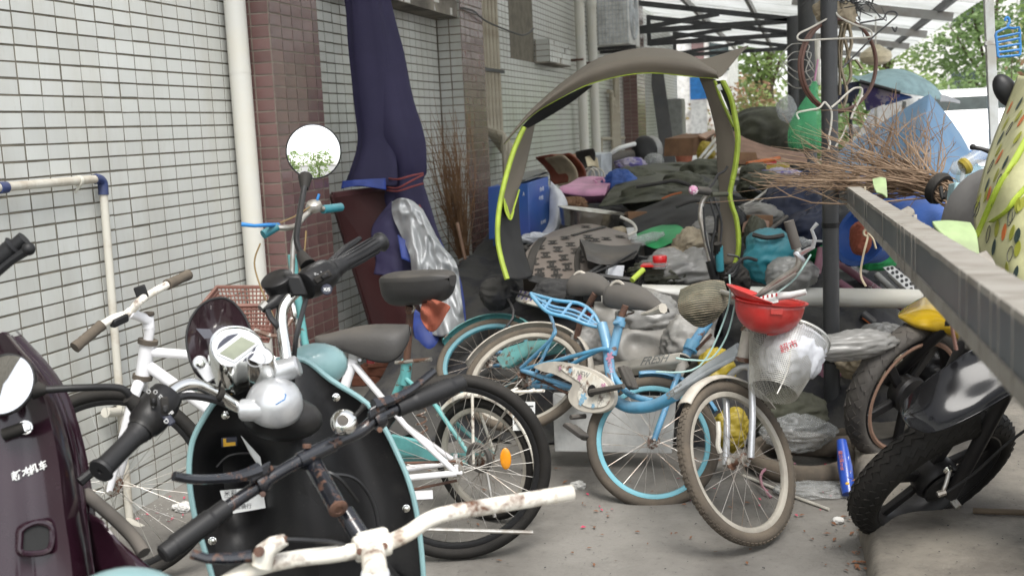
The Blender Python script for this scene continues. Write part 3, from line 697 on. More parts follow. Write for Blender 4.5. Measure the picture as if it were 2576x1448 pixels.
b = MB(); b.torus(P(1205, 1150, .07), nT, .05, .012, 24, 6); obj('drum', b, M['cat_grey'], t)
b = MB(); pl = P(1318, 1046, .0); b.box(pl, (.085, .012, .11), (CR, ray(1318, 1046), CU)); pm = obj('plate', b, M['paper_label'], t)
text('lettering', '惠', M['ink'], pm, pl-ray(1318, 1046)*.0075, CR, CU, .085)
# saddle and rag
sd0 = P(1050, 720)
b = MB(); sx_, sy_ = unit(CR*.99-A(0, 0, .03)), up
G = []
for i in range(13):
    tt = i/12; row = []; cc = P(962+177*tt, 705-6*tt)
    hw = .095*(.62+.38*math.sin(PI*min(1, tt*1.1)))+.01; 
    for k in range(16):
        a = 2*PI*k/16; c_, s_ = math.cos(a), math.sin(a)
        hh = .035 if s_ > 0 else .115-.02*tt
        e = {0: .3, 1: .8, 2: .96, 10: .97, 11: .85, 12: .35}.get(i, 1); row.append(cc+nT*hw*c_*e*(1 if s_ > 0 else .92)+up*hh*np.sign(s_)*abs(s_)**.6*e+up*(.004*nz((i*.9, k*.7, 3))))
    G.append(row+[row[0]])
b.surf(G); b.add(G[0][:-1], [tuple(range(16))]); b.add(G[-1][:-1], [tuple(range(16))]); obj('saddle', b, M['dark_saddle'], t, sub=1)
b = MB(); c = P(1032, 772); b.torus(c, nT, .022, .005, 18, 6); b.torus(c+A(0, 0, -.01), unit(nT+up), .018, .005, 18, 6); obj('saddle_clamp', b, M['rusty_steel'], t)
# handlebar, bell, levers, basket
hc = D(748, 560, 4.75)
gl, gr = D(662, 590, 4.6), D(858, 521, 5.0)
rod(t, 'handlebar', 'steel', [D(690, 572, 4.64), D(715, 573, 4.66), D(745, 568, 4.72), D(765, 545, 4.8), D(790, 528, 4.86), D(815, 525, 4.9)], .0125, 10, 4)
rod(t, 'stem', 'steel', [D(748, 566, 4.74), D(738, 610, 4.74), D(733, 720, 4.74)], .0115, 10)
rod(t, 'grip', 'teal_bag', [D(696, 570, 4.64), gl], .019, 12); rod(t, 'grip', 'teal_bag', [D(812, 527, 4.9), gr], .019, 12)
rod(t, 'brake_lever', 'blue_plastic', [D(700, 566, 4.66), D(668, 566, 4.55), D(640, 568, 4.5), D(607, 564, 4.48)], [.01, .008, .007, .009], 8)
b = MB(); b.lathe([(.034, -.02), (.037, -.006), (.033, .004), (.03, .012), (.014, .02), (0, .021)], D(790, 516, 4.84), unit(up-ray(790, 516)*.5), 20); obj('bell', b, M['steel'], t)
rod(t, 'bell_lever', 'blue_plastic', [D(798, 503, 4.84), D(803, 488, 4.84)], .006, 6)
for q in ([(655, 612), (640, 660), (655, 720), (690, 800)], [(770, 580), (765, 640), (752, 690)], [(705, 560), (740, 545), (780, 520)]):
    rod(t, 'brake_cable', 'brake_brown', [D(u, v, 4.64) for u, v in q], .0035, 6, 5)
def basket(par, name, m, corners_top, corners_bot, nu, nv, r=.003, solid=0.5):
    """a moulded basket: rim, floor and a lattice of slats on four sides"""
    b = MB(); T_, B_ = [np.asarray(p, float) for p in corners_top], [np.asarray(p, float) for p in corners_bot]
    for i in range(4):
        j = (i+1) % 4
        for k in range(nv+1):
            f = k/nv; b.tube([T_[i]*(1-f)+B_[i]*f, T_[j]*(1-f)+B_[j]*f], r*(2.2 if k == 0 else 1), 5)
        for k in range(nu):
            f = k/nu; b.tube([T_[i]*(1-f)+T_[j]*f, B_[i]*(1-f)+B_[j]*f], r*.8, 4)
    b.add(B_, [(0, 1, 2, 3)]); return obj(name, b, M[m], par)
ba = [D(505, 770, 4.72), D(545, 722, 5.12), D(705, 722, 5.12), D(690, 768, 4.75)]; bb = [D(545, 850, 4.75), D(575, 820, 5.05), D(690, 820, 5.05), D(675, 860, 4.78)]
tag(basket(t, 'basket', 'brown_basket', ba, bb, 16, 9, .0042), kind='stuff')
rod(t, 'basket_bracket', 'rusty_steel', [D(640, 830, 4.7), D(700, 845, 4.7), D(735, 800, 4.74)], .01, 8, 4)
# red rag tied under the padded saddle
def crumple(c, rad, seed, rough=.25, freq=3, ax=None, flat=.0, n=64, m=44):
    x, y, z = ax if ax is not None else (A(1, 0, 0), A(0, 1, 0), A(0, 0, 1)); c = np.asarray(c, float); b = MB(); G = []
    rs_ = random.Random(seed*7+1); fa = unit(A(rs_.gauss(0, 1), rs_.gauss(0, 1), rs_.gauss(0, 1))); fb = unit(A(rs_.gauss(0, 1), rs_.gauss(0, 1), rs_.gauss(0, 1))); o_ = A(seed*3.1, seed, -seed)
    for i in range(m+1):
        th = PI*i/m; row = []
        for k in range(n):
            a = 2*PI*k/n; d = A(math.sin(th)*math.cos(a), math.sin(th)*math.sin(a), math.cos(th)); big = nz(d+o_, freq*.55)
            q1 = d-fa*(d@fa)*.72; q2 = d-fb*(d@fb)*.72; w_ = .5+.5*math.tanh(4*nz(d-o_, 1.3))
            f1 = 1-2.2*math.sqrt(nz(q1+o_, freq*1.5)**2+.004); f2 = 1-2.2*math.sqrt(nz(q2-o_, freq*1.7)**2+.004)
            f = .9*big+f1*w_*.75+f2*(1-w_)*.75+.22*(1-2*abs(nz(q1*2.3+o_, freq*2)))
            s = 1+rough*(f-.55); zz = d[2]*s
            if flat and zz < -flat: zz = -flat
            row.append(c+x*d[0]*s*rad[0]+y*d[1]*s*rad[1]+z*zz*rad[2])
        G.append(row+[row[0]])
    b.surf(G); b.soft = True; return b
VX = (CR, unit(np.cross(CU, CR))*-1, CU)
b = MB(); pts = []
G = []
for i in range(10):
    f = i/9; row = []
    for k in range(9):
        g = k/8; u = 1068+(55*g-8)*(.5+.9*math.sin(f*2.2)) ; v = 752+f*80*(.45+.6*math.sin(g*3+.3))
        row.append(P(u, v, .05+.03*nz((f*3, g*4, 9))+.02*math.sin(g*9)*f))
    G.append(row)
b.surf(G); tag(obj('rag', b, M['orange_rag'], None, sol=.003, sub=1), 'orange red rag knotted to the rusty seat post under the padded saddle', 'rag')
# ------------------------------------------------------------------ the near blue bicycle, tipped back on the heap
md = (-.40, .90)
def blue_bike(label, rc, rd, fc, fd, R, ratio, fr_ratio, fr_md, rim, tyre, tread, loc):
    C_ = D(*rc, rd); n = n_of(rc, rd, ratio, md); Fh = D(*fc, fd); nf = n_of(fc, fd, fr_ratio, fr_md)
    t = thing('bicycle', label, 'bicycle', (loc[0], loc[1], 0))
    wheel(t, C_, n, R, .021, rim, tyre, 28); wheel(t, Fh, nf, R+.004, .023, rim, tyre, 28, tread)
    return t, C_, n, Fh, nf
t, RA, nA, FA, nFA = blue_bike('near sky blue bicycle with cream chain guard and brown dusty tyres tipped against the heap', (1320, 950), 5.1, (1857, 1160), 4.06, .297, .71, .69, (.963, .27), 'cream_rim', 'dusty_rubber', 84, (-.24, 4.0))
# its frame plane holds the rear axle, the bottom bracket and the head
BBA, HDA = D(1500, 985, 4.72), D(1872, 870, 4.16)
nP = unit(np.cross(BBA-RA, HDA-RA)); nP = nP if nP @ -ray(1500, 950) > 0 else -nP
QA = Pl(BBA, nP); P = QA.pt
for s in (-1, 1):
    a_ = RA+nA*.06*s
    rod(t, 'seat_stay', 'sky_blue_bright', [a_, a_*.45+P(1515, 877, .045*s)*.55, P(1515, 877, .04*s), P(1530, 884, .01*s)], .0095, 10, 4)
    rod(t, 'chain_stay', 'sky_blue', [a_, P(1440, 975, .04*s), BBA+nP*.03*s], .0115, 10)
    rod(t, 'rack_leg', 'sky_blue', [P(1366, 748, .065*s), P(1393, 818, .075*s), P(1388, 850, .08*s), RA+nA*.07*s], .008, 8, 5)
rod(t, 'seat_mast', 'sky_blue', [P(1514, 815), P(1528, 870), P(1534, 930), P(1546, 985)], .023, 14, 4)
rod(t, 'seat_tube', 'sky_blue', [P(1562, 797), P(1540, 892)], .0195, 14)
rod(t, 'main_tube', 'sky_blue_bright', [P(1520, 985), P(1550, 1008), P(1586, 1024), P(1645, 1019), P(1698, 993)], .0245, 14, 5)
rod(t, 'main_tube', 'pale_frame', [P(1692, 996), P(1756, 945), P(1862, 876)], .0235, 14, 4)
rod(t, 'brace_tube', 'sky_blue_bright', [P(1540, 935), P(1556, 962), P(1586, 992), P(1640, 1008)], .0125, 10, 5)
rod(t, 'brace_tube', 'pale_frame', [P(1700, 985, .02), P(1790, 930, .02), P(1866, 890)], .009, 8)
rod(t, 'head_tube', 'cream_plastic', [P(1884, 822), P(1868, 905)], .023, 14)
for q in (P(1884, 824), P(1869, 900)): rod(t, 'headset', 'rusty_steel', [q, q+unit(P(1868, 905)-P(1884, 822))*.016], .029, 14)
hd = unit(P(1868, 905)-P(1884, 822)); crn = P(1865, 922)
for s in (-1, 1): rod(t, 'fork_leg', 'silver_paint', [crn, crn+nFA*.045*s+hd*.015, crn+nFA*.062*s+hd*.06, FA+nFA*.062*s+(crn-FA)*.45, FA+nFA*.06*s], .0125, 10, 5)
upw = unit(crn-FA-nFA*((crn-FA)@nFA))
fender(t, FA, nFA, .31, .032, 'cream_plastic', -.75, 1.0, upw)
upr = unit(CU-nA*(CU@nA)); xr2 = unit(np.cross(upr, nA)); 
fender(t, RA, nA, .31, .034, 'cream_plastic', -1.75, 1.35, upr)
rod(t, 'seat_post', 'old_rust', [P(1574, 768), P(1560, 803)], .0145, 12); b = MB(); b.tube([P(1560, 806), P(1557, 820)], .025, 14); b.tube([P(1560, 812, .03), P(1545, 812, .03)], .008, 8); obj('seat_clamp', b, M['sky_blue'], t)
su = unit(nP*.15+unit(P(1562, 770)-P(1540, 892)))
saddle(t, D(1676, 772, 4.55), D(1548, 716, 4.98), unit(su-ray(1600, 740)*.45), .105, 'saddle_grey', .085)
b = MB(); b.tube([D(1668, 775, 4.53), D(1640, 785, 4.6), D(1615, 790, 4.66)], [.022, .012, .006], 8); obj('saddle_nose_cap', b, M['cream_plastic'], t)
b = MB(); c = D(1553, 727, 4.9); b.torus(c, unit(ray(1553, 727)+CR*.5), .034, .007, 18, 6); obj('saddle_tail_cap', b, M['cream_plastic'], t)
b = MB()
for (u, v) in ((1565, 745), (1585, 752)):
    c = D(u, v, 4.84); b.tube([c+.017*(math.cos(a)*CR+math.sin(a)*CF)-CU*(.0045*a) for a in np.linspace(0, 16, 60)], .004, 5)
b.tube([D(1550, 740, 4.86), D(1580, 757, 4.8), D(1640, 778, 4.62)], .005, 6); tag(obj('saddle_springs', b, M['rusty_steel'], t), kind='stuff')
# rear rack
rA = cr([D(*p) for p in [(1334, 738, 5.0), (1398, 755, 4.94), (1456, 763, 4.9), (1490, 785, 4.85), (1508, 815, 4.82)]], 6); rB = cr([D(*p) for p in [(1338, 744, 4.96), (1376, 783, 4.86), (1430, 798, 4.82), (1472, 814, 4.8), (1502, 822, 4.8)]], 6)
for q in (rA, rB): rod(t, 'rack_rail', 'sky_blue_bright', q, .0085, 10)
rod(t, 'rack_rail', 'sky_blue', [a_*.5+c_*.5 for a_, c_ in zip(rA, rB)], .0065, 8); rod(t, 'rack_rail', 'sky_blue', [a_*.25+c_*.75 for a_, c_ in zip(rA[4:], rB[4:])], .006, 8)
for i in (5, 10, 15, 19): rod(t, 'rack_slat', 'sky_blue', [rA[i], rB[i]], .0072, 8)
# chain guard with printed flowers, cranks, pedals
z3 = lambda x, y: (1195+x*.2606, 660.5+y*.2606)
og = [(600, 1010), (690, 972), (800, 960), (920, 970), (1100, 1010), (1250, 1080), (1345, 1160), (1382, 1260), (1365, 1370), (1290, 1435), (1180, 1455), (1050, 1435), (965, 1375), (932, 1300), (948, 1235), (975, 1180), (930, 1150), (800, 1085), (690, 1060), (630, 1035)]
off = .055; b = MB(); b.prism([P(*z3(*p), off) for p in cr([A(x, y) for x, y in og], 3, True)], nP*.022); cg = obj('chain_guard', b, M['cream_plastic'], t, bev=.006, sharp=.5)
pan = [(800, 985), (940, 1000), (1100, 1050), (1220, 1120), (1290, 1200), (1310, 1290), (1280, 1370), (1180, 1400), (1080, 1390), (1010, 1330), (1000, 1250), (1030, 1170), (980, 1130), (880, 1060)]
b = MB(); b.prism([P(*z3(*p), off+.023) for p in cr([A(x, y) for x, y in pan], 3, True)], nP*.004); obj('panel', b, M['chip_white'], cg, sharp=.5)
b = MB(); c = P(*z3(1125, 1235), off+.0285); b.lathe([(.026, 0), (.02, .0012), (0, .0014)], c, nP, 24); obj('crank_hole', b, M['black_plastic'], cg)
gx = unit(P(*z3(1150, 1100), 0)-P(*z3(950, 1060), 0)); gy = np.cross(nP, gx); gy = gy if gy @ CU > 0 else -gy
def on_guard(x, y, o=.0285): return P(*z3(x, y), off+o)
text('lettering', 'NEW', M['grey_lid'], cg, on_guard(1035, 1078, .0275), gx, gy, .034, shear=.25)
def flower(par, c, r, m, nrm, petals=5, outline=False):
    x, y, z = frame(nrm); b = MB()
    for k in range(petals):
        a = 2*PI*k/petals; d = math.cos(a)*x+math.sin(a)*y; e = np.cross(z, d)
        pts = [c+d*r*(.55+.45*math.cos(q))+e*r*.27*math.sin(q) for q in np.linspace(0, 2*PI, 12)[:-1]]
        if outline: b.tube(pts, .0006, 4, closed=True)
        else: b.prism(pts, z*.0006)
    return obj('printed_flower', b, M[m], par)
for x, y, r, m, ol in ((1035, 1200, .022, 'grey_lid', 1), (1210, 1330, .02, 'grey_lid', 1), (1045, 1300, .022, 'flower_blue', 0), (1020, 1350, .014, 'flower_blue', 0), (1010, 1110, .016, 'flower_pink', 0), (1240, 1195, .018, 'flower_pink', 0), (920, 1040, .013, 'flower_blue', 0), (820, 1020, .01, 'flower_pink', 0), (1140, 1380, .012, 'flower_blue', 0)):
    flower(cg, on_guard(x, y, .0276), r, m, nP, 5, ol)
ca = P(*z3(1115, 1250), .1); cb = P(*z3(1435, 1190), .1)
rod(t, 'crank', 'cat_grey', [ca, cb], [.014, .011], 8); rod(t, 'crank', 'cat_grey', [D(1472, 1046, 4.7), D(1436, 1049, 4.66)], .011, 8)
def pedal(par, c, ax): b = MB(); b.box(c, (.09, .065, .024), ax); b.box(c+ax[2]*.002, (.1, .03, .03), ax); return obj('pedal', b, M['cat_grey'], par, bev=.006)
pedal(t, D(1580, 950, 4.5), (unit(CU*.9+CR*-.35), nP, unit(np.cross(CU*.9+CR*-.35, nP)))); pedal(t, D(1452, 1084, 4.62), (unit(CR*.8-CU*.6), nP, unit(np.cross(CR*.8-CU*.6, nP))))
rod(t, 'chain', 'old_rust', [RA+nA*.04, P(1345, 948, .03), P(1480, 1015, .03)], .006, 6)
gm = unit(P(1545, 930)-P(1534, 880)); text('lettering', 'NEW', M['flower_pink'], t, P(1534, 918, .0245), gm, unit(np.cross(nP, gm)), .032); flower(t, P(1534, 897, .024), .024, 'flower_pink', nP)
dd = unit(P(1750, 950)-P(1640, 1022)); text('lettering', 'SEIDS', M['grey_lid'], t, P(1697, 985, .0255), dd, unit(np.cross(nP, dd)), .036, bold=.001)
# handlebar
gb = [D(2004, 622, 4.05), D(2012, 648, 4.05), D(2003, 676, 4.06), D(1960, 705, 4.1), D(1920, 735, 4.13), D(1892, 760, 4.15), D(1860, 752, 4.28), D(1825, 738, 4.4), D(1795, 735, 4.5)]
rod(t, 'handlebar', 'steel', gb, .0125, 12, 5); rod(t, 'stem', 'steel', [D(1892, 760, 4.15), P(1884, 822)], .0135, 12)
rod(t, 'grip', 'cat_grey', [D(2004, 624, 4.05), D(1984, 556, 4.04)], .019, 14)
rod(t, 'brake_lever', 'silver_paint', [D(2012, 640, 4.04), D(2032, 628, 4.0), D(2045, 622, 3.98), D(2050, 600, 3.97), D(2042, 578, 3.96), D(2056, 562, 3.95)], [.01, .009, .008, .007, .006, .008], 8)
b = MB(); c = D(2010, 645, 4.05); b.torus(c, unit(CR+CU), .018, .008, 16, 6); obj('lever_clamp', b, M['pale_plastic'], t)
for q in ([(2040, 640), (2000, 700), (1950, 740), (1905, 770), (1886, 830)], [(1850, 760), (1830, 840), (1790, 900), (1740, 905), (1700, 900)], [(1835, 690), (1830, 780), (1760, 920), (1650, 935)]):
    rod(t, 'brake_cable', 'cable_pale', [D(u, v, 4.1) for u, v in q], .0035, 6, 5)
# front basket with a bag in it
bc0, bc1 = D(1985, 850, 4.1), D(1945, 985, 3.98)
ax_ = unit(bc0-bc1); L_ = np.linalg.norm(bc0-bc1); bx, by, _ = frame(ax_); b = MB()
def bring(f, k, nn): a = 2*PI*k/nn; rr = .078+.055*f; return bc1+ax_*L_*f+rr*(math.cos(a)*bx*1.12+math.sin(a)*by*.95)
for i in range(34): b.tube([bring(i/33, k, 40) for k in range(40)], .0009 if i < 33 else .005, 3, closed=True)
for k in range(100): b.tube([bring(f, k, 100) for f in (0, .5, 1)], .0009, 3, cap=False)
for k in range(10):
    q = -.07+.0155*k; e = math.sqrt(max(0, .078**2-q*q)); b.tube([bc1+bx*q+by*e, bc1+bx*q-by*e], .0015, 4)
tag(obj('basket', b, M['galvanised'], t), kind='stuff')
rod(t, 'basket_hook', 'steel', [D(1990, 870, 3.96), D(1982, 930, 3.94), D(1955, 990, 3.92)], .003, 5, 3)
b = crumple(bc0*.66+bc1*.34+CR*.025+CU*.012, (.118, .10, .12), 5, .2, 2.3, (bx, by, ax_)); o = tag(obj('plastic_bag', b, M['white_bag'], None), 'white plastic shopping bag with red print stuffed in the mesh bicycle basket', 'bag')
text('lettering', '超市', M['flag_red'], o, D(1985, 872, 3.955), unit(CR+CU*.4), CU, .034)
# ------------------------------------------------------------------ second blue bicycle behind
t, RB, nB, FB, nFB = blue_bike('second blue bicycle, blue rims and a cream beam lettered FRESH, lying behind the near one', (1225, 905), 5.75, (1643, 1111), 4.62, .272, .72, .985, (.3, .6), 'blue_rim', 'dusty_rubber', 0, (-.62, 4.35))
b1, b0 = D(1725, 905, 4.72), D(1450, 945, 5.2)
nQ = unit(np.cross(b1-RB, D(1735, 870, 4.75)-RB)); nQ = nQ if nQ @ -ray(1500, 900) > 0 else -nQ
QB = Pl(b1, nQ); P = QB.pt
bu = unit(np.cross(nQ, unit(b1-b0))); bu = bu if bu @ CU > 0 else -bu
b = MB(); b.bar(b0, b1, .05, .068, nQ); bm_ = obj('beam', b, M['cream_plastic'], t, bev=.012)
bd = unit(b1-b0); fx = (D(1640, 916, 4.8)-b0)@bd
cx_ = b0+bd*fx
nb = unit(-ray(1640, 916)-bd*(-ray(1640, 916)@bd)); 
tx_ = unit(np.cross(nQ, np.cross(bd, nQ)))
sf = nQ*.0265 if True else 0
# lettering lies on the beam's face that looks at the viewer
fn = bu if abs(bu@ray(1640, 916)) > abs(nQ@ray(1640, 916)) else nQ
text('lettering', 'FRESH', M['grey_lid'], bm_, cx_+nQ*.0345-0*bu, bd, bu, .056, shear=.3, bold=.0008)
rod(t, 'head_tube', 'cream_plastic', [P(1726, 893), P(1706, 945)], .02, 12)
rod(t, 'stem', 'sky_blue', [P(1783, 808), P(1738, 872), P(1726, 893)], .021, 12); rod(t, 'stem_latch', 'old_rust', [P(1790, 840, .03), P(1752, 880, .03)], .007, 6); b = MB(); b.tube([P(1745, 860), P(1735, 882)], .032, 14); obj('stem_collar', b, M['sky_blue_bright'], t); b = MB(); b.tube([P(1722, 900), P(1719, 907)], .033, 14); obj('headset', b, M['black_rubber'], t)
for s in (-1, 1): rod(t, 'fork_leg', 'teal_paint' if s < 0 else 'sky_blue', [P(1705, 945), P(1700, 955)+nFB*.05*s, FB+nFB*.058*s+(P(1700, 955)-FB)*.4, FB+nFB*.058*s], .0125, 10, 4)
fender(t, FB, nFB, .288, .03, 'sky_blue', -.75, .55, unit(P(1700, 955)-FB)); fender(t, RB, nB, .288, .034, 'teal_paint', -1.5, 1.2, unit(CU-nB*(CU@nB)))
for s in (-1, 1):
    rod(t, 'seat_stay', 'sky_blue', [RB+nB*.06*s, P(1420, 880, .04*s), b0], .0095, 8)
    rod(t, 'rack_leg', 'dark_steel', [P(1278, 752, .06*s), P(1290, 800, .06*s), RB+nB*.07*s], .007, 6, 3)
    rod(t, 'rack_rail', 'dark_steel', [P(1268, 727, .06*s), P(1360, 755, .06*s), P(1450, 790, .06*s)], .007, 6)
brd = [P(1284, 726), P(1440, 752), P(1492, 772), P(1488, 806), P(1400, 782), P(1298, 756)]; nb_ = unit(np.cross(brd[1]-brd[0], brd[5]-brd[0])); nb_ = nb_ if nb_ @ (CAM-brd[0]) > 0 else -nb_
b = MB(); b.prism(brd, -nb_*.02); rb = obj('rack_board', b, M['chip_white'], t, bev=.003)
bx1 = unit(brd[1]-brd[0]); by1 = np.cross(nb_, bx1); b = MB()
for i in range(10):
    for k in range(4): b.box(P(1300+11*i+(5 if k % 2 else 0)+3*k, 732+1.9*i+6*k)+nb_*.002, (.011, .011, .002), (unit(bx1+by1), unit(bx1-by1), nb_))
tag(obj('star_print', b, M['navy_print'], rb), kind='stuff')
b = MB()
for k in range(3): b.bar(P(1412+4*k, 750+11*k)+nb_*.002, P(1488, 772+10*k)+nb_*.002, .002, .012, by1)
tag(obj('stripe_print', b, M['flag_red'], rb), kind='stuff')
saddle(t, D(1545, 728, 4.95), D(1456, 692, 5.3), unit(CU-ray(1500, 700)*.45), .1, 'saddle_grey', .085)
b = MB(); c = D(1459, 702, 5.24); b.torus(c, unit(ray(1459, 702)+CR*.5), .034, .007, 18, 6); obj('saddle_tail_cap', b, M['cream_plastic'], t)
b = MB(); b.tube([D(1540, 732, 4.93), D(1520, 738, 5.0)], [.02, .008], 8); obj('saddle_nose_cap', b, M['cream_plastic'], t)
rod(t, 'seat_post', 'old_rust', [D(1497, 738, 5.05), D(1462, 800, 5.12), D(1450, 850, 5.15)], .0145, 10)
poly_part(t, 'chain_guard', 'teal_paint', [P(u, v, .04) for u, v in [(1255, 905), (1275, 880), (1330, 862), (1420, 856), (1440, 875), (1420, 890), (1340, 895), (1290, 925), (1270, 930)]], nQ*.02, .004)
# ================================================================== scooters and the two handlebars in front
def disc(par, name, m, c, n, r, th, nn=28, bev=0): b = MB(); b.lathe([(r, -th), (r, 0)], c, n, nn); return obj(name, b, M[m], par, bev=bev)
def screw(par, c, n, r=.006): b = MB(); b.lathe([(r*1.3, 0), (r*1.3, .0015), (r, .002), (r*.8, .005), (0, .006)], c, n, 12); return obj('screw', b, M['chrome'], par)
def mirror(par, c, n, R, stem, m='black_plastic'):
    b = MB(); b.lathe([(0, -.03), (R*.5, -.026), (R*.85, -.014), (R, -.004), (R, .002), (R*.955, .004), (R*.955, .001)], c, n, 40, cap=False); h = obj('mirror', b, M[m], par)
    b = MB(); b.lathe([(R*.955, .0012), (R*.7, .0025), (R*.35, .0035), (0, .004)], c, n, 40, cap=False); obj('glass', b, M['mirror'], h)
    rod(par, 'mirror_stem', m, stem, .0065, 10, 5); return h
hd_ = unit(A(-.50, .86, 0))
t = thing('scooter', 'mint scooter with chrome handlebar, smoked screen and black inner leg shield', 'scooter', (-1.0, 2.3, 0))
# leg shield
sN_ = unit(A(.5, -.86, .12)); S = Pl(D(760, 1180, 2.32), sN_); P = S.pt
out = [(650, 935), (700, 905), (765, 905), (832, 955), (922, 1014), (967, 1077), (998, 1139), (1026, 1205), (1047, 1285), (1061, 1397), (1066, 1490), (1062, 1560), (560, 1560), (545, 1490), (518, 1393), (493, 1310), (479, 1233), (476, 1167), (486, 1105), (514, 1049), (545, 1005), (600, 960)]
op = cr([P(u, v) for u, v in out], 4, True); cc = P(770, 1230); ctr2 = P(700, 1040); N_ = len(op)
vs, fs = [], []; K = 14
for i in range(K+1):
    s_ = i/K
    for p in op:
        q = p*(1-s_)+cc*s_
        o_ = -.035*math.sin(PI*min(1, s_*1.6))*(1 if s_ < .625 else 0)
        # central column that carries the steering head, and the glove pocket left of it
        loc = q-P(752, 1120); wx = loc@unit(np.cross(up, sN_)); o_ += .075*math.exp(-(wx/.075)**2)*min(1, s_*3)
        pk = q-P(590, 1240); px_ = pk@unit(np.cross(up, sN_)); o_ -= .055*math.exp(-(px_/.06)**4-(pk[2]/.085)**4)*min(1, s_*4)
        vs.append(q+sN_*o_)
for i in range(K):
    for k in range(N_): l = (k+1) % N_; fs.append((i*N_+k, i*N_+l, (i+1)*N_+l, (i+1)*N_+k))
b = MB(); b.add(vs, fs); obj('inner_shield', b, M['black_plastic'], t)
b = MB(); b.tube([p+sN_*.002 for p in op], .006, 8, closed=True); obj('shield_edge', b, M['mint'], t)
# outer body in front of the shield
vs2, fs2 = [], []; K2 = 8
for i in range(K2+1):
    s_ = i/K2
    for p in op: vs2.append(p*(1-s_*.85)+cc*(s_*.85)-sN_*(.004+.19*math.sin(s_*PI/2)))
for i in range(K2):
    for k in range(N_): l = (k+1) % N_; fs2.append((i*N_+k, (i+1)*N_+k, (i+1)*N_+l, i*N_+l))
fs2.append(tuple(K2*N_+k for k in range(N_))); b = MB(); b.add(vs2, fs2); obj('front_body', b, M['mint'], t)
b = MB(); b.ell(P(800, 925)-sN_*.06, (.07, .05, .05), (unit(np.cross(up, sN_)), sN_, up)); obj('nose_panel', b, M['mint'], t)
for u, v in ((845, 998), (567, 1043), (1022, 1278), (534, 1358), (612, 1012)): screw(t, P(u, v)+sN_*.004-sN_*.006*(u > 900), sN_, .0065)
# steering head collar and silver dome
b = MB(); b.ell(D(712, 1052, 2.18), (.078, .06, .045), (CR, unit(np.cross(CU, CR))*-1, unit(CU-CR*.1))); obj('steering_collar', b, M['black_plastic'], t)
dn = unit(CU*.8-ray(690, 1000)*.62+CR*.12)
b = MB(); dx, dy, dz = frame(dn); b.lathe([(.046, -.034), (.053, -.026), (.0545, -.012), (.051, .004), (.043, .019), (.029, .031), (.014, .037), (0, .039)], D(692, 1002, 2.12), dn, 36); obj('dome', b, M['silver_paint'], t)
for s_, (u, v), dd in ((-1, (625, 1030), 2.1), (1, (733, 925), 2.14)): b = MB(); b.lathe([(.024, -.03), (.021, .012), (.017, .016)], D(u, v, dd), unit(CR*s_*.7+CU*(.25 if s_ > 0 else -.05)), 16); obj('dome_socket', b, M['silver_paint'], t)
rod(t, 'pen_mark', 'blue_plastic', [D(694, 1017, 2.066), D(716, 1004, 2.066), D(719, 992, 2.068), D(716, 990, 2.068)], .0013, 5)
# handlebar
rod(t, 'handlebar', 'chrome', [D(640, 1032, 2.12), D(600, 1024, 2.1), D(545, 990, 2.07), D(490, 966, 2.04), D(445, 975, 2.01), D(400, 1015, 1.97)], .0118, 14, 6)
rod(t, 'handlebar', 'chrome', [D(728, 950, 2.14), D(722, 915, 2.15), D(713, 850, 2.17), D(708, 800, 2.18), D(716, 766, 2.19), D(745, 733, 2.21), D(790, 706, 2.24)], .0118, 14, 6)
gL0, gL1 = D(352, 1083, 1.93), D(251, 1186, 1.84); gR0, gR1 = D(838, 678, 2.28), D(962, 606, 2.38)
def grip(par, a, c, r, flare=1.25, m='grip_rubber'):
    d = c-a; n_ = 22; pr = []
    for i in range(n_+1): f = i/n_; rr = r*(1.28 if f < .06 else 1.12 if f < .14 else 1.0+.02*math.sin(f*9)); rr = r*flare if f > .93 else rr; pr.append((rr if 0 < i < n_ else rr*.93, np.linalg.norm(d)*f))
    b = MB(); b.lathe(pr+[(.005, np.linalg.norm(d)), (.004, np.linalg.norm(d)-.004)], a, d, 28); return obj('grip', b, M[m], par)
grip(t, gL0, gL1, .0172, 1.3); g_ = grip(t, gR0, gR1, .0165, 1.32)
gx_ = unit(gR1-gR0); fx_, fy_, _ = frame(gx_); b = MB()
for k in range(12): a_ = 2*PI*k/12; e = math.cos(a_)*fx_+math.sin(a_)*fy_; b.tube([gR0+gx_*(.03)+e*.0166, gR0+gx_*.075+e*.0172, gR0+gx_*.125+e*.0185], [.001, .003, .001], 5)
tag(obj('ribs', b, M['grip_rubber'], g_), kind='stuff')
def housing(par, c, ax, L, r): b = MB(); b.lathe([(r*.62, -L*.5), (r*.85, -L*.46), (r*.98, -L*.25), (r, 0), (r*.97, L*.22), (r*.86, L*.36), (r*.72, L*.42), (r*.7, L*.5)], c, ax, 28); return obj('switch_housing', b, M['black_plastic'], par)
hL = D(388, 1035, 1.96); axL = unit(gL0-hL); hsL = housing(t, hL, axL, .09, .034)
hR = D(800, 700, 2.245); axR = unit(gR0-hR); hsR = housing(t, hR, axR, .088, .033)
def switch(par, c, nrm, ax, w_, l_, m='gauge_dark'):
    z = unit(nrm); x = unit(ax-z*(ax@z)); y = np.cross(z, x); b = MB(); b.box(c, (l_, w_, .008), (x, y, z)); o = obj('switch_well', b, M['black_rubber'], par, bev=.0035)
    b = MB(); b.box(c+z*.004+x*l_*.12, (l_*.42, w_*.7, .01), (x, y, z)); obj('switch_knob', b, M['black_plastic'], par, bev=.003); return x, y, z
def view_n(c): return unit(CAM-c)
for (u, v, dd, w_, l_) in ((415, 1022, 1.915, .014, .034), (386, 1003, 1.92, .012, .026)):
    c = D(u, v, dd); switch(hsL, c, view_n(c), axL*.6+CR*.4-CU*.5, w_, l_)
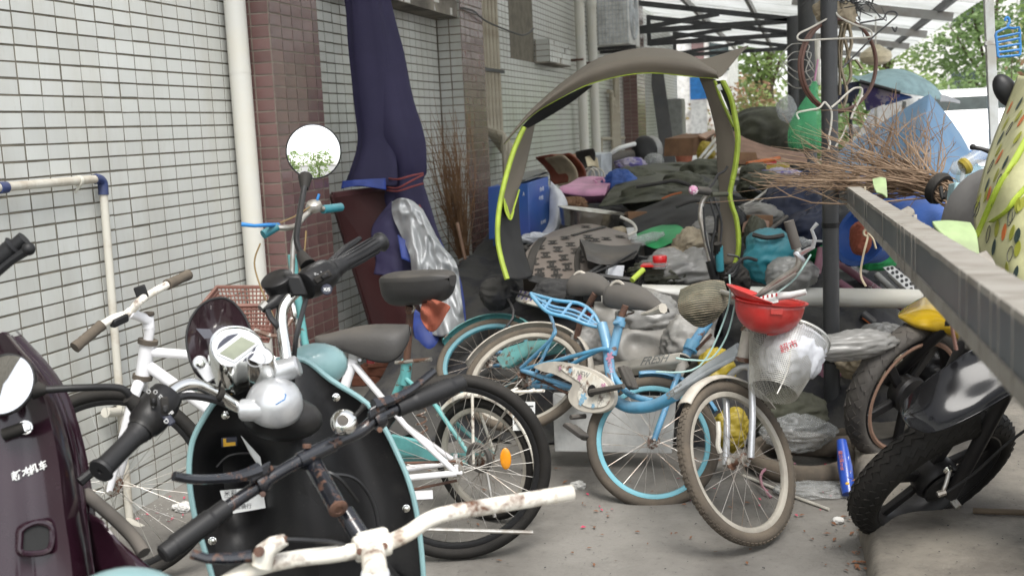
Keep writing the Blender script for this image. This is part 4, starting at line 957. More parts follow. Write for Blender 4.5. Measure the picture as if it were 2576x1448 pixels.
c = D(423, 1052, 1.915); b = MB(); zz = view_n(c); b.box(c, (.026, .014, .006), (unit(CR*.6-CU*.8), np.cross(zz, unit(CR*.6-CU*.8)), zz)); obj('button', b, M['gauge_dark'], hsL, bev=.003)
text('lettering', 'P', M['letter_white'], hsL, D(430, 1039, 1.905), CR*.7-CU*.7, CR*.7+CU*.7, .012); text('lettering', 'D', M['letter_white'], hsL, D(418, 1059, 1.905), CR*.7-CU*.7, CR*.7+CU*.7, .011)
for u, v, s_ in ((391, 986, '○'), (374, 985, '○'), (404, 998, '⇧'), (385, 1020, '⇩')): text('lettering', s_, M['letter_white'], hsL, D(u, v, 1.918), CR, CU, .009)
c = D(812, 697, 2.19); switch(hsR, c, view_n(c), axR, .015, .036); c = D(822, 728, 2.19); b = MB(); zz = view_n(c); b.lathe([(.011, -.006), (.011, .002), (.009, .004), (0, .004)], c, zz, 20); obj('button', b, M['gauge_dark'], hsR)
text('lettering', 'X/S', M['letter_white'], hsR, c+zz*.0046, CR, CU, .0095, bold=.0002)
for u, v, s_ in ((793, 692, '*'), (800, 688, '-'), (808, 684, '·')): text('lettering', s_, M['letter_white'], hsR, D(u, v, 2.2), CR, CU, .012)
# brake reservoir, levers, hoses
c = D(698, 706, 2.2); ra_ = unit(CU*.8-ray(698, 706)*.5-CR*.35); b = MB(); b.lathe([(.014, -.05), (.024, -.035), (.03, -.012), (.031, 0), (.0325, .001), (.0325, .006), (.029, .009), (0, .0095)], c, ra_, 28); obj('brake_reservoir', b, M['black_plastic'], t)
b = MB(); b.tube([D(715, 735, 2.2), D(690, 760, 2.19), D(662, 778, 2.17)], [.014, .013, .008], 12); obj('master_cylinder', b, M['black_plastic'], t)
rod(t, 'hose_bolt', 'steel', [D(668, 762, 2.17), D(655, 775, 2.16)], .007, 6)
b = MB(); b.box(D(742, 716, 2.19), (.034, .02, .045), (CR, unit(ray(0, 0)), unit(CU+CR*-.4))); obj('clamp', b, M['black_plastic'], t, bev=.005)
rod(t, 'brake_hose', 'cable', [D(672, 778, 2.17), D(682, 800, 2.17), D(700, 822, 2.17), D(712, 850, 2.2)], .0065, 8, 5)
rod(t, 'throttle_cable', 'cable', [D(770, 752, 2.2), D(757, 800, 2.19), D(745, 850, 2.18), D(738, 920, 2.2), D(736, 960, 2.25)], .005, 8, 5)
rod(t, 'wiring', 'cable', [D(430, 1010, 1.98), D(470, 995, 2.02), D(540, 1005, 2.06), D(600, 1030, 2.12)], .007, 8, 5)
rod(t, 'brake_lever', 'black_plastic', [D(830, 668, 2.32), D(870, 625, 2.36), D(905, 600, 2.4)], [.012, .009, .006], 8)
rod(t, 'brake_lever', 'black_plastic', [D(330, 1080, 2.0), D(290, 1130, 1.95), D(240, 1178, 1.92), D(200, 1212, 1.9)], [.008, .007, .007, .009], 8, 3)
b = MB(); b.torus(D(549, 992, 2.07), unit(D(600, 1024, 2.1)-D(490, 966, 2.04)), .0135, .003, 18, 6, .006); b.tube([D(552, 972, 2.06), D(556, 956, 2.05)], .003, 4); obj('cable_tie', b, M['black_rubber'], t)
b = MB(); b.torus(D(714, 915, 2.15), unit(CU), .015, .003, 18, 6, .006); b.tube([D(680, 911, 2.14), D(748, 916, 2.15)], .005, 6); obj('cable_tie', b, M['black_rubber'], t)
# mirrors
mc = D(789, 381, 2.45); mR = mirror(t, mc, unit(-ray(789, 381)+A(.02, 0, .045)), .0605, [D(764, 652, 2.27), D(750, 622, 2.29), D(746, 590, 2.31), D(757, 520, 2.37), D(766, 470, 2.42)])
rod(t, 'mirror_boot', 'black_rubber', [D(757, 640, 2.28), D(775, 668, 2.26)], [.011, .017], 12); rod(t, 'mirror_neck', 'black_rubber', [D(766, 475, 2.42), D(768, 445, 2.44)], [.0085, .016], 12)
mc2 = D(12, 966, 1.87); mirror(t, mc2, unit(-ray(12, 966)+A(-.55, .0, .22)), .0535, [D(335, 1012, 1.95), D(318, 985, 1.94), D(290, 974, 1.93), D(200, 975, 1.9), D(110, 980, 1.88), D(80, 982, 1.875)])
rod(t, 'mirror_boot', 'black_rubber', [D(322, 1000, 1.94), D(352, 1028, 1.955)], [.011, .017], 12); rod(t, 'mirror_neck', 'black_rubber', [D(115, 980, 1.88), D(84, 980, 1.874)], [.0085, .017], 12)
# gauge pod
gn = unit(CU*.62-ray(600, 870)*.78-CR*.05); G_ = Pl(D(600, 870, 2.1), gn); z4 = lambda x, y: (x*.3475, 440.3+y*.3475)
go = [(1510, 1215), (1535, 1150), (1600, 1100), (1700, 1085), (1790, 1100), (1870, 1150), (1905, 1200), (1928, 1240), (1975, 1275), (1992, 1320), (1960, 1362), (1890, 1368), (1830, 1345), (1785, 1330), (1740, 1350), (1680, 1388), (1600, 1375), (1535, 1310)]
gp = cr([G_.pt(*z4(*p)) for p in go], 4, True); gc = sum(gp)/len(gp); n_ = len(gp); b = MB(); rings = [(.9, -.004), (.93, -.001), (.965, 0), (1, -.006), (1.04, -.02), (1.07, -.042), (1.06, -.066), (.98, -.09), (.8, -.104), (.5, -.112)]
b.add([gc+(p-gc)*s_+gn*h_ for s_, h_ in rings for p in gp], [(i*n_+k, i*n_+(k+1) % n_, (i+1)*n_+(k+1) % n_, (i+1)*n_+k) for i in range(len(rings)-1) for k in range(n_)]); pod = obj('gauge_pod', b, M['chrome'], t)
b = MB(); b.add([gc+(p-gc)*.905-gn*.004 for p in gp], [tuple(range(n_))]); fc2 = obj('face', b, M['gauge_face'], pod, flat=True)
def gq(name, m, pts, h_, par=None): b = MB(); b.prism([G_.pt(*z4(*p))-gn*.0036 for p in pts], gn*h_); return obj(name, b, M[m], par or pod)
gq('lcd_frame', 'silver_paint', [(1565, 1290), (1745, 1150), (1875, 1215), (1700, 1350)], .002); gq('lcd', 'lcd', [(1588, 1287), (1747, 1167), (1850, 1215), (1690, 1333)], .003)
gq('dial_window', 'gauge_dark', cr([A(1570, 1255), A(1590, 1205), A(1650, 1155), A(1725, 1140)], 4), .001); gq('dial_window', 'gauge_dark', cr([A(1730, 1345), A(1800, 1300), A(1850, 1225), A(1835, 1290), A(1790, 1335)], 3), .001)
b = MB(); c = G_.pt(*z4(1855, 1325)); b.torus(c-gn*.003, gn, .017, .0012, 24, 5); obj('badge_ring', b, M['silver_paint'], pod)
# smoked screen
wn = unit(-hd_*.8+up*.35-ray(550, 860)*.25); Wn = Pl(D(550, 860, 2.2), wn)
wo = [(469, 857), (473, 822), (486, 791), (511, 763), (542, 750), (570, 751), (594, 767), (615, 795), (630, 830), (640, 880), (600, 945), (540, 962), (500, 945), (478, 905)]
wp = cr([Wn.pt(u, v) for u, v in wo], 4, True); wc = sum(wp)/len(wp); n_ = len(wp); b = MB(); rg_ = [1, .97, .8, .6, .4, .2]
wv = []
for s_ in rg_: wv += [wc+(p-wc)*s_-wn*.03*(1-s_*s_) for p in wp]
b.add(wv, [(i*n_+k, i*n_+(k+1) % n_, (i+1)*n_+(k+1) % n_, (i+1)*n_+k) for i in range(len(rg_)-1) for k in range(n_)]+[tuple((len(rg_)-1)*n_+k for k in range(n_))]); ws = obj('windscreen', b, M['smoked'], t, sol=.003)
b = MB(); b.tube(wp, .0025, 6, closed=True); obj('screen_rim', b, M['black_plastic'], ws)
b = MB(); b.bar(D(503, 912, 2.16), D(535, 955, 2.14), .026, .006, ray(503, 912)); b.lathe([(.014, -.004), (.014, .003)], D(503, 912, 2.155), view_n(D(503, 912, 2.1)), 18); obj('screen_bracket', b, M['silver_paint'], t, bev=.002); screw(t, D(504, 912, 2.15), view_n(D(503, 912, 2.1)), .007)
b = MB()
for k in range(3):
    a_ = .6+k*2.1; c = Wn.pt(545, 852)+wn*.006; d_ = math.cos(a_)*CR+math.sin(a_)*CU; e_ = np.cross(d_, wn); pts = [c+d_*r_*.045+e_*w_*.011 for r_, w_ in ((.1, 0), (.45, 1), (1, 0), (.45, -1))]; b.prism(pts, wn*.0008)
obj('screen_emblem', b, M['gauge_dark'], ws)
# labels on the inner shield
def on_shield(u, v, h_): r = D(u, v, 1); return P(u, v)+sN_*h_
b = MB(); lp = [on_shield(u, v, .005) for u, v in ((553, 1232), (660, 1222), (668, 1275), (570, 1292))]; b.prism(lp, sN_*.0012); lb = obj('info_label', b, M['paper_label'], t, flat=True)
lx, ly = unit(lp[1]-lp[0]), unit(lp[0]-lp[3]); ly = unit(ly-lx*(ly@lx)); l0 = on_shield(563, 1240, .0068)
text('lettering', '米彩', M['ink'], lb, l0+lx*.0-ly*.0, lx, ly, .013, align='LEFT'); text('lettering', '实用贴心', M['ink'], lb, l0-ly*.016+lx*.006, lx, ly, .011, align='LEFT'); text('lettering', '轻松骑行', M['ink'], lb, l0-ly*.03+lx*.01, lx, ly, .011, align='LEFT')
b = MB(); b.bar(l0-ly*.0075, l0-ly*.0075+lx*.06, .0006, .0006, sN_); obj('label_line', b, M['ink'], lb)
b = MB(); b.box(on_shield(577, 1113, -.012), (.032, .02, .004), (lx, ly, sN_)); k_ = obj('hook_plate', b, M['gauge_dark'], t, bev=.002); c = on_shield(577, 1114, -.008); b = MB(); b.box(c-ly*.003, (.024, .007, .004), (lx, ly, sN_)); b.box(c-lx*.009+ly*.002, (.006, .014, .004), (lx, ly, sN_)); obj('hook', b, M['yellow_sticker'], k_)
b = MB(); b.add([on_shield(u, v, h_) for u, v, h_ in ((605, 1090, .03), (652, 1140, .045), (660, 1180, .05), (628, 1135, .035))], [(0, 1, 2, 3)]); obj('paper_tag', b, M['paper_label'], t, sol=.001, flat=True)
rod(t, 'loop_cable', 'cable', [on_shield(800, 1180, .06), on_shield(880, 1190, .05), on_shield(930, 1250, .03), on_shield(950, 1330, .02), on_shield(960, 1420, .01)], .004, 8, 6)
b = MB(); b.tube(cr([on_shield(u, v, -.02) for u, v in ((545, 1178), (575, 1150), (620, 1143), (655, 1150))], 5), .003, 6); obj('pocket_lip', b, M['black_plastic'], t)
# the rest of the scooter, low down
sb = A(-1.0, 2.25, 0)
wheel(t, sb+hd_*.28+A(0, 0, .21), unit(np.cross(hd_, up)), .21, .045, 'cast_black', 'black_rubber', 6)
fender(t, sb+hd_*.28+A(0, 0, .21), unit(np.cross(hd_, up)), .235, .07, 'mint', -1.2, 1.2, up); rod(t, 'fork', 'black_metal', [sb+hd_*.28+A(0, 0, .21)+unit(np.cross(hd_, up))*.08, D(712, 1060, 2.3)], .02, 10)
b = MB(); b.box(sb-hd_*.28+A(0, 0, .32), (.3, .5, .08), (unit(np.cross(hd_, up)), hd_, up)); obj('footboard', b, M['black_plastic'], t, bev=.02)
# ------------------------------------------------------------------ purple scooter at the left edge
t = thing('scooter', 'dark purple scooter front lettered in white at the left edge', 'scooter', (-1.6, 1.55, 0))
pn = unit(-ray(80, 1200)+A(.25, 0, .1)); Pp = Pl(D(120, 1200, 1.95), pn); P = Pp.pt
edge = cr([A(20, 850), A(60, 893), A(95, 930), A(135, 990), A(165, 1070), (A(190, 1170)), A(208, 1296), A(224, 1380), A(236, 1470), A(242, 1560)], 4)
G = []
for e in edge:
    row = []
    for k in range(15):
        f = k/14; u = -90+(e[0]+90)*f; row.append(P(u, e[1])+pn*(.05*math.sin(f*PI*.5)*(1-f)**.0-.06*f**6+.028*math.exp(-((f-.8)/.08)**2)-.012*math.exp(-((f-.55)/.12)**2)))
    G.append(row)
b = MB(); b.surf(G); fp = obj('fairing', b, M['purple'], t, sol=.006, off=-1)
b = MB(); b.tube([r[-1]+A(.0, 0, 0) for r in G], .011, 10); obj('fairing_edge', b, M['purple'], t)
b = MB(); G2 = [[r[-1], r[-1]+hd_*.04+A(.02, 0, 0), r[-1]+hd_*.1] for r in G]; b.surf(G2); obj('fairing_side', b, M['purple'], t, sol=.004)

for ch, (u_, v_) in zip('新本机车', ((38, 1198), (64, 1189), (90, 1180), (116, 1171))):
    c, n = at_sheet(G, u_, v_); lx = unit(P(122, 1170)-P(33, 1200)); lx = unit(lx-n*(lx@n)); text('lettering', ch, M['letter_white'], fp, c+n*.009, lx, np.cross(n, lx), .0165, shear=.15, bold=.0004)
dv = cr([P(u, v) for u, v in ((45, 1332), (80, 1315), (112, 1322), (120, 1345), (112, 1382), (80, 1392), (42, 1388), (40, 1358))], 4, True); b = MB(); b.prism([p+pn*.047 for p in dv], -pn*.02); obj('air_duct', b, M['canopy_black'], fp); b = MB(); b.tube([p+pn*.049 for p in dv], .0055, 8, closed=True); obj('duct_rim', b, M['purple'], fp)  # black plug stands in for the shade inside the duct opening
b = MB(); b.tube([P(0, 1100)+pn*.05, P(48, 1085)+pn*.07], .011, 10); o = obj('bolt', b, M['black_rubber'], t); screw(t, P(48, 1085)+pn*.07, pn, .009)
bp = [D(215, 1240, 2.0), D(285, 1300, 1.97), D(335, 1350, 1.95), D(362, 1390, 1.93)]
rod(t, 'trim_strip', 'cat_grey', cr(bp, 5), [.012]*16, 10)
b = MB(); G = []
for i in range(11):
    f = i/10; c0 = D(222+20*f, 1290+150*f, 1.95); c1 = D(262+150*f, 1335+120*f, 1.9); row = []
    for k in range(11): g = k/10; row.append(c0*(1-g)+c1*g+pn*.045*math.sin(g*PI)+A(0, 0, .0))
    G.append(row)
b.surf(G); obj('lower_fairing', b, M['purple'], t, sol=.005)
ga, gb_ = D(-45, 690, 2.0), D(62, 600, 2.0); d_ = gb_-ga; pr = []
for i in range(27): f = i/26; pr.append(((.0185 if f < .74 else .022 if f < .8 else .014)*(1+.05*(i % 2 if f < .74 else 0)), np.linalg.norm(d_)*f))
b = MB(); b.lathe(pr, ga, d_, 20); obj('grip', b, M['grip_rubber'], t)
rod(t, 'brake_lever', 'grip_rubber', [D(-30, 705, 1.98), D(30, 655, 1.98), D(74, 626, 1.98)], [.008, .007, .009], 8); b = MB(); b.ell(D(72, 626, 1.98), (.012, .012, .012)); obj('lever_ball', b, M['grip_rubber'], t)
rod(t, 'handlebar', 'black_metal', [ga, D(-120, 760, 2.05), D(-260, 800, 2.15)], .012, 10, 4); pw = D(-60, 1300, 2.05)
wheel(t, A(-1.75, 1.9, .22), unit(A(.8, -.5, 0)), .22, .045, 'cast_black', 'black_rubber', 6); b = MB(); b.box(A(-1.85, 1.35, .35), (.3, .8, .25), (unit(A(.8, .5, 0)), unit(A(-.5, .85, 0)), up)); obj('underbody', b, M['black_plastic'], t, bev=.05)
# ------------------------------------------------------------------ two bicycles nearest the camera: only their handlebars reach the picture
def front_bike(t, top, fwd, m, wr):
    """head, fork, wheel and frame below the frame edge, standing on the floor"""
    fwd = unit(fwd); sd_ = np.cross(fwd, up); hub = A(top[0], top[1], 0)+fwd*.2+A(0, 0, wr); crown = top+(hub-top)*.55; crown[2] = max(crown[2], wr*2+.05)
    rod(t, 'head_tube', m, [top*.8+crown*.2, crown], .019, 12)
    for s in (-1, 1): rod(t, 'fork_leg', m, [crown+sd_*.01*s, crown+sd_*.045*s-A(0, 0, .03), hub+sd_*.055*s], .011, 8, 3)
    wheel(t, hub, sd_, wr, .02, 'rusty_steel', 'black_rubber', 24); rh = hub-fwd*.98; wheel(t, rh, sd_, wr, .02, 'rusty_steel', 'black_rubber', 24)
    bb = A(rh[0], rh[1], .27)+fwd*.42; st = bb-fwd*.12+A(0, 0, .42)
    rod(t, 'down_tube', m, [crown+A(0, 0, .02), bb], .017, 10); rod(t, 'seat_tube', m, [bb, st], .016, 10); rod(t, 'top_tube', m, [top*.7+crown*.3, bb+(st-bb)*.55], .015, 10)
    for s in (-1, 1): rod(t, 'chain_stay', m, [bb+sd_*.03*s, rh+sd_*.055*s], .009, 8); rod(t, 'seat_stay', m, [bb+(st-bb)*.6, rh+sd_*.055*s], .008, 8)
    saddle(t, st+fwd*.17+A(0, 0, .05), st-fwd*.1+A(0, 0, .06), up, .08, 'dark_saddle', .05)
t = thing('bicycle', 'bicycle with rust flecked black handlebar and chrome bell in front of the mint scooter', 'bicycle', (-.75, 1.75, 0))
B = lambda u, v: D(u, v, 1.76+(u-405)/765*.36)
rod(t, 'handlebar', 'black_enamel', [B(560, 1283), B(610, 1248), B(650, 1222), B(690, 1195), B(745, 1163), B(795, 1133), B(850, 1110), B(905, 1085), B(938, 1058), B(967, 1040), B(1000, 1026)], .0115, 14, 5)
rod(t, 'handlebar_sleeve', 'black_enamel', [B(752, 1159), B(838, 1116)], .0145, 16)
for a_, c_ in ((B(570, 1276), B(408, 1396)), (B(998, 1027), B(1166, 960))):
    d_ = c_-a_; L_ = np.linalg.norm(d_); pr = []
    for i in range(41): f = i/40; rr = .0165 if f < .25 else (.0178+.0008*(i % 2) if f < .82 else .0165); pr.append((rr if i < 40 else .013, L_*f))
    b = MB(); b.lathe(pr, a_, d_, 20); obj('grip', b, M['grip_rubber'], t)
s0, s1 = B(790, 1170), D(850, 1277, 1.86)
rod(t, 'stem', 'black_enamel', [s0, s1], .0165, 18); b = MB(); sa = unit(s1-s0); b.lathe([(.0165, 0), (.0168, .003), (.014, .005), (.008, .0055), (.0075, .0035), (0, .0035)], s1, sa, 22); obj('stem_cap', b, M['old_rust'], t)
rod(t, 'stem_bolt', 'old_rust', [B(772, 1143)+CU*.012, B(772, 1143)+CU*.018], .0075, 12)
rod(t, 'steerer', 'black_enamel', [D(868, 1288, 1.9), D(940, 1400, 1.86)], .0165, 16)
b = MB(); bc_ = D(864, 1060, 1.93); bn = unit(-ray(864, 1060)+CU*.25-CR*.1); b.lathe([(.02, -.014), (.0235, -.006), (.022, .001), (.016, .007), (.0105, .0085), (.0105, .0105), (0, .0115)], bc_, bn, 30); be = obj('bell', b, M['chrome'], t)
b = MB(); b.lathe([(.0102, .0108), (0, .012)], bc_, bn, 20); obj('bell_cap', b, M['cat_grey'], be); rod(t, 'bell_thumb_lever', 'black_plastic', [D(890, 1048, 1.95), D(908, 1030, 1.95), D(918, 1018, 1.95)], [.004, .004, .006], 8)
for q, c in (([(652, 1180), (600, 1198), (520, 1205), (470, 1203), (437, 1196)], (655, 1212)), ([(940, 1020), (985, 1005), (1030, 982), (1065, 955), (1092, 932)], (950, 1052))):
    rod(t, 'brake_lever', 'black_enamel', [B(u, v)-unit(ray(u, v))*.012 for u, v in q], [.013]+[.011, .008, .008, .008]*4+[.009]*0 if False else [.013-.005*min(1, i/8) for i in range(21)], 8, 5)
    e = B(*c); b = MB(); b.torus(e, unit(B(c[0]+30, c[1]-17)-e), .0155, .006, 18, 6, .012); obj('lever_clamp', b, M['black_enamel'], t); b = MB(); b.box(e-unit(ray(*c))*.012+CU*.016, (.04, .02, .022), (unit(B(c[0]+30, c[1]-17)-e), unit(ray(*c)), CU)); obj('lever_bracket', b, M['black_enamel'], t, bev=.004); b = MB(); b.lathe([(.005, 0), (.005, .003), (0, .004)], e-unit(ray(*c))*.017+CR*.004-CU*.02, view_n(e), 10); obj('clamp_bolt', b, M['old_rust'], t)
rod(t, 'brake_cable', 'cable', [B(680, 1176), B(740, 1175), B(800, 1182), D(850, 1200, 1.95), D(900, 1260, 2.0)], .0035, 6, 5); rod(t, 'brake_cable', 'cable', [B(820, 1120), B(840, 1098), B(865, 1075)], .0035, 6, 4); rod(t, 'cable_end', 'old_rust', [B(662, 1184), B(684, 1177)], .0055, 8)
front_bike(t, D(940, 1400, 1.86), A(-.35, .9, 0), 'black_enamel', .3)
t = thing('bicycle', 'nearest bicycle with bare chipped white handlebar and white stem', 'bicycle', (-.5, 1.3, 0))
B = lambda u, v: D(u, v, 1.5+(u-600)/840*.2)
rod(t, 'handlebar', 'chip_white', [B(560, 1470), B(610, 1442), B(680, 1417), B(760, 1402), B(850, 1392), B(930, 1376), B(985, 1360), B(1030, 1338), B(1075, 1308), B(1125, 1290), B(1200, 1277), B(1320, 1258), B(1438, 1238)], .0115, 16, 5)
b = MB(); e0, e1 = B(1190, 1279), B(1439, 1238); b.tube([e0, e1], .0122, 18, cap=False); obj('bar_end', b, M['chip_white'], t, sol=.002, off=-1)
c = B(936, 1372); bx_ = unit(B(990, 1360)-B(880, 1385)); b = MB(); b.tube([c-bx_*.026, c+bx_*.026], .0185, 20); b.box(c+CU*.012, (.044, .02, .02), (bx_, unit(np.cross(bx_, CU)), CU)); cl = obj('stem_clamp', b, M['chip_white'], t, bev=.004)
for s in (-1, 1): b = MB(); b.lathe([(.005, 0), (.005, .004), (0, .005)], c+bx_*.018*s-unit(ray(936, 1372))*.018-CU*.004, view_n(c), 10); obj('clamp_bolt', b, M['old_rust'], cl)
s1 = D(944, 1442, 1.5); rod(t, 'stem', 'chip_white', [c, (c+s1)/2, s1], .017, 16); b = MB(); b.lathe([(.02, -.05), (.02, -.004), (.019, 0), (.006, .0015), (.0055, -.001), (0, -.001)], s1, unit(CU-ray(944, 1440)*.9), 24); obj('stem_cap', b, M['silver_paint'], t)
c2_ = B(662, 1385); b = MB(); b.tube([D(718, 1356, 1.5), D(690, 1368, 1.5), D(668, 1385, 1.5), D(655, 1420, 1.5)], [.008, .012, .014, .016], 12); obj('lever_bracket', b, M['chip_white'], t); rod(t, 'brake_lever', 'black_enamel', [D(632, 1398, 1.49), D(580, 1404, 1.48), D(520, 1404, 1.47), D(482, 1392, 1.47)], [.009, .008, .007, .007], 8, 1); rod(t, 'bolt', 'old_rust', [D(653, 1386, 1.485), D(651, 1387, 1.475)], .007, 10)
rod(t, 'brake_cable', 'cable', [D(716, 1356, 1.5), D(780, 1358, 1.52), D(860, 1368, 1.56), D(930, 1410, 1.6), D(1010, 1470, 1.6)], .0032, 6, 5); rod(t, 'cable_end', 'old_rust', [D(700, 1357, 1.5), D(722, 1356, 1.5)], .005, 8)
front_bike(t, s1-A(0, 0, .06), A(-.3, .93, 0), 'chip_white', .3)
# nose of another mint scooter right at the bottom edge
t = thing('scooter', 'rounded mint scooter cowl just rising over the bottom left edge', 'scooter', (-.72, 1.0, 0))
b = MB(); c = D(310, 1560, 1.2); b.ell(c, (.075, .06, .056), (unit(CR+CU*.05), unit(np.cross(CU, CR))*-1, CU), 28, 16); obj('cowl', b, M['mint'], t)
b = MB(); b.ell(c-A(0, 0, .2), (.11, .1, .2)); obj('front_body', b, M['mint'], t); wheel(t, A(c[0]+.05, c[1]-.05, .21), unit(A(.8, -.5, 0)), .21, .045, 'cast_black', 'black_rubber', 6); rod(t, 'fork', 'black_metal', [c-A(0, 0, .3), A(c[0]+.05, c[1]-.05, .21)+A(.06, -.04, 0)], .02, 10)
# ================================================================== the heap under the shelter
def interp2(Gr, nu, nv):
    rows = [cr([np.array(p, float) for p in r], nv) for r in Gr]; n = len(rows[0])
    cols = [cr([rows[i][k] for i in range(len(rows))], nu) for k in range(n)]
    return [[cols[k][i] for k in range(n)] for i in range(len(cols[0]))]
def sheet(name, m, Gr, parent=None, fold=.012, freq=9, seed=0, k=6, sol=.004, back=0, crease=.5, sub=0, an=(1, 1, 1)):
    """cloth laid over the control points (u, v, distance); folds are real relief"""
    Fg = interp2(Gr, k, k); G = []
    for r in Fg:
        row = []
        for u, v, d in r:
            p = D(u, v, d); q = p*np.array(an); f = nz(q+A(seed, seed*2, 0), freq)+crease*(1-2*math.sqrt(nz(q+A(0, seed, seed), freq*1.7)**2+.002))+.25*nz(q, freq*4)
            row.append(p-unit(ray(u, v))*fold*f)
        G.append(row)
    b = MB(); b.surf(G); b.soft = not back
    if back:
        m_, n_ = len(G), len(G[0]); rim = [G[0][j] for j in range(n_)]+[G[i][-1] for i in range(1, m_)]+[G[-1][j] for j in range(n_-2, -1, -1)]+[G[i][0] for i in range(m_-2, 0, -1)]
        bk = [p+unit(p-CAM)*back-A(0, 0, back*.4) for p in rim]; q = len(rim); b.add(rim+bk, [(i, (i+1) % q, (i+1) % q+q, i+q) for i in range(q)]+[tuple(range(q, 2*q))])
    o = obj(name, b, M[m], parent, sol=0 if back else sol, sub=sub); return o, G
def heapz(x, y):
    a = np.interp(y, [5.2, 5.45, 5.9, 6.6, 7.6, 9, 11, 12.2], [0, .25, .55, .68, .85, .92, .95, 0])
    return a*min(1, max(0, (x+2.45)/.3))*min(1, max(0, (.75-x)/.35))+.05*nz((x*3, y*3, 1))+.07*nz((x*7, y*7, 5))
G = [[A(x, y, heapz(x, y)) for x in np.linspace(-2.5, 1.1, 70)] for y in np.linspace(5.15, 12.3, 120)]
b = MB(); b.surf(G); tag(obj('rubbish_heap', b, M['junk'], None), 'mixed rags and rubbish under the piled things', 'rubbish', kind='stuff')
# navy parasol furled and tied, leaning in the wall bay
t = thing('parasol', 'big furled navy garden parasol tied with red rope, silver lining showing', 'parasol', (-2.45, 6.5, 0))
def furl(rows, m, name, d, par, folds=5, amp=.14, sq=.5, ph=0):
    b = MB(); G = []; rr = cr([A(*r) for r in rows], 5)
    for i, (u0, u1, v, dd) in enumerate(rr):
        c = D((u0+u1)/2, v, dd); hw = (u1-u0)/2*dd/F; row = []
        for k in range(48):
            a = 2*PI*k/48; f = 1+amp*math.cos(folds*a+ph+i*.05)+.06*nz((math.cos(a)*1.5, math.sin(a)*1.5, i*.12))*2+.035*nz((math.cos(a)*5, math.sin(a)*5, i*.22+ph))+.03*math.exp(-((v-455)/40)**2)*nz((math.cos(a)*9, math.sin(a)*9, i*.9))*3
            row.append(c+CR*hw*math.cos(a)*f*.93+unit(np.cross(CU, CR))*hw*sq*math.sin(a)*f)
        G.append(row+[row[0]])
    b.surf(G); b.add(G[-1][:-1], [tuple(range(48))]); return obj(name, b, M[m], par)
furl([(850, 955, -160, 6.6), (866, 984, 0, 6.6), (879, 1010, 110, 6.6), (890, 1034, 220, 6.6), (902, 1058, 310, 6.6), (915, 1073, 370, 6.6), (955, 1074, 420, 6.6), (976, 1064, 455, 6.6), (965, 1076, 495, 6.58), (985, 1100, 560, 6.55), (1000, 1130, 640, 6.5), (1020, 1158, 730, 6.46), (1040, 1170, 820, 6.42), (1062, 1172, 882, 6.4)], 'navy_cloth', 'canopy', 6.6, t, 5, .12, .55)
furl([(868, 945, -60, 6.52), (877, 975, 120, 6.52), (891, 990, 280, 6.52), (896, 995, 360, 6.52), (878, 1006, 430, 6.5), (862, 1000, 468, 6.5)], 'navy_cloth', 'canopy_fold', 6.5, t, 4, .10, .3, 1.)
sheet('hem', 'blue_cloth', [[(862, 455, 6.42), (900, 452, 6.4), (970, 448, 6.42)], [(858, 475, 6.42), (905, 468, 6.4), (972, 478, 6.42)]], t, .008, 14)
sheet('flap', 'navy_cloth', [[(985, 505, 6.4), (1010, 520, 6.38), (1050, 540, 6.4)], [(935, 575, 6.3), (985, 560, 6.28), (1040, 620, 6.35)], [(945, 650, 6.28), (990, 650, 6.25), (1040, 690, 6.3)], [(940, 690, 6.28), (985, 700, 6.25), (1035, 760, 6.3)]], t, .02, 9, 3)
sheet('lining', 'silver_cloth', [[(986, 508, 6.26), (1008, 498, 6.24), (1036, 505, 6.24), (1064, 528, 6.28)], [(990, 550, 6.22), (1030, 556, 6.19), (1070, 575, 6.19), (1108, 612, 6.24)], [(1030, 640, 6.18), (1065, 640, 6.15), (1105, 645, 6.15), (1148, 664, 6.2)], [(1042, 725, 6.14), (1078, 722, 6.11), (1118, 725, 6.11), (1160, 742, 6.16)], [(1082, 840, 6.08), (1108, 846, 6.06), (1140, 838, 6.06), (1169, 812, 6.1)]], t, .06, 11, 5, 12, crease=.7, an=(1, 1, .22))
sheet('flap', 'blue_cloth', [[(1000, 590, 6.2), (1030, 610, 6.2)], [(1010, 650, 6.18), (1045, 665, 6.18)]], t, .01, 9, 2)
sheet('flap', 'blue_cloth', [[(1105, 600, 6.26), (1130, 650, 6.22)], [(1130, 660, 6.22), (1158, 700, 6.2)], [(1155, 760, 6.16), (1172, 800, 6.16)], [(1120, 850, 6.14), (1165, 880, 6.14)]], t, .012, 9, 4)
sheet('flap', 'blue_cloth', [[(1035, 770, 6.14), (1060, 790, 6.12), (1090, 820, 6.12)], [(1040, 830, 6.12), (1070, 850, 6.1), (1110, 870, 6.12)], [(1050, 875, 6.12), (1080, 880, 6.1), (1105, 885, 6.12)]], t, .015, 9, 6)
for v0, v1 in ((448, 436), (470, 440), (478, 462)):
    rod(t, 'rope', 'red_rope', [D(972, v0, 6.5), D(1000, v0+3, 6.37), D(1035, (v0+v1)/2, 6.36), D(1064, v1, 6.45)], .006, 6, 4)
rod(t, 'rope', 'red_rope', [D(1055, 515, 6.4), D(1075, 560, 6.3), D(1090, 600, 6.25), D(1085, 640, 6.22), D(1078, 620, 6.22)], .005, 6, 5)
rod(t, 'pole', 'steel', [D(1085, 590, 6.35), onz(1140, 900, 0)], .02, 12)
for s_ in range(4): rod(t, 'rib', 'steel', [D(1085+5*s_, 600, 6.22), D(1128+8*s_, 850, 6.1)], .005, 6)
t = thing('panel', 'dark red lacquered board with raised rim leaning behind the parasol', 'board', onz(978, 955))
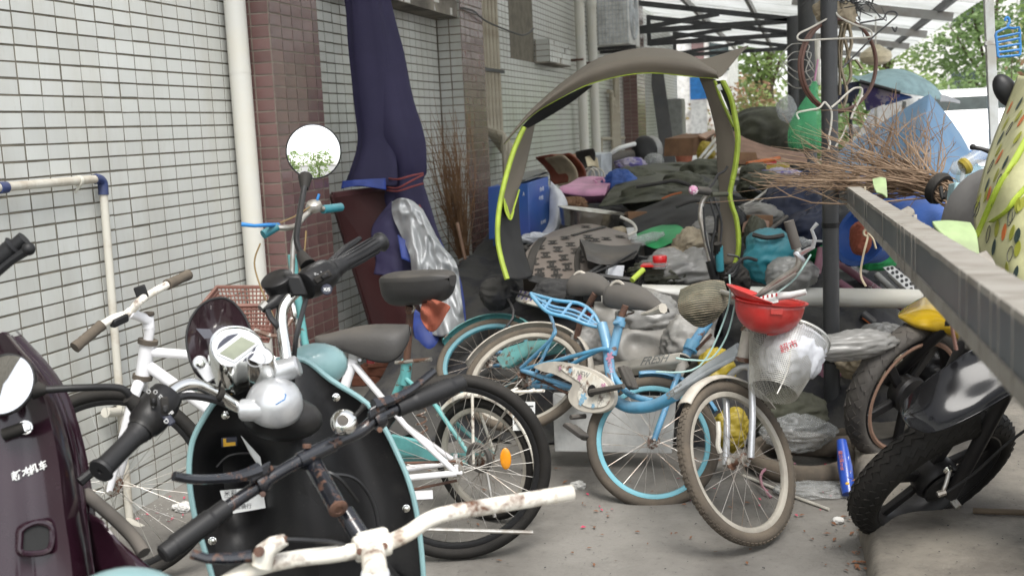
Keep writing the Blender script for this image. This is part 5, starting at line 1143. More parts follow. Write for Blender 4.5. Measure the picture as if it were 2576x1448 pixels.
pA, pB, pC, pD_ = D(834, 490, 6.35), D(985, 470, 6.75), D(1110, 900, 6.25), onz(978, 958)
n_ = unit(np.cross(pB-pA, pD_-pA)); n_ = n_ if n_ @ -ray(950, 700) > 0 else -n_; b = MB(); b.prism([pA, pB, pC, pD_], -n_*.025); obj('board', b, M['maroon_panel'], t)
for a_, c_ in ((pA, pB), (pD_, pA), (pC, pD_)): b = MB(); b.bar(a_+n_*.006, c_+n_*.006, .03, .016, n_); obj('rim', b, M['maroon_panel'], t)
b = MB(); b.bar(pA*.93+pB*.07+n_*.004, pD_*.93+pC*.07+n_*.004, .006, .012, n_); obj('edge_strip', b, M['beige_pipe'], t)
k = 0
for i, (u, v, z, a_) in enumerate([(930, 945, 0, .3), (905, 905, 0, 0), (950, 915, .058, -.2), (915, 880, .058, .1), (945, 880, .116, .25)]):
    p = onz(935+(u-930)*.6, 965-(z*400), z); b = MB(); q = p+A(.02*i, .05*(i % 2), .029); b.box(q, (.235, .11, .055), (A(math.cos(a_), math.sin(a_), 0), A(-math.sin(a_), math.cos(a_), 0), up))
    tag(obj('brick', b, M['brick_red'], None, bev=.004), ['lowest front', 'lowest rear', 'middle front', 'middle rear', 'topmost'][i]+' red brick of the small stack behind the white saddle', 'brick', 'bricks behind the white saddle')
# upright twig broom in the corner by the mauve pilaster
def twigs(base, tie, tips, n, m, seed, r0=.0035, branch=2, spread=.02):
    R_ = random.Random(seed); b = MB()
    for _ in range(n):
        u, v, d = tips(R_); tp = D(u, v, d); bs = base+A(R_.gauss(0, spread), R_.gauss(0, spread), R_.gauss(0, spread)); ti = tie+A(R_.gauss(0, spread*.8), R_.gauss(0, spread*.8), R_.gauss(0, spread*.8)); L = np.linalg.norm(tp-ti)
        mid = ti*.5+tp*.5+A(R_.gauss(0, .03), R_.gauss(0, .03), R_.gauss(0, .03))*L*1.6; pts = cr([bs, ti, mid, tp], 4); b.tube(pts, [r0, r0*.95, r0*.7, r0*.3], 4, cap=False)
        for _b in range(branch):
            f = R_.uniform(.45, .9); q = pts[int(f*(len(pts)-1))]; dr = unit(tp-ti)*L*R_.uniform(.12, .3)+A(R_.gauss(0, 1), R_.gauss(0, 1), R_.gauss(.2, 1))*L*.08; b.tube([q, q+dr*.5+A(R_.gauss(0, .01), 0, R_.gauss(0, .01)), q+dr], [r0*.5, r0*.4, r0*.2], 3, cap=False)
    return b
t = thing('broom', 'tall upright twig broom in the corner beside the parasol', 'broom', D(1205, 740, 7.7))
b = twigs(D(1212, 750, 7.7), D(1166, 655, 7.75), lambda R_: (R_.gauss(1122, 32), R_.uniform(270, 460), 7.8+R_.uniform(-.1, .2)), 85, 'twig', 3, .0036, 3, .026); tag(obj('twigs', b, M['twig'], t), kind='stuff')
rod(t, 'handle', 'light_wood', [D(1172, 660, 7.6), D(1150, 560, 7.65)], .012, 8)
for u, v in ((1164, 655), (1180, 690)): b = MB(); b.torus(D(u, v, 7.73), unit(D(1212, 750, 7.7)-D(1166, 655, 7.75)), .055, .006, 20, 5); obj('tie', b, M['white_plastic'], t)
# ------------------------------------------------------------------ scooter rain canopy
t = thing('rain_canopy', 'taupe scooter rain canopy arching high over the heap with lime piping', 'canopy', D(1280, 700, 5.7))
top_f = [(1268, 363), (1305, 322), (1345, 285), (1400, 252), (1470, 217), (1560, 192), (1640, 184), (1740, 193), (1808, 198)]
top_b = [(1268, 359), (1308, 309), (1343, 270), (1420, 203), (1500, 150), (1580, 126), (1650, 121), (1725, 134), (1800, 172)]
mid_ = [(a[0]*.5+c[0]*.5, a[1]*.5+c[1]*.5-(6 if 2 < i < 8 else 0)) for i, (a, c) in enumerate(zip(top_f, top_b))]
o, G = sheet('roof_panel', 'canopy_cloth', [[(*p, 5.62) for p in top_f], [(*p, 5.58) for p in mid_], [(*p, 5.85) for p in top_b]], t, .006, 5, 1, 6, .003)
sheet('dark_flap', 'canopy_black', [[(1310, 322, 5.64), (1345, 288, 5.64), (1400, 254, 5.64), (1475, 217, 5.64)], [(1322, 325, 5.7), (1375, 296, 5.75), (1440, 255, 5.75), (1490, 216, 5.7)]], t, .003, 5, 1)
sheet('fin', 'canopy_cloth', [[(1725, 136, 5.85), (1765, 150, 5.8), (1883, 115, 5.9)], [(1755, 165, 5.75), (1790, 170, 5.72), (1855, 145, 5.8)], [(1790, 190, 5.65), (1808, 194, 5.64), (1818, 190, 5.65)]], t, .004, 5, 2)
sheet('side_panel', 'canopy_cloth', [[(1318, 322, 5.63), (1332, 318, 5.75), (1346, 309, 5.85)], [(1290, 380, 5.6), (1310, 390, 5.75), (1330, 385, 5.85)], [(1268, 460, 5.57), (1288, 470, 5.7), (1312, 455, 5.8)], [(1264, 500, 5.56), (1282, 545, 5.66), (1300, 480, 5.78)]], t, .006, 6, 3)
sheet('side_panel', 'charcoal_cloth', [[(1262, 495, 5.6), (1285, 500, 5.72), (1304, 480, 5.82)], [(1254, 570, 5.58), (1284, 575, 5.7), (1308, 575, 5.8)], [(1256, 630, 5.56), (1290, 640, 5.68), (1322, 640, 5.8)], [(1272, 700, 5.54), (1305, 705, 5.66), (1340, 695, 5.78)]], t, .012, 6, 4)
def piping(pts, r=.007, par=t): return rod(par, 'piping', 'lime', [D(*p) for p in pts], r, 6, 5)
piping([(u, v, 5.615) for u, v in top_f], .0028); piping([(1318, 320, 5.6), (1292, 380, 5.58), (1270, 455, 5.55), (1255, 530, 5.53), (1252, 600, 5.52), (1262, 655, 5.5), (1276, 702, 5.48)], .013)
piping([(1262, 490, 5.55), (1274, 518, 5.58), (1284, 545, 5.6), (1298, 505, 5.68), (1306, 478, 5.75)], .005); piping([(1268, 500, 5.56), (1272, 530, 5.57), (1284, 552, 5.58), (1292, 530, 5.62)], .005)
sheet('rear_panel', 'canopy_cloth', [[(1758, 192, 5.75), (1780, 195, 5.7), (1800, 200, 5.66)], [(1780, 250, 5.75), (1800, 260, 5.68), (1822, 270, 5.62)], [(1800, 330, 5.74), (1822, 340, 5.66), (1848, 350, 5.6)], [(1805, 420, 5.74), (1825, 430, 5.66), (1845, 440, 5.6)], [(1812, 520, 5.72), (1826, 520, 5.66), (1840, 520, 5.6)], [(1806, 590, 5.72), (1828, 590, 5.64), (1856, 590, 5.6)], [(1808, 665, 5.7), (1828, 665, 5.64), (1854, 662, 5.6)]], t, .012, 5, 6)
sheet('window_strip', 'canopy_black', [[(1800, 204, 5.62), (1812, 203, 5.61)], [(1822, 250, 5.6), (1832, 245, 5.6)], [(1838, 290, 5.59), (1846, 290, 5.59)]], t, .002, 5)
b = MB(); b.add([D(1802, 215, 5.58), D(1812, 211, 5.58), D(1818, 226, 5.58), D(1807, 230, 5.58)], [(0, 1, 2, 3)]); obj('care_label', b, M['paper_label'], t, sol=.001)
def strap(pts, w_, m='lime', name='lime_strip', par=None):
    par = par or t; C_ = cr([A(*p) for p in pts], 5); G = [[D(u-w_/2, v, d), D(u, v-w_*.1, d-.01), D(u+w_/2, v, d)] for u, v, d in C_]; b = MB(); b.surf(G); return obj(name, b, M[m], par, sol=.004)
strap([(1798, 203, 5.6), (1812, 245, 5.58), (1830, 285, 5.57), (1846, 320, 5.56)], 7); strap([(1818, 203, 5.58), (1838, 245, 5.56), (1850, 300, 5.55), (1856, 350, 5.54), (1851, 410, 5.54), (1842, 455, 5.54)], 13)
strap([(1842, 455, 5.54), (1836, 490, 5.54), (1842, 520, 5.54), (1852, 550, 5.54), (1858, 600, 5.54), (1856, 640, 5.54), (1848, 665, 5.54)], 12)
# buried bicycle under the canopy: its handlebar stands up
t = thing('bicycle', 'buried bicycle showing only its tall handlebar and pink dotted grip by the canopy', 'bicycle', (-.55, 5.75, 0))
rod(t, 'handlebar', 'steel', [D(1780, 490, 5.35), D(1766, 510, 5.35), D(1762, 545, 5.34), D(1772, 590, 5.33), D(1782, 635, 5.32), D(1788, 660, 5.3)], .0125, 10, 5)
rod(t, 'stem', 'black_plastic', [D(1788, 655, 5.3), D(1800, 700, 5.3), D(1805, 760, 5.32)], .026, 12); rod(t, 'head_tube', 'dark_steel', [D(1805, 750, 5.32), onz(1815, 900, .25)], .02, 10)
rod(t, 'grip', 'cat_grey', [D(1782, 482, 5.33), D(1750, 478, 5.25)], .019, 14); b = MB(); gd = unit(D(1745, 478, 5.24)-D(1760, 479, 5.28)); b.ell(D(1744, 478, 5.23), (.022, .022, .022)); gc_ = obj('grip_end', b, M['pink_bag'], t)
b = MB(); R5 = random.Random(4)
for _ in range(22): q = unit(A(R5.gauss(0, 1), R5.gauss(0, 1)-.6, R5.gauss(0, 1))); b.ell(D(1744, 478, 5.23)+q*.0215, (.003, .003, .003), n=6, m=4)
tag(obj('dots', b, M['letter_white'], gc_), kind='stuff')
rod(t, 'turn_signal', 'olive_tarp', [D(1790, 490, 5.32), D(1830, 488, 5.35)], [.012, .02, .012], 10); rod(t, 'mirror_stem', 'black_metal', [D(1778, 480, 5.34), D(1795, 460, 5.36), D(1805, 440, 5.38), D(1822, 430, 5.4), D(1830, 418, 5.4)], .006, 8, 4)
rod(t, 'grip', 'teal_bag', [D(1808, 620, 5.2), D(1812, 680, 5.24)], [.02, .024, .018], 12); rod(t, 'grip_sleeve', 'black_rubber', [D(1805, 612, 5.19), D(1815, 690, 5.26)], .019, 12)
for q in ([(1785, 500), (1800, 560), (1790, 620), (1800, 680)], [(1795, 495), (1815, 560), (1808, 640)], [(1830, 640), (1860, 650), (1850, 690), (1820, 700)], [(1770, 520), (1776, 600), (1800, 670), (1840, 690), (1860, 660)]): rod(t, 'brake_cable', 'cable', [D(u, v, 5.28) for u, v in q], .006, 6, 5)
# striped cap hung on the near bicycle's bar
o, G = sheet('cap', 'olive_tarp', [[(1712, 728, 4.55), (1745, 715, 4.5), (1790, 705, 4.5), (1822, 708, 4.55)], [(1705, 760, 4.42), (1745, 745, 4.38), (1790, 740, 4.38), (1832, 750, 4.45)], [(1712, 790, 4.4), (1745, 785, 4.36), (1780, 780, 4.36), (1825, 775, 4.43)], [(1745, 818, 4.45), (1758, 822, 4.42), (1772, 822, 4.42), (1800, 805, 4.47)]], None, .016, 12, 8, 7, .003)
tag(o, 'olive and cream striped cloth cap hung on the blue bicycle handlebar', 'cap')
b = MB(); R_ = len(G); 
for i in range(0, R_-1):
    rw = G[i]; pts = [p-unit(ray(*proj(p)[:2]))*.0032 for p in rw]; b.tube(pts, .0016, 3, cap=False)
tag(obj('stripes', b, M['beige_cloth'], o), kind='stuff')
# helmet with a scoop and strap in it
hc_ = D(1937, 757, 4.02); hx = unit(CR-CU*.08); hz = unit(CU+CR*.08-ray(1937, 757)*-.05); hz = unit(A(0, 0, 1)+CR*.12); hx = unit(CR-hz*(CR@hz)); hy = np.cross(hz, hx)
t = thing('safety_helmet', 'red hard hat turned upside down on the bicycle basket', 'helmet', hc_-A(0, 0, .1)); R0 = .122
b = MB(); G = []
for i in range(13):
    th = i/12*PI/2; rr = math.sin(PI/2-th)**.75 if i < 12 else 0.02; G.append([hc_+hx*R0*rr*math.cos(a)*1.02+hy*R0*.92*rr*math.sin(a)-hz*.118*math.sin(th)**.9*(1) for a in np.linspace(0, 2*PI, 41)])
b.surf(G); sh = obj('shell', b, M['red_dusty'], t, sol=.004, off=1, sub=0)
b = MB(); b.surf([[hc_+hx*R0*s_*math.cos(a)*1.02+hy*R0*.92*s_*math.sin(a)+hz*h_ for a in np.linspace(0, 2*PI, 41)] for s_, h_ in ((.99, -.004), (1.09, .001), (1.095, .004), (1.0, .002))]); obj('rim', b, M['red_dusty'], t)
b = MB(); G = []
for i in range(6):
    f = i/5; G.append([hc_+hx*R0*(1.0+.32*f*max(0, -math.cos(a))**.6*1.0)*math.cos(a)+hy*R0*(.95+.1*f)*math.sin(a)+hz*(.004+.045*f*max(0, -math.cos(a))) for a in np.linspace(PI*.55, PI*1.45, 20)])
b.surf(G); obj('brim', b, M['red_dusty'], t, sol=.003)
b = MB(); b.tube(cr([hc_-hz*.1+hx*x_*.1-hy*(.03+.02*math.cos(x_*3))-hz*(.012-.018*abs(x_)) for x_ in np.linspace(-.1, 1, 8)], 3), .006, 6); obj('ridge', b, M['red_dusty'], t)
b = MB(); q = hc_-hy*R0*.93-hz*.02-hx*.0; b.box(q, (.044, .004, .022), (hx, hy, hz)); obj('clip_plate', b, M['red_dusty'], t, bev=.002)
rod(t, 'chin_strap', 'cat_grey', [D(1891, 752, 3.95), D(1925, 735, 3.92), D(1965, 712, 3.95), D(2000, 690, 4.0)], .008, 6, 4)
t = thing('scoop', 'white plastic slotted scoop lying in the red hard hat', 'scoop', hc_)
sheet('bowl', 'white_plastic', [[(1885, 752, 3.98), (1920, 744, 4.0), (1958, 735, 4.04)], [(1905, 770, 3.94), (1930, 765, 3.95), (1958, 760, 3.97)]], t, .003, 9, 0, 5, .003)
rod(t, 'handle', 'white_plastic', [D(1956, 745, 4.0), D(1990, 742, 3.98), D(2028, 733, 3.96)], [.016, .013, .01], 10); b = MB(); [b.box(D(1898+11*k_, 751-2*k_, 3.955), (.006, .004, .012), (CR, CF, CU)) for k_ in range(6)]; tag(obj('slots', b, M['red_plastic'], t), kind='stuff')
# ------------------------------------------------------------------ the things on the heap
def single(o, label, cat, group=None): return tag(o, label, cat, group)
o, G = sheet('tote_bag', 'mono_bag', [[(1395, 580, 6.6), (1470, 562, 6.7), (1540, 575, 6.6), (1620, 602, 6.3)], [(1345, 608, 6.25), (1420, 596, 6.3), (1500, 600, 6.25), (1605, 628, 6.05)], [(1316, 650, 6.02), (1390, 645, 6.02), (1470, 650, 5.98), (1575, 655, 5.9)], [(1316, 696, 5.9), (1390, 704, 5.86), (1460, 706, 5.82), (1560, 690, 5.82)]], None, .012, 6, 3, 8, back=.25)
single(o, 'large brown tote bag printed with interlocked black ring emblems, lying on the heap', 'bag')
def emblem(par, c, n, s_):
    x = unit(CR-n*(CR@n)); y = np.cross(n, x); b = MB()
    for sg in (-1, 1):
        cc_ = c+x*sg*.24*s_+n*.002; b.band(cc_, n, [(s_*.28, 0), (s_*.28, .0012), (s_*.52, .0012), (s_*.52, 0)], (PI if sg < 0 else 0)+.9, (PI if sg < 0 else 0)+2*PI-.9, 16, x)
    b.v = [tuple(np.array(p)+y*((np.array(p)-c)@y)*.3) for p in b.v]; return obj('emblem', b, M['mono_trim'], par, flat=True)
for x, y in ((750, 1135), (870, 1090), (920, 1155), (800, 1200), (680, 1255), (855, 1280), (970, 1215), (570, 1320), (740, 1345), (890, 1370), (625, 1425), (780, 1425), (1070, 985), (1090, 1080), (1160, 1112), (1400, 1080), (1265, 1100), (480, 1180), (630, 1185), (625, 1470), (800, 1478), (1010, 1300)):
    c, n = at_sheet(G, 1195+x*.2606, 314.5+y*.2606); emblem(o, c, n, .052)
def strip_on(par, G, pts, w_, m, name): 
    P_ = [at_sheet(G, *p) for p in pts]; b = MB(); rows = []
    for i, (p, n) in enumerate(P_): d_ = unit(P_[min(i+1, len(P_)-1)][0]-P_[max(i-1, 0)][0]); s_ = unit(np.cross(d_, n)); rows.append([p+n*.004-s_*w_/2, p+n*.007, p+n*.004+s_*w_/2])
    b.surf(interp2(rows, 4, 2)); return obj(name, b, M[m], par, sol=.004)
strip_on(o, G, [(1330, 690), (1335, 660), (1345, 630), (1365, 600)], .045, 'mono_trim', 'strap'); strip_on(o, G, [(1455, 695), (1452, 660), (1458, 630), (1480, 605)], .03, 'mono_trim', 'strap'); strip_on(o, G, [(1440, 594), (1480, 582), (1520, 572)], .025, 'mono_trim', 'strap')
sheet('bag_base', 'charcoal_cloth', [[(1318, 690, 5.84), (1390, 700, 5.78), (1460, 702, 5.74), (1500, 700, 5.74)], [(1330, 706, 5.74), (1390, 720, 5.68), (1460, 726, 5.64), (1500, 724, 5.64)]], o, .006, 9, 1)
b = MB(); 
o, G = sheet('pad', 'dark_saddle', [[(1458, 600, 5.95), (1500, 612, 5.95), (1550, 618, 5.95), (1612, 612, 6.0)], [(1470, 625, 5.75), (1510, 640, 5.72), (1555, 640, 5.74), (1605, 632, 5.85)], [(1478, 655, 5.7), (1515, 665, 5.68), (1555, 662, 5.7), (1595, 650, 5.8)]], None, .006, 6, 2, 7, back=.1); single(o, 'long dusty black seat cushion lying on the tote bag', 'cushion')
t = thing('crate', 'black plastic bicycle basket half buried beside the tote bag', 'crate', D(1570, 690, 5.6))
basket(t, 'lattice', 'black_plastic', [D(1480, 690, 5.55), D(1560, 640, 5.9), D(1650, 655, 5.85), D(1600, 705, 5.5)], [D(1500, 730, 5.55), D(1570, 700, 5.8), D(1640, 705, 5.75), D(1600, 735, 5.5)], 7, 5, .006)
o = t.children[0]; tag(o, kind='stuff')
rod(t, 'handle', 'black_plastic', [D(1475, 695, 5.5), D(1540, 668, 5.55), D(1600, 632, 5.7)], .007, 6)
single(rod(None, 'tube', 'lime', [D(1590, 705, 5.4), D(1618, 678, 5.45)], .014, 10), 'short lime green plastic tube poking out by the saddles', 'tube')
t = thing('blue_cabinet', 'blue metal parcel cabinet with grey lid beside the mauve pilaster', 'cabinet', D(1310, 600, 7.3))
c0, c1 = D(1335, 600, 7.15), D(1380, 560, 7.25); 
def panelbox(par, name, m, tl, tr_, br, bl, depth, bev=.006): n_ = unit(np.cross(tr_-tl, bl-tl)); n_ = n_ if n_ @ (tl-CAM) > 0 else -n_; b = MB(); b.prism([tl, tr_, br, bl], n_*depth); return obj(name, b, M[m], par, bev=bev), n_
f1, nn = panelbox(t, 'door', 'blue_box', D(1329, 460, 7.1), D(1380, 443, 7.35), D(1381, 566, 7.32), D(1332, 595, 7.08), .3); f2, _ = panelbox(t, 'door', 'blue_box', D(1236, 480, 7.3), D(1325, 462, 7.12), D(1327, 600, 7.1), D(1240, 620, 7.3), .3)
b = MB(); b.prism([D(1236, 478, 7.28), D(1322, 456, 7.1), D(1372, 438, 7.3), D(1382, 441, 7.34), D(1360, 430, 7.6), D(1290, 445, 7.6)], A(0, 0, .015)); obj('lid', b, M['grey_lid'], t)
for u, v, s_, sz in ((1346, 478, '快递', .03), (1366, 472, '2件', .025), (1344, 500, '中国', .03), (1350, 560, '投递柜', .025), (1300, 490, 'A', .035)): text('lettering', s_, M['letter_white'], f1 if u > 1327 else f2, D(u, v, 7.2 if u > 1327 else 7.12)+nn*-.05, unit(D(1380, 443, 7.35)-D(1329, 460, 7.1)), up, sz)
o, G = sheet('cloth', 'white_bag', [[(1385, 455, 7.35), (1400, 470, 7.3), (1412, 480, 7.3)], [(1383, 500, 7.25), (1405, 500, 7.15), (1428, 515, 7.2)], [(1380, 560, 7.2), (1398, 565, 7.1), (1415, 550, 7.15)], [(1360, 590, 7.1), (1382, 590, 7.05), (1400, 585, 7.1)]], None, .02, 7, 4, 6); single(o, 'white cloth hanging down beside the blue cabinet', 'cloth')
o = obj('plastic_bag', crumple(D(1350, 600, 6.5), (.1, .06, .035), 8, .3, 2.5, VX), M['white_bag'], None); single(o, 'small crumpled white plastic bag in front of the blue cabinet', 'bag')
t = thing('pink_bag', 'folded pink plastic bag lying in front of the chair backs', 'bag', D(1475, 480, 7.9))
sheet('body', 'pink_bag', [[(1455, 447, 8.3), (1490, 443, 8.3), (1540, 447, 8.2)], [(1430, 462, 7.95), (1480, 462, 7.95), (1535, 462, 7.9)], [(1409, 470, 7.75), (1470, 476, 7.7), (1528, 470, 7.7)], [(1413, 485, 7.7), (1470, 492, 7.66), (1522, 490, 7.66)], [(1430, 490, 7.75), (1470, 497, 7.7), (1515, 496, 7.7)]], t, .012, 7, 2, 6, back=.1)
rod(t, 'handle', 'pink_bag', [D(1500, 458, 7.85), D(1495, 452, 7.95), D(1515, 449, 7.95), D(1520, 456, 7.85)], .008, 6, 4)
t = thing('basin', 'round stainless steel wash basin resting tilted on the tote bag', 'basin', D(1492, 560, 6.8))
ba_ = unit(A(.06, .02, 1)+CR*.1); b = MB(); b.lathe([(.0, -.115), (.155, -.115), (.19, -.1), (.213, 0), (.222, .002), (.224, .008), (.216, .008), (.205, -.004), (.18, -.095), (0, -.105)], D(1492, 532, 6.95), ba_, 48, cap=False); obj('bowl', b, M['basin_steel'], t)
# dark olive tarp, charcoal jackets
o, G = sheet('tarpaulin', 'olive_tarp', [[(1590, 420, 8.8), (1650, 412, 8.9), (1720, 408, 9.0), (1790, 415, 9.0), (1850, 425, 9.0)], [(1560, 450, 8.2), (1640, 436, 8.2), (1720, 440, 8.2), (1790, 445, 8.1), (1850, 450, 8.1)], [(1530, 485, 7.7), (1620, 470, 7.6), (1700, 470, 7.6), (1780, 480, 7.5), (1840, 490, 7.5)], [(1505, 520, 7.4), (1600, 510, 7.3), (1680, 505, 7.2), (1770, 510, 7.1), (1840, 515, 7.1)]], None, .10, 3.2, 1, 11, crease=.8); single(o, 'crumpled dark olive tarpaulin over the middle of the heap', 'tarpaulin')
o, G = sheet('mesh_cloth', 'charcoal_cloth', [[(1640, 455, 8.0), (1700, 440, 8.05), (1760, 440, 8.0), (1800, 458, 7.9)], [(1650, 470, 7.7), (1705, 462, 7.7), (1760, 464, 7.65), (1800, 475, 7.6)]], None, .05, 14, 6, 9); single(o, 'ruffled black netting lying across the olive tarpaulin', 'netting')
o, G = sheet('jacket', 'charcoal_cloth', [[(1560, 545, 7.2), (1640, 515, 7.1), (1720, 490, 7.0), (1800, 500, 6.9), (1835, 520, 6.8)], [(1570, 565, 6.8), (1640, 550, 6.7), (1720, 535, 6.6), (1800, 535, 6.5), (1835, 555, 6.4)], [(1590, 585, 6.6), (1650, 580, 6.5), (1720, 575, 6.4), (1790, 590, 6.2), (1830, 600, 6.1)]], None, .06, 4, 3, 10, crease=.8); single(o, 'dusty charcoal jacket with an orange seam on the heap', 'jacket')
rod(o, 'seam', 'p_orange', [D(1665, 500, 6.9), D(1690, 490, 6.9), D(1715, 484, 6.9)], .006, 5, 3)
o, G = sheet('cloth', 'leaf_green', [[(1600, 590, 6.45), (1650, 570, 6.5), (1700, 563, 6.5), (1725, 575, 6.4)], [(1598, 600, 6.3), (1650, 592, 6.3), (1700, 590, 6.25), (1735, 590, 6.25)], [(1630, 620, 6.2), (1655, 625, 6.15), (1690, 610, 6.15), (1725, 600, 6.2)]], None, .02, 7, 5, 7); single(o, 'bright green plastic cloth on the heap beside the basin', 'cloth')
o = obj('cloth', crumple(D(1705, 642, 6.1), (.12, .08, .05), 3, .3, 2.6, VX), M['beige_cloth'], None); single(o, 'crumpled beige rag below the green cloth', 'rag')
o = obj('cloth', crumple(D(1740, 610, 6.1), (.09, .08, .08), 13, .3, 2.6, VX), M['beige_cloth'], None); single(o, 'beige rag bunched right of the green cloth', 'rag')
t = thing('tape_roll', 'red lidded jar on its red tray below the beige rag', 'jar', D(1662, 668, 5.55)); b = MB(); b.lathe([(.034, 0), (.036, .01), (.036, .03), (.033, .034), (0, .034)], D(1660, 660, 5.55), up, 22); obj('lid', b, M['red_plastic'], t); b = MB(); b.lathe([(.04, -.028), (.042, 0), (.034, .001)], D(1660, 660, 5.55), up, 22); obj('jar', b, M['clear_bag'], t); b = MB(); b.box(D(1645, 666, 5.58), (.12, .1, .01)); obj('tray', b, M['red_plastic'], t)
o = obj('plastic_bag', crumple(D(1715, 680, 5.75), (.19, .14, .11), 7, .3, 2.4, VX), M['grey_bag'], None); single(o, 'large clouded grey plastic bag on the heap behind the saddles', 'bag')
o = obj('plastic_bag', crumple(D(1660, 690, 5.7), (.15, .1, .07), 17, .3, 2.4, VX), M['olive_tarp'], None); single(o, 'dull olive bag behind the near bicycle saddle', 'bag')
o, G = sheet('tarpaulin', 'grey_tarp', [[(1500, 735, 5.62), (1600, 720, 5.6), (1700, 740, 5.5), (1830, 745, 5.5)], [(1490, 790, 5.5), (1590, 790, 5.42), (1690, 800, 5.38), (1800, 820, 5.38)], [(1480, 850, 5.4), (1580, 850, 5.32), (1690, 850, 5.28), (1790, 890, 5.3)], [(1470, 930, 5.32), (1580, 920, 5.26), (1690, 915, 5.24), (1770, 950, 5.24)]], None, .085, 3.0, 9, 12, crease=.9); single(o, 'grey plastic sheeting covering the front of the heap behind the blue bicycles', 'tarpaulin')
b = MB(); q = [D(1390, 990, 5.05), D(1700, 1000, 4.95), D(1690, 1140, 4.95), D(1395, 1135, 5.05)]; b.prism(q, A(0, .03, 0)); single(obj('board', b, M['white_plastic'], None, bev=.004), 'white panel standing on the floor behind the blue bicycle wheels', 'board')
t = thing('planks', 'thin white slat lying under the FRESH beam', 'slat', D(1650, 950, 4.9)); b = MB(); b.bar(D(1550, 975, 5.0), D(1715, 952, 4.85), .04, .06); obj('slat', b, M['chip_white'], t)
for i, (u, v, d, rad, m, l) in enumerate([(1838, 1080, 4.75, (.085, .06, .09), 'yellow_bag', 'yellow printed plastic sack behind the near front wheel'), (1800, 930, 5.0, (.08, .08, .1), 'yellow_bag', 'yellow sack end showing behind the handlebar cables')]):
    single(obj('sack', crumple(D(u, v, d), rad, 20+i, .25, 2.3, VX), M[m], None), l, 'sack')
# chair backs, cases and bottles along the wall
for i, (u, v, d, a_, m, l) in enumerate([(1398, 428, 8.9, .5, 'red_wood', 'leftmost curved brown wooden chair back leaning by the blue cabinet'), (1420, 430, 8.8, .45, 'rag_beige', 'beige curved chair back between the brown wooden ones'), (1440, 425, 8.9, .5, 'red_wood', 'middle curved brown wooden chair back'), (1467, 412, 9.3, -.35, 'dark_saddle', 'dark leather chair back standing behind the wooden ones')]):
    c = D(u, v, d); ax_ = (unit(CR+CF*.6), unit(CF-CR*.6), CU); b = MB(); Gs = []
    for ii in range(9): f = ii/8-.5; Gs.append([c+ax_[0]*(.10*math.cos(f*2.4)-.08+.0*g)*1.0+CR*(-a_*.25*f)+ax_[1]*g*.14+CU*f*.23 for g in np.linspace(-1, 1, 6)])
    b.surf(Gs); single(obj('seat_back', b, M[m], None, sol=.02, sub=1), l, 'chair back', 'chair backs leaning by the wall')
b = MB(); c = D(1432, 405, 9.6); b.box(c, (.32, .03, .12), (CR, CF, CU)); single(obj('board', b, M['light_wood'], None, bev=.01), 'pale wooden seat board behind the chair backs', 'board')
t = thing('chair', 'cream plastic child chair behind the pink bag', 'chair', D(1488, 425, 9.2)); sheet('back', 'cream_chair', [[(1472, 395, 9.2), (1490, 392, 9.25), (1503, 398, 9.2)], [(1478, 420, 9.1), (1492, 418, 9.15), (1508, 425, 9.1)]], t, .002, 5); b = MB(); [b.torus(D(1480+12*k_, 440, 9.0), unit(CF+CR*.3), .05, .008, 20, 5) for k_ in range(3)]; obj('cable_coil', b, M['wire'], t)
t = thing('case', 'pale plastic storage case with grey lid at the wall', 'case', D(1525, 420, 9.6)); panelbox(t, 'side', 'pale_plastic', D(1514, 388, 9.5), D(1540, 382, 9.7), D(1540, 440, 9.7), D(1512, 445, 9.5), .25); rod(t, 'handle', 'white_plastic', [D(1538, 385, 9.6), D(1560, 372, 9.6), D(1597, 362, 9.7)], .02, 8, 3)
t = thing('suitcase', 'grey flat suitcase standing right of the pale case', 'suitcase', D(1580, 410, 9.8)); panelbox(t, 'shell', 'cat_grey', D(1541, 393, 9.7), D(1606, 374, 10), D(1606, 425, 10), D(1541, 440, 9.7), .2, .03); 
t = thing('office_chair_back', 'black and grey chair headrest sticking up by the far pilaster', 'chair back', D(1630, 390, 10)); b = MB(); b.ell(D(1622, 380, 10), (.12, .07, .14), VX); obj('pad', b, M['black_plastic'], t); b = MB(); b.ell(D(1640, 378, 10.05), (.1, .08, .13), VX); obj('cover', b, M['grey_steel'], t)
b = MB(); b.ell(D(1645, 405, 9.6), (.09, .09, .07), VX); single(obj('tub', b, M['clear_bag'], None), 'clear plastic tub lid beside the grey headrest', 'tub')
o = obj('cloth', crumple(D(1585, 415, 9.2), (.13, .08, .06), 31, .3, 2.6, VX), M['print_cloth'], None); single(o, 'dark floral cloth between the suitcase and the tarpaulin', 'cloth')
t = thing('case', 'small black and grey seat pad with white piping by the pink bag', 'pad', D(1560, 440, 8.6)); panelbox(t, 'pad', 'black_plastic', D(1540, 430, 8.6), D(1578, 424, 8.7), D(1580, 448, 8.6), D(1550, 455, 8.5), .08, .02); rod(t, 'edge', 'white_plastic', [D(1555, 428, 8.52), D(1564, 452, 8.45)], .008, 6)
o = obj('bag', crumple(D(1560, 470, 8.0), (.13, .1, .12), 33, .25, 2.6, VX), M['tarp_blue'], None); single(o, 'shiny blue plastic bag behind the pink bag', 'bag')
for i, (u, v, d, sz) in enumerate([(1425, 512, 7.3, .05), (1450, 514, 7.3, .045)]): single(obj('paper', crumple(D(u, v, d), (sz*1.5, sz, sz), 40+i, .4, 2.2, VX), M['card'], None), ['left', 'right'][i]+' crumpled brown paper behind the steel basin', 'paper')
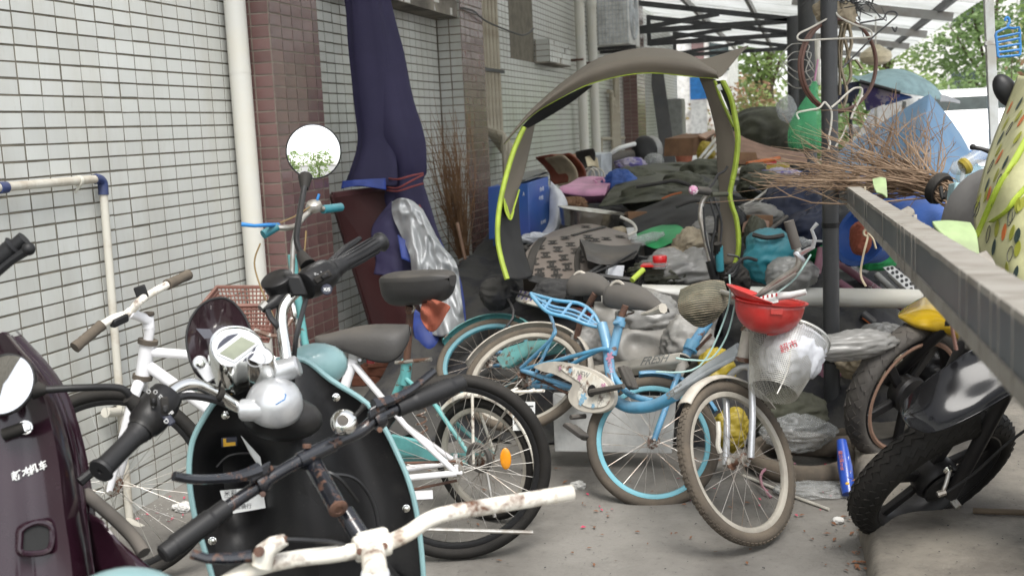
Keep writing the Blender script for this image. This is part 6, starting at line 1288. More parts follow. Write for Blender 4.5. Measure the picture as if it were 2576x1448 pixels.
# back of the heap
o = obj('cover', crumple(D(1915, 335, 10.5), (.36, .4, .24), 51, .14, 1.6, VX), M['olive_tarp'], None); single(o, 'dark olive motorcycle cover at the far end of the heap', 'cover')
o, G = sheet('cloth', 'tan_cloth', [[(1845, 330, 9.6), (1880, 350, 9.5), (1940, 370, 9.5), (2020, 385, 9.4)], [(1840, 365, 9.3), (1890, 378, 9.2), (1950, 392, 9.2), (2030, 400, 9.1)], [(1850, 380, 9.1), (1900, 398, 9.0), (1960, 408, 9.0), (2030, 410, 9.0)]], None, .03, 4, 3, 7); single(o, 'dull tan blanket draped below the olive cover', 'blanket')
t = thing('carton', 'open brown cardboard box left of the canopy end', 'box', D(1770, 370, 10.5)); panelbox(t, 'side', 'card', D(1745, 347, 10.4), D(1790, 335, 10.7), D(1790, 385, 10.7), D(1742, 392, 10.4), .3, 0); panelbox(t, 'flap', 'light_wood', D(1755, 340, 10.5), D(1795, 325, 10.8), D(1800, 333, 10.7), D(1775, 348, 10.4), .02, 0)
single(obj('bag', crumple(D(1775, 385, 10.0), (.08, .08, .1), 55, .2, 2.4, VX), M['yellow_bag'], None), 'yellow bag in front of the cardboard box', 'bag')
t = thing('metal_frame', 'pair of bright metal tubes slanting beside the cardboard box', 'frame', D(1770, 390, 9.4))
for k_ in range(2): rod(t, 'tube', 'galvanised', [D(1735+14*k_, 432-k_*4, 9.2), D(1800+8*k_, 350+8*k_, 9.6)], .014, 8)
t = thing('plant_pot', 'small terracotta pot far behind the heap', 'pot', D(1720, 400, 17)); b = MB(); b.lathe([(.10, -.13), (.14, .1), (.16, .1), (.16, .13), (.13, .13)], D(1721, 402, 17), up, 18); obj('pot', b, M['terracotta'], t); rod(t, 'stick', 'dark_steel', [D(1721, 400, 17), D(1722, 345, 17)], .02, 6); rod(t, 'stick', 'dark_steel', [D(1705, 350, 17), D(1738, 352, 17)], .02, 6)
o, G = sheet('tarpaulin', 'tarp_blue', [[(1868, 425, 8.6), (1920, 428, 8.6), (1990, 430, 8.4), (2060, 432, 8.2)], [(1880, 445, 8.1), (1940, 460, 8.0), (2000, 465, 7.8), (2060, 465, 7.7)], [(1930, 470, 7.8), (1965, 500, 7.6), (2010, 510, 7.5), (2060, 510, 7.4)]], None, .04, 4, 5, 8); single(o, 'bright blue tarpaulin sagging behind the twig broom', 'tarpaulin')
for i, (u0, v0, u1, v1) in enumerate([(1870, 428, 1950, 408), (1880, 412, 1960, 398)]): single(rod(None, 'slat', 'p_orange' if i else 'flag_red', [D(u0, v0, 8.5), D(u1, v1, 8.7)], .018, 6), ['lower red', 'upper orange'][i]+' plastic slat lying over the blue tarpaulin', 'slat')
for i, (u, v, d, rad, m, l) in enumerate([(1990, 535, 6.5, (.19, .2, .2), 'dark_navy', 'dark navy rucksack behind the teal bag'), (2040, 580, 6.3, (.14, .15, .12), 'dark_navy', 'deep blue bundle under the navy rucksack'), (1920, 470, 7.3, (.16, .2, .1), 'olive_tarp', 'dull olive bundle between canopy and rucksack'), (1900, 590, 5.95, (.06, .06, .1), 'olive_tarp', 'olive cloth lump behind the canopy end'), (1905, 545, 6.4, (.15, .15, .08), 'grey_tarp', 'grey dusty cloth left of the navy rucksack'), (1990, 690, 5.5, (.13, .1, .09), 'grey_bag', 'clear grey plastic bag behind the hard hat'), (2075, 620, 6.3, (.1, .1, .1), 'leaf_green', 'green plastic bundle behind the near post')]):
    single(obj('bundle', crumple(D(u, v, d), rad, 60+i, .2, 2.0, VX), M[m], None), l, 'bundle')
o = obj('bag', crumple(D(1935, 645, 5.6), (.135, .12, .14), 71, .2, 2.2, VX), M['teal_bag'], None); single(o, 'stuffed teal cloth bag left of the near post', 'bag')
rod(o, 'tie', 'mono_trim', [D(1895, 590, 5.5), D(1930, 598, 5.46), D(1970, 592, 5.5)], .012, 6, 3)
for i, (u0, v0, u1, v1, d, r, m, l) in enumerate([(1880, 620, 1980, 545, 5.9, .012, 'cat_grey', 'grey stick slanting over the olive lump'), (1893, 520, 1960, 470, 6.9, .012, 'steel', 'bright metal rod above the grey cloth'), (1910, 535, 1930, 470, 7.0, .01, 'steel', 'second metal rod leaning by the grey cloth'), (2030, 605, 2180, 612, 5.8, .006, 'white_plastic', 'thin white rod passing behind the near post')]):
    single(rod(None, 'stick', m, [D(u0, v0, d), D(u1, v1, d+.3)], r, 7), l, 'rod')

EX = [(1400, 738, 5.5, (.12, .08, .07), 'charcoal_cloth', 'dark cloth lump under the left end of the blue rack'), (1255, 735, 5.9, (.1, .1, .1), 'junk', 'dim rag lump at the foot of the lime strip'), (1455, 742, 5.45, (.07, .06, .06), 'black_plastic', 'black lump behind the rack board'), (1850, 705, 5.35, (.07, .06, .08), 'black_rubber', 'black bundle under the teal bag'), (1790, 590, 6.3, (.12, .1, .1), 'grey_tarp', 'pale grey bag behind the tall handlebar'), (1840, 560, 6.2, (.08, .08, .1), 'charcoal_cloth', 'dark cloth lump inside the canopy right leg'), (1960, 450, 7.9, (.16, .12, .08), 'print_cloth', 'patterned cloth lump on the blue tarpaulin'), (1900, 440, 8.2, (.12, .1, .09), 'olive_tarp', 'olive lump under the tan blanket'), (2060, 470, 7.2, (.16, .12, .12), 'dark_navy', 'dark navy lump behind the thick post'), (2140, 620, 5.9, (.08, .08, .1), 'dark_navy', 'navy lump left of the blue basin'), (2140, 690, 6.3, (.1, .08, .08), 'grey_bag', 'grey plastic lump between post and pink tubes'), (2200, 640, 5.8, (.12, .1, .08), 'leaf_green', 'green plastic lump below the blue basin'), (2150, 800, 6.3, (.12, .1, .07), 'junk', 'dim rag lump under the white pipe right of the post'), (2270, 870, 5.4, (.12, .1, .08), 'card', 'brown paper lump below the lettered tube'), (1560, 590, 6.7, (.07, .05, .05), 'beige_cloth', 'cream rag right of the steel basin'), (1640, 500, 7.5, (.2, .15, .1), 'olive_tarp', 'olive bulge in the middle of the tarpaulin'), (1720, 470, 7.7, (.16, .14, .1), 'olive_tarp', 'higher olive bulge beside the black netting'), (1780, 440, 8.3, (.2, .18, .12), 'olive_tarp', 'olive bulge at the right end of the tarpaulin'), (1600, 455, 8.2, (.16, .14, .1), 'olive_tarp', 'olive bulge at the left end of the tarpaulin'), (1480, 870, 5.2, (.1, .08, .1), 'grey_tarp', 'grey sack slumped behind the blue seat mast'), (1640, 800, 5.35, (.16, .1, .12), 'grey_bag', 'clouded sack bulging under the near saddle'), (1730, 860, 5.1, (.12, .1, .12), 'grey_tarp', 'grey sack slumped left of the handlebar stem')]
for i, (u, v, d, rad, m, l) in enumerate(EX): single(obj('bundle', crumple(D(u, v, d), rad, 150+i, .22, 1.8, VX), M[m], None), l, 'bundle')

for i, (pts, d, r, m, l) in enumerate([([(1600, 470), (1650, 462), (1700, 455), (1745, 470)], 7.0, .012, 'mono_trim', 'black strap lying across the olive tarpaulin'), ([(1560, 545), (1590, 560), (1600, 580), (1580, 592)], 6.2, .009, 'wire', 'pale cord curling by the steel basin'), ([(1870, 520), (1900, 505), (1945, 470)], 6.6, .016, 'steel', 'bright chair tube slanting above the teal bag'), ([(1885, 470), (1935, 500), (1960, 540)], 6.7, .012, 'dark_steel', 'dark tube crossing the bright chair tube'), ([(1830, 690), (1870, 650), (1905, 655)], 5.2, .008, 'cable', 'black cable looping at the canopy right foot'), ([(1455, 740), (1490, 720), (1530, 735)], 5.3, .009, 'black_metal', 'black wire bracket behind the flag board'), ([(1700, 520), (1750, 505), (1810, 515)], 6.4, .01, 'mono_trim', 'black strap on the charcoal jacket'), ([(2140, 560), (2165, 520), (2180, 470)], 5.6, .01, 'dark_steel', 'thin dark rod rising behind the blue basin')]): single(rod(None, 'strap' if 'strap' in l else 'tube' if 'tube' in l else 'rod' if 'rod' in l else 'cord', m, [D(u, v, d) for u, v in pts], r, 7, 4), l, 'strap' if 'strap' in l else 'tube' if 'tube' in l else 'rod' if 'rod' in l else 'cord')
for i, (u, v, d, sz, m, l) in enumerate([(1590, 588, 6.3, (.05, .05, .07), 'white_plastic', 'small white box between basin and green cloth'), (1600, 545, 6.9, (.12, .1, .06), 'card', 'flat brown carton behind the green cloth'), (1905, 560, 6.2, (.14, .1, .08), 'card', 'brown carton corner beside the canopy end'), (1955, 430, 8.0, (.16, .1, .08), 'yellow_bag', 'yellow carton on the blue tarpaulin'), (1870, 400, 8.9, (.2, .1, .1), 'card', 'cardboard box under the tan blanket'), (1480, 745, 5.35, (.1, .08, .05), 'black_plastic', 'black box behind the rack board'), (2170, 560, 5.9, (.12, .1, .1), 'pale_plastic', 'pale plastic box above the blue basin'), (1545, 690, 5.62, (.08, .07, .09), 'white_bag', 'small white carton behind the rear saddle')]):
    ax_ = (unit(CR+CF*(.3*(i % 3)-.2)), unit(CF-CR*(.3*(i % 3)-.2)), unit(CU+CR*(.12*(i % 4)-.2))); b = MB(); b.box(D(u, v, d), sz, ax_); single(obj('box', b, M[m], None, bev=.004), l, 'box')
for i, (u, v, d, l) in enumerate([(1850, 480, 7.6, 'clear plastic bottle on the dark cloth inside the canopy leg'), (2000, 610, 5.6, 'clear plastic bottle lying right of the teal bag'), (1630, 600, 6.2, 'clear plastic bottle lying on the green cloth')]): b = MB(); b.lathe([(.01, -.1), (.03, -.095), (.032, -.02), (.03, .04), (.014, .08), (.013, .1)], D(u, v, d), unit(CR+CU*.3*(i-1)+CF*.3), 14); single(obj('bottle', b, M['clear_bag'], None), l, 'bottle')
o, G = sheet('folded_cloth', 'print_cloth', [[(1745, 545, 6.5), (1780, 535, 6.5), (1815, 548, 6.5)], [(1740, 570, 6.35), (1780, 565, 6.3), (1822, 575, 6.35)], [(1750, 595, 6.3), (1785, 600, 6.28), (1818, 598, 6.3)]], None, .02, 8, 3, 7, back=.05); single(o, 'patterned cloth folded below the charcoal jacket', 'cloth')
o, G = sheet('folded_cloth', 'tan_cloth', [[(1870, 560, 6.1), (1900, 548, 6.1), (1935, 556, 6.1)], [(1866, 585, 5.98), (1900, 578, 5.95), (1930, 585, 5.98)]], None, .02, 8, 3, 8, back=.05); single(o, 'tan cloth folded on top of the teal bag', 'cloth')
# ================================================================== right side: rail, covers, motorcycles, hanging things
# wrapped rail
t = thing('rail', 'square steel rail wrapped in grey tape, running from the near post to the right edge', 'rail', D(2300, 620, 1.6))
ra0, ra1 = D(2112, 457, 5.24), D(2576, 799, .99); rd_ = unit(ra1-ra0); ra1 = ra1+rd_*.5
rs = unit(np.cross(up, rd_)); rs = rs if rs[0] > 0 else -rs; ru = np.cross(rd_, rs); ru = ru if ru[2] > 0 else -ru
Hh, Ww = .078, .042; L_ = np.linalg.norm(ra1-ra0)
def rail_box(name, m, s0, s1, grow=0, par=t, h0=0., h1=1., side=None):
    c = ra0+rd_*(s0+s1)/2+rs*Ww/2-ru*(Hh*(h0+h1)/2); b = MB(); b.box(c, (s1-s0, Ww+2*grow, Hh*(h1-h0)+2*grow), (rd_, rs, ru)); return obj(name, b, M[m], par, flat=True)
rail_box('tube', 'tape_grey', 0, L_)
b = MB(); b.box(ra0+rd_*L_/2-ru*Hh*.87-rs*.0015, (L_*.998, .003, Hh*.26), (rd_, rs, ru)); obj('lower_strip', b, M['tape_pale'], t, flat=True)
b = MB(); G = []
for i in range(90):
    s_ = L_*i/89; e = .003+.003*abs(nz((s_*9, 0, 3))); G.append([ra0+rd_*s_-rs*.003-ru*.004*(1+nz((s_*14, 2, 0))), ra0+rd_*s_-rs*.002+ru*e, ra0+rd_*s_+rs*Ww*.5+ru*(e+.002*nz((s_*20, 5, 1))), ra0+rd_*s_+rs*(Ww+.003)+ru*e, ra0+rd_*s_+rs*(Ww+.004)-ru*.012])
b.surf(G); obj('top_wrap', b, M['tape_pale'], t, sol=.001, flat=True)
R6 = random.Random(11)
for u in (2135, 2150, 2176, 2182, 2222, 2260, 2268, 2278, 2296, 2305, 2418, 2436, 2468, 2497, 2516, 2552):
    # where along the rail the strip is wound
    lo_, hi_ = 0, L_
    for _ in range(30):
        m_ = (lo_+hi_)/2
        if proj(ra0+rd_*m_-rs*.002-ru*Hh*.5)[0] < u: lo_ = m_
        else: hi_ = m_
    s_ = lo_; wd = R6.uniform(.004, .012)*(1.0 if u < 2400 else .15)*max(.25, (L_-s_)/L_)*1.6; sk = R6.uniform(-.02, .02)*(L_-s_)/L_
    b = MB(); g = .004; q = [ra0+rd_*(s_+sk*0)-rs*g+ru*g, ra0+rd_*(s_+sk)-rs*g-ru*(Hh+g), ra0+rd_*(s_+sk)+rs*(Ww+g)-ru*(Hh+g), ra0+rd_*s_+rs*(Ww+g)+ru*g]
    b.surf([[p-rd_*wd/2 for p in q+[q[0]]], [p+rd_*wd/2 for p in q+[q[0]]]]); obj('wrap_strip', b, M['tape_pale'], t, sol=.0012, flat=True)
rod(t, 'knotted_cord', 'rag_beige', [D(2176, 470, 4.0), D(2180, 560, 3.9), D(2184, 590, 3.86), D(2172, 640, 3.85), D(2165, 690, 3.85), D(2178, 720, 3.83)], .004, 5, 5); rod(t, 'knotted_cord', 'rag_beige', [D(2184, 588, 3.86), D(2196, 600, 3.84), D(2204, 625, 3.84)], .004, 5, 4); b = MB(); b.torus(D(2182, 585, 3.86), -ray(2182, 585), .012, .005, 14, 5); obj('knot', b, M['rag_beige'], t)
rod(t, 'knotted_cord', 'hoop_brown', [D(2405, 675, 1.86), D(2400, 715, 1.85), D(2398, 770, 1.84), D(2392, 800, 1.83), D(2400, 850, 1.83), D(2406, 880, 1.83)], .003, 5, 5); rod(t, 'knotted_cord', 'wire', [D(2394, 690, 1.85), D(2398, 740, 1.84), D(2402, 800, 1.83)], .002, 5, 4)
sheet('rag_flap', 'tape_pale', [[(2225, 545, 3.0), (2255, 535, 2.98), (2285, 520, 3.0)], [(2235, 552, 2.95), (2265, 548, 2.93), (2298, 528, 2.96)], [(2252, 556, 2.94), (2272, 556, 2.92), (2300, 540, 2.95)]], t, .006, 12)
sheet('rag_flap', 'tape_pale', [[(2405, 690, 1.83), (2440, 650, 1.84), (2480, 632, 1.86)], [(2415, 700, 1.81), (2450, 676, 1.82), (2500, 660, 1.84)], [(2440, 712, 1.8), (2480, 690, 1.8), (2505, 690, 1.82)]], t, .008, 12)
for k_, (u0, u1, v0, v1) in enumerate([(2268, 2285, 560, 700), (2298, 2306, 560, 680)]): sheet('hanging_strip', 'tape_pale', [[(u0, v0-20, 2.9), ((u0+u1)/2, v0-20, 2.9), (u1, v0-20, 2.9)], [(u0, (v0+v1)/2, 2.88), ((u0+u1)/2, (v0+v1)/2, 2.87), (u1, (v0+v1)/2, 2.88)], [(u0+4, v1-40, 2.87), ((u0+u1)/2, v1-20, 2.86), (u1, v1-60, 2.87)]], t, .006, 14)
for i, (pts, l) in enumerate([([[(2195, 452, 4.1), (2215, 447, 4.1), (2228, 450, 4.1)], [(2198, 470, 4.0), (2215, 468, 4.0), (2230, 470, 4.0)], [(2205, 484, 3.95), (2220, 488, 3.95), (2231, 498, 3.95)]], 'smaller pale green plastic pad lying on the rail near the post'), ([[(2345, 560, 2.35), (2385, 557, 2.35), (2440, 562, 2.35)], [(2355, 575, 2.3), (2395, 585, 2.3), (2455, 590, 2.3)], [(2395, 615, 2.25), (2430, 630, 2.25), (2462, 640, 2.25)]], 'larger pale green plastic pad under the leaf patterned cover')]):
    o, G = sheet('pad', 'lime_plastic', pts, None, .001, 3, 1, 8, .006); single(o, l, 'pad', 'pale green pads on the rail')
# white plastic pipe lying across
single(rod(None, 'pipe', 'pvc', [D(1600, 738, 5.6), D(2040, 747, 5.5), D(2322, 752, 5.3)], .047, 20), 'thick white plastic pipe lying level behind the near post', 'pipe')
# twig broom lying on the rail
t = thing('broom', 'large broom of bare brown twigs lying across the rail with a black tie', 'broom', D(2250, 430, 4.6))
def tips(R_):
    q = R_.random()
    if q < .62: return (R_.uniform(1880, 2150), 432+R_.gauss(0, 30), R_.uniform(4.5, 5.1))
    if q < .82: return (R_.uniform(1990, 2150), R_.uniform(270, 420), R_.uniform(4.6, 5.2))
    return (R_.uniform(2150, 2350), R_.uniform(270, 380), R_.uniform(4.5, 5.0))
b = twigs(D(2425, 505, 4.15), D(2352, 468, 4.25), tips, 105, 'pale_twig', 9, .0036, 3, .026); tag(obj('twigs', b, M['pale_twig'], t), kind='stuff')
R7 = random.Random(5); b = MB()
for _ in range(34):
    f = R7.random(); p0_ = D(2352-200*f+R7.gauss(0, 10), 466-60*f+R7.gauss(0, 10), 4.3+.5*f); p1_ = p0_+CU*R7.uniform(.08, .3)+CR*R7.gauss(.02, .1)+CF*R7.gauss(0, .05); pm_ = (p0_+p1_)/2+CR*R7.gauss(0, .02); b.tube(cr([p0_, pm_, p1_], 3), [.003, .0022, .001], 4, cap=False)
    for _k in range(3): a_ = p0_+(p1_-p0_)*R7.uniform(.3, .9); b.tube([a_, a_+CU*R7.uniform(.02, .09)+CR*R7.gauss(0, .04)], [.0018, .0008], 3, cap=False)
tag(obj('upright_twigs', b, M['pale_twig'], t), kind='stuff')
b = MB(); b.torus(D(2362, 474, 4.22), unit(D(2425, 505, 4.15)-D(2352, 468, 4.25)), .052, .012, 20, 6, .02); obj('tie', b, M['black_rubber'], t); rod(t, 'tie_end', 'black_rubber', [D(2366, 470, 4.1), D(2372, 500, 4.08), D(2382, 482, 4.08)], .008, 6, 3)
o, G = sheet('tarpaulin', 'tarp_blue', [[(2150, 430, 5.3), (2230, 455, 5.1), (2320, 480, 4.9), (2400, 520, 4.7), (2440, 545, 4.6)], [(2160, 470, 5.1), (2240, 490, 4.9), (2320, 515, 4.75), (2390, 550, 4.5), (2430, 575, 4.45)], [(2180, 520, 5.0), (2250, 545, 4.8), (2330, 570, 4.6), (2390, 590, 4.4), (2430, 600, 4.4)]], None, .035, 4, 7, 8); single(o, 'deep blue tarpaulin lying under the twig broom on the right', 'tarpaulin')
# big dusty blue cover, tent shaped, over a parked vehicle
o, G = sheet('cover', 'dusty_blue', [[(2105, 385, 7.2), (2170, 340, 7.0), (2250, 290, 6.8), (2328, 243, 6.6), (2345, 245, 6.65), (2390, 300, 6.8)], [(2110, 420, 6.8), (2180, 400, 6.5), (2260, 350, 6.3), (2322, 300, 6.15), (2352, 300, 6.3), (2420, 345, 6.7)], [(2130, 455, 6.5), (2190, 450, 6.2), (2265, 420, 6.0), (2330, 380, 5.85), (2368, 370, 6.1), (2450, 400, 6.5)], [(2150, 500, 6.3), (2220, 500, 6.0), (2290, 490, 5.8), (2360, 470, 5.7), (2400, 450, 5.9), (2480, 440, 6.3)], [(2160, 560, 6.2), (2230, 560, 5.9), (2300, 560, 5.7), (2390, 560, 5.6), (2430, 530, 5.8), (2510, 500, 6.2)]], None, .045, 2.2, 2, 9); single(o, 'big dusty blue cloth cover peaked over a parked motorbike', 'cover')
# leaf patterned cover on the right with its scooter
t = thing('leaf_cover', 'pale yellow scooter cover printed with olive, orange and black leaves, lime edged', 'cover', D(2550, 650, 2.6))
lc, G = sheet('cloth', 'cover_yellow', [[(2562, 190, 2.75), (2600, 195, 2.6), (2680, 200, 2.5)], [(2520, 300, 2.7), (2580, 300, 2.5), (2680, 300, 2.45)], [(2490, 380, 2.65), (2560, 385, 2.45), (2680, 390, 2.4)], [(2466, 470, 2.6), (2540, 470, 2.4), (2680, 480, 2.35)], [(2452, 540, 2.56), (2540, 560, 2.38), (2680, 570, 2.3)], [(2462, 620, 2.5), (2550, 640, 2.35), (2680, 660, 2.25)], [(2500, 690, 2.45), (2570, 720, 2.3), (2680, 740, 2.2)], [(2540, 745, 2.42), (2600, 780, 2.28), (2680, 800, 2.2)]], t, .02, 4, 3, 7)
z33 = lambda x, y: (2075.7+x*.2389, 220+y*.2389); z26 = lambda x, y: (1635+x*.3653, 440+y*.3653)
LV = [('p_dark', z33, [(2060, 180), (1865, 540), (1915, 800), (1725, 1030), (1780, 1180)]), ('p_olive', z33, [(1915, 390), (2050, 310), (1840, 670), (2040, 540), (1820, 930), (1970, 850), (1710, 1140), (1720, 1310), (2075, 1230), (1630, 1200)]), ('p_orange', z33, [(1850, 740), (2085, 350), (2000, 780), (1960, 220), (1745, 1120)]),
      ('p_dark', z26, [(2365, 170), (2540, 420), (2380, 500), (2530, 680)]), ('p_olive', z26, [(2540, 210), (2400, 370), (2505, 400), (2540, 510), (2470, 650)]), ('p_orange', z26, [(2450, 395), (2450, 690)]),
      ('out', z33, [(1955, 440), (1760, 840), (1840, 1000), (1620, 1290), (1980, 1340)]), ('out', z26, [(2250, 240), (2490, 290), (2340, 410), (2490, 545)])]
for m, fz, L9 in LV:
    for i, (x, y) in enumerate(L9):
        u, v = fz(x, y)
        if not (2450 < u < 2590): continue
        c, n = at_sheet(G, u, v); a_ = unit(CU-n*(CU@n)+CR*R7.uniform(-.1, .6)); a_ = unit(a_-n*(a_@n)); s_ = np.cross(n, a_); ll, ww = .0165+.003*R7.random(), .0075
        pts = [c+n*.004+a_*ll*math.cos(q)+s_*ww*math.sin(q)*abs(math.sin(q))**.3 for q in np.linspace(0, 2*PI, 15)[:-1]]; b = MB()
        if m == 'out': b.tube(pts, .0009, 4, closed=True)
        else: b.prism(pts, n*.0006)
        obj('printed_leaf', b, M['ink' if m == 'out' else m], lc, flat=True)
for pts in ([(2590, 345), (2550, 420), (2515, 480), (2480, 560), (2462, 600)], [(2595, 460), (2560, 500), (2540, 530), (2500, 560)]):
    q = [at_sheet(G, *p) for p in pts]; b = MB(); b.surf(interp2([[c+n*.006-CR*.006 for c, n in q], [c+n*.011 for c, n in q], [c+n*.006+CR*.008 for c, n in q]], 2, 5)); obj('binding', b, M['lime'], lc, sol=.003)
t2 = thing('scooter', 'covered scooter at the right edge with black mirror and lever poking out', 'scooter', (.62, 2.9, .1))
b = MB(); mcx = D(2530, 228, 2.75); b.ell(mcx, (.028, .02, .044), (unit(CR+CU*.3), unit(CF), unit(CU-CR*.45)), 18, 12); obj('mirror', b, M['black_plastic'], t2); rod(t2, 'mirror_stem', 'black_metal', [D(2545, 262, 2.76), D(2560, 310, 2.8), D(2590, 400, 2.85)], .008, 8)
rod(t2, 'brake_lever', 'black_plastic', [D(2444, 370, 2.9), D(2470, 375, 2.9), D(2500, 385, 2.88), D(2560, 400, 2.85)], [.006, .005, .007, .01], 8); b = MB(); b.ell(D(2447, 370, 2.9), (.008, .008, .008)); b2 = obj('lever_ball', b, M['black_plastic'], t2)
b = MB(); b.ell(D(2490, 590, 2.85), (.11, .18, .17), VX, 20, 14); obj('seat_cover', b, M['grey_wrap'], t2); b = MB(); G = []
for i in range(13):
    f = i/12; yy = 2.55+1.25*f; zz = .42+.16*math.sin(f*2.2); hw = .15*(.55+.45*math.sin(PI*min(1, .15+f*.8))); G.append([A(1.0, yy, zz)+A(hw*math.cos(q), 0, .17*math.sin(q)) for q in np.linspace(0, 2*PI, 22)])
b.surf(G); b.add(G[0][:-1], [tuple(range(21))]); b.add(G[-1][:-1], [tuple(range(21))]); obj('body', b, M['black_plastic'], t2); rod(t2, 'steering_column', 'black_metal', [A(1.0, 2.7, .5), A(.86, 2.62, 1.2)], .03, 10)
for yy in (2.55, 3.75): wheel(t2, A(1.0, yy, .33), A(1, 0, 0), .22, .05, 'cast_black', 'black_rubber', 6)
# bird cage, feeder and trough near the cover
t = thing('cage', 'small pale blue wire cage with trough beside the leaf cover', 'cage', D(2440, 460, 3.6))
b = MB(); ca0, ca1, cb0, cb1 = D(2415, 412, 3.6), D(2486, 420, 3.7), D(2400, 462, 3.5), D(2460, 475, 3.5)
for k_ in range(18): f = k_/17; b.tube([ca0*(1-f)+ca1*f, cb0*(1-f)+cb1*f], .0016, 4)
for f in (0, .5, 1): b.tube([ca0*(1-f)+cb0*f, ca1*(1-f)+cb1*f], .002, 4)
tag(obj('wires', b, M['pale_teal'], t), kind='stuff'); panelbox(t, 'trough', 'pale_teal', D(2404, 457, 3.45), D(2470, 472, 3.45), D(2450, 512, 3.45), D(2398, 505, 3.45), .06)
t = thing('bottle', 'crumpled clear plastic bottle with yellow collar on the cage', 'bottle', D(2435, 415, 3.5)); b = MB(); b.lathe([(.012, -.07), (.022, -.055), (.024, -.02), (.02, 0), (.024, .03), (.022, .06), (.01, .075), (.009, .09)], D(2443, 402, 3.5), unit(CR*.8+CU*.5), 16); obj('body', b, M['clear_bag'], t); b = MB(); b.torus(D(2428, 418, 3.48), unit(CR*.8+CU*.5), .02, .008, 16, 6, .012); obj('collar', b, M['yellow_bag'], t); rod(t, 'tube', 'clear_bag', [D(2424, 425, 3.48), D(2420, 460, 3.47)], .008, 8)
# ------------------------------------------------------------------ motorcycles
def moto_wheel(par, C, n, R, tr, seed, knobs=30, spokes=5, chev=True):
    n = unit(n); x, y, _ = frame(n); b = MB(); rr_ = tr*.68; Rr = R-rr_*1.75
    b.band(C, n, [(Rr+.012, -tr*.75), (Rr, -tr*.8), (Rr-.012, -tr*.6), (Rr-.02, 0), (Rr-.012, tr*.6), (Rr, tr*.8), (Rr+.012, tr*.75)], 0, 2*PI, 56, closed=True); wl = obj('wheel', b, M['cast_black'], par)
    b = MB(); b.torus(C, n, R-rr_, rr_, 80, 16, tr); obj('tyre', b, M['black_rubber'] if chev else M['cat_grey'], wl)
    b = MB()
    for k in range(knobs):
        for sg in (-1, 1):
            for row, (th, ln, wd) in enumerate(((.26, .97, .44), (.76, .95, .44), (1.16, .9, .26))):
                a = 2*PI*(k+.28*row+(.5 if sg > 0 else 0))/knobs; e = math.cos(a)*x+math.sin(a)*y; f = -math.sin(a)*x+math.cos(a)*y; nn = e*math.cos(th*sg)+n*math.sin(th*sg); s_ = np.cross(nn, f); f2 = unit(f+s_*.55*sg*(1 if chev else 1.6)); s2 = np.cross(nn, f2)
                b.box(C+e*(R-rr_)+e*math.cos(th)*rr_+n*sg*math.sin(th)*tr-nn*.0011, (2*PI*R/knobs*ln*(1 if chev else .35), tr*wd*(1 if chev else 1.3), .0035), (f2, s2, nn))
    tag(obj('tread', b, M['black_rubber'] if chev else M['cat_grey'], wl, flat=True), kind='stuff')
    for k in range(spokes):
        a = 2*PI*k/spokes+seed; e = math.cos(a)*x+math.sin(a)*y; f = -math.sin(a)*x+math.cos(a)*y; b = MB()
        b.bar(C+e*.05+f*.02, C+e*(Rr-.01)+f*.035, .042, .024, n); obj('spoke', b, M['cast_black'], wl, bev=.006)
    b = MB(); b.lathe([(.03, -tr), (.07, -tr*.6), (.08, 0), (.084, tr*.6), (.075, tr*.85), (.03, tr*.95), (.014, tr*1.4)], C, n, 28); obj('hub', b, M['cast_black'], wl); return wl
t = thing('motorcycle', 'black motorcycle with glossy front mudguard and five spoke wheel on the kerb', 'motorcycle', (.35, 4.1, .1))
Cm = D(2342, 1188, 3.86); nM = n_of((2342, 1188), 3.86, .56, (.62, -.78)); moto_wheel(t, Cm, nM, .312, .06, .3, 44)
PM = Pl(Cm, nM); FR = [(-.09, [(2268, 1026), (2282, 1000), (2327, 958), (2386, 916), (2437, 882), (2500, 850), (2560, 820)]), (-.055, [(2266, 1040), (2292, 1016), (2344, 976), (2408, 936), (2465, 905), (2525, 874), (2585, 842)]), (0, [(2272, 1054), (2310, 1042), (2366, 1012), (2433, 974), (2494, 940), (2553, 908), (2613, 876)]), (.055, [(2281, 1066), (2328, 1070), (2380, 1052), (2450, 1018), (2508, 985), (2570, 948), (2632, 910)]), (.09, [(2285, 1071), (2334, 1089), (2386, 1075), (2454, 1043), (2510, 1010), (2575, 972), (2640, 935)])]
Gm = interp2([[PM.pt(u, v, o_) for u, v in r] for o_, r in FR], 5, 5); b = MB(); b.surf(Gm); b.soft = True; obj('front_mudguard', b, M['moto_black'], t, sol=.004)
dp = Cm+nM*.07; b = MB(); b.lathe([(.07, 0), (.072, .012), (.05, .02), (.02, .022)], dp-nM*.012, nM, 28); obj('brake_plate', b, M['cast_black'], t)
fk0, fk1 = Cm+nM*.105, D(2545, 960, 3.55)
for s_ in (1, -1): q = Cm+nM*.105*s_; rod(t, 'fork_leg', 'cast_black', [q, q+(fk1-fk0)*.55, q+(fk1-fk0)*1.4], [.022, .024, .024], 14)
rod(t, 'axle', 'steel', [Cm+nM*.12, Cm+nM*.15], .013, 6); b = MB(); c = D(2384, 1180, 3.72); b.torus(c, nM, .014, .004, 16, 6); b.torus(c+nM*.006, nM, .013, .004, 16, 6); obj('spring', b, M['chrome'], t)
rod(t, 'brake_arm', 'steel', [D(2388, 1185, 3.71), D(2380, 1215, 3.7), D(2370, 1240, 3.7)], .007, 8); rod(t, 'arm_nut', 'steel', [D(2358, 1243, 3.7), D(2378, 1236, 3.7)], .011, 8); rod(t, 'brake_cable', 'cable', [D(2380, 1238, 3.7), D(2450, 1190, 3.65), D(2540, 1110, 3.55), D(2640, 1040, 3.5)], .005, 6, 5)
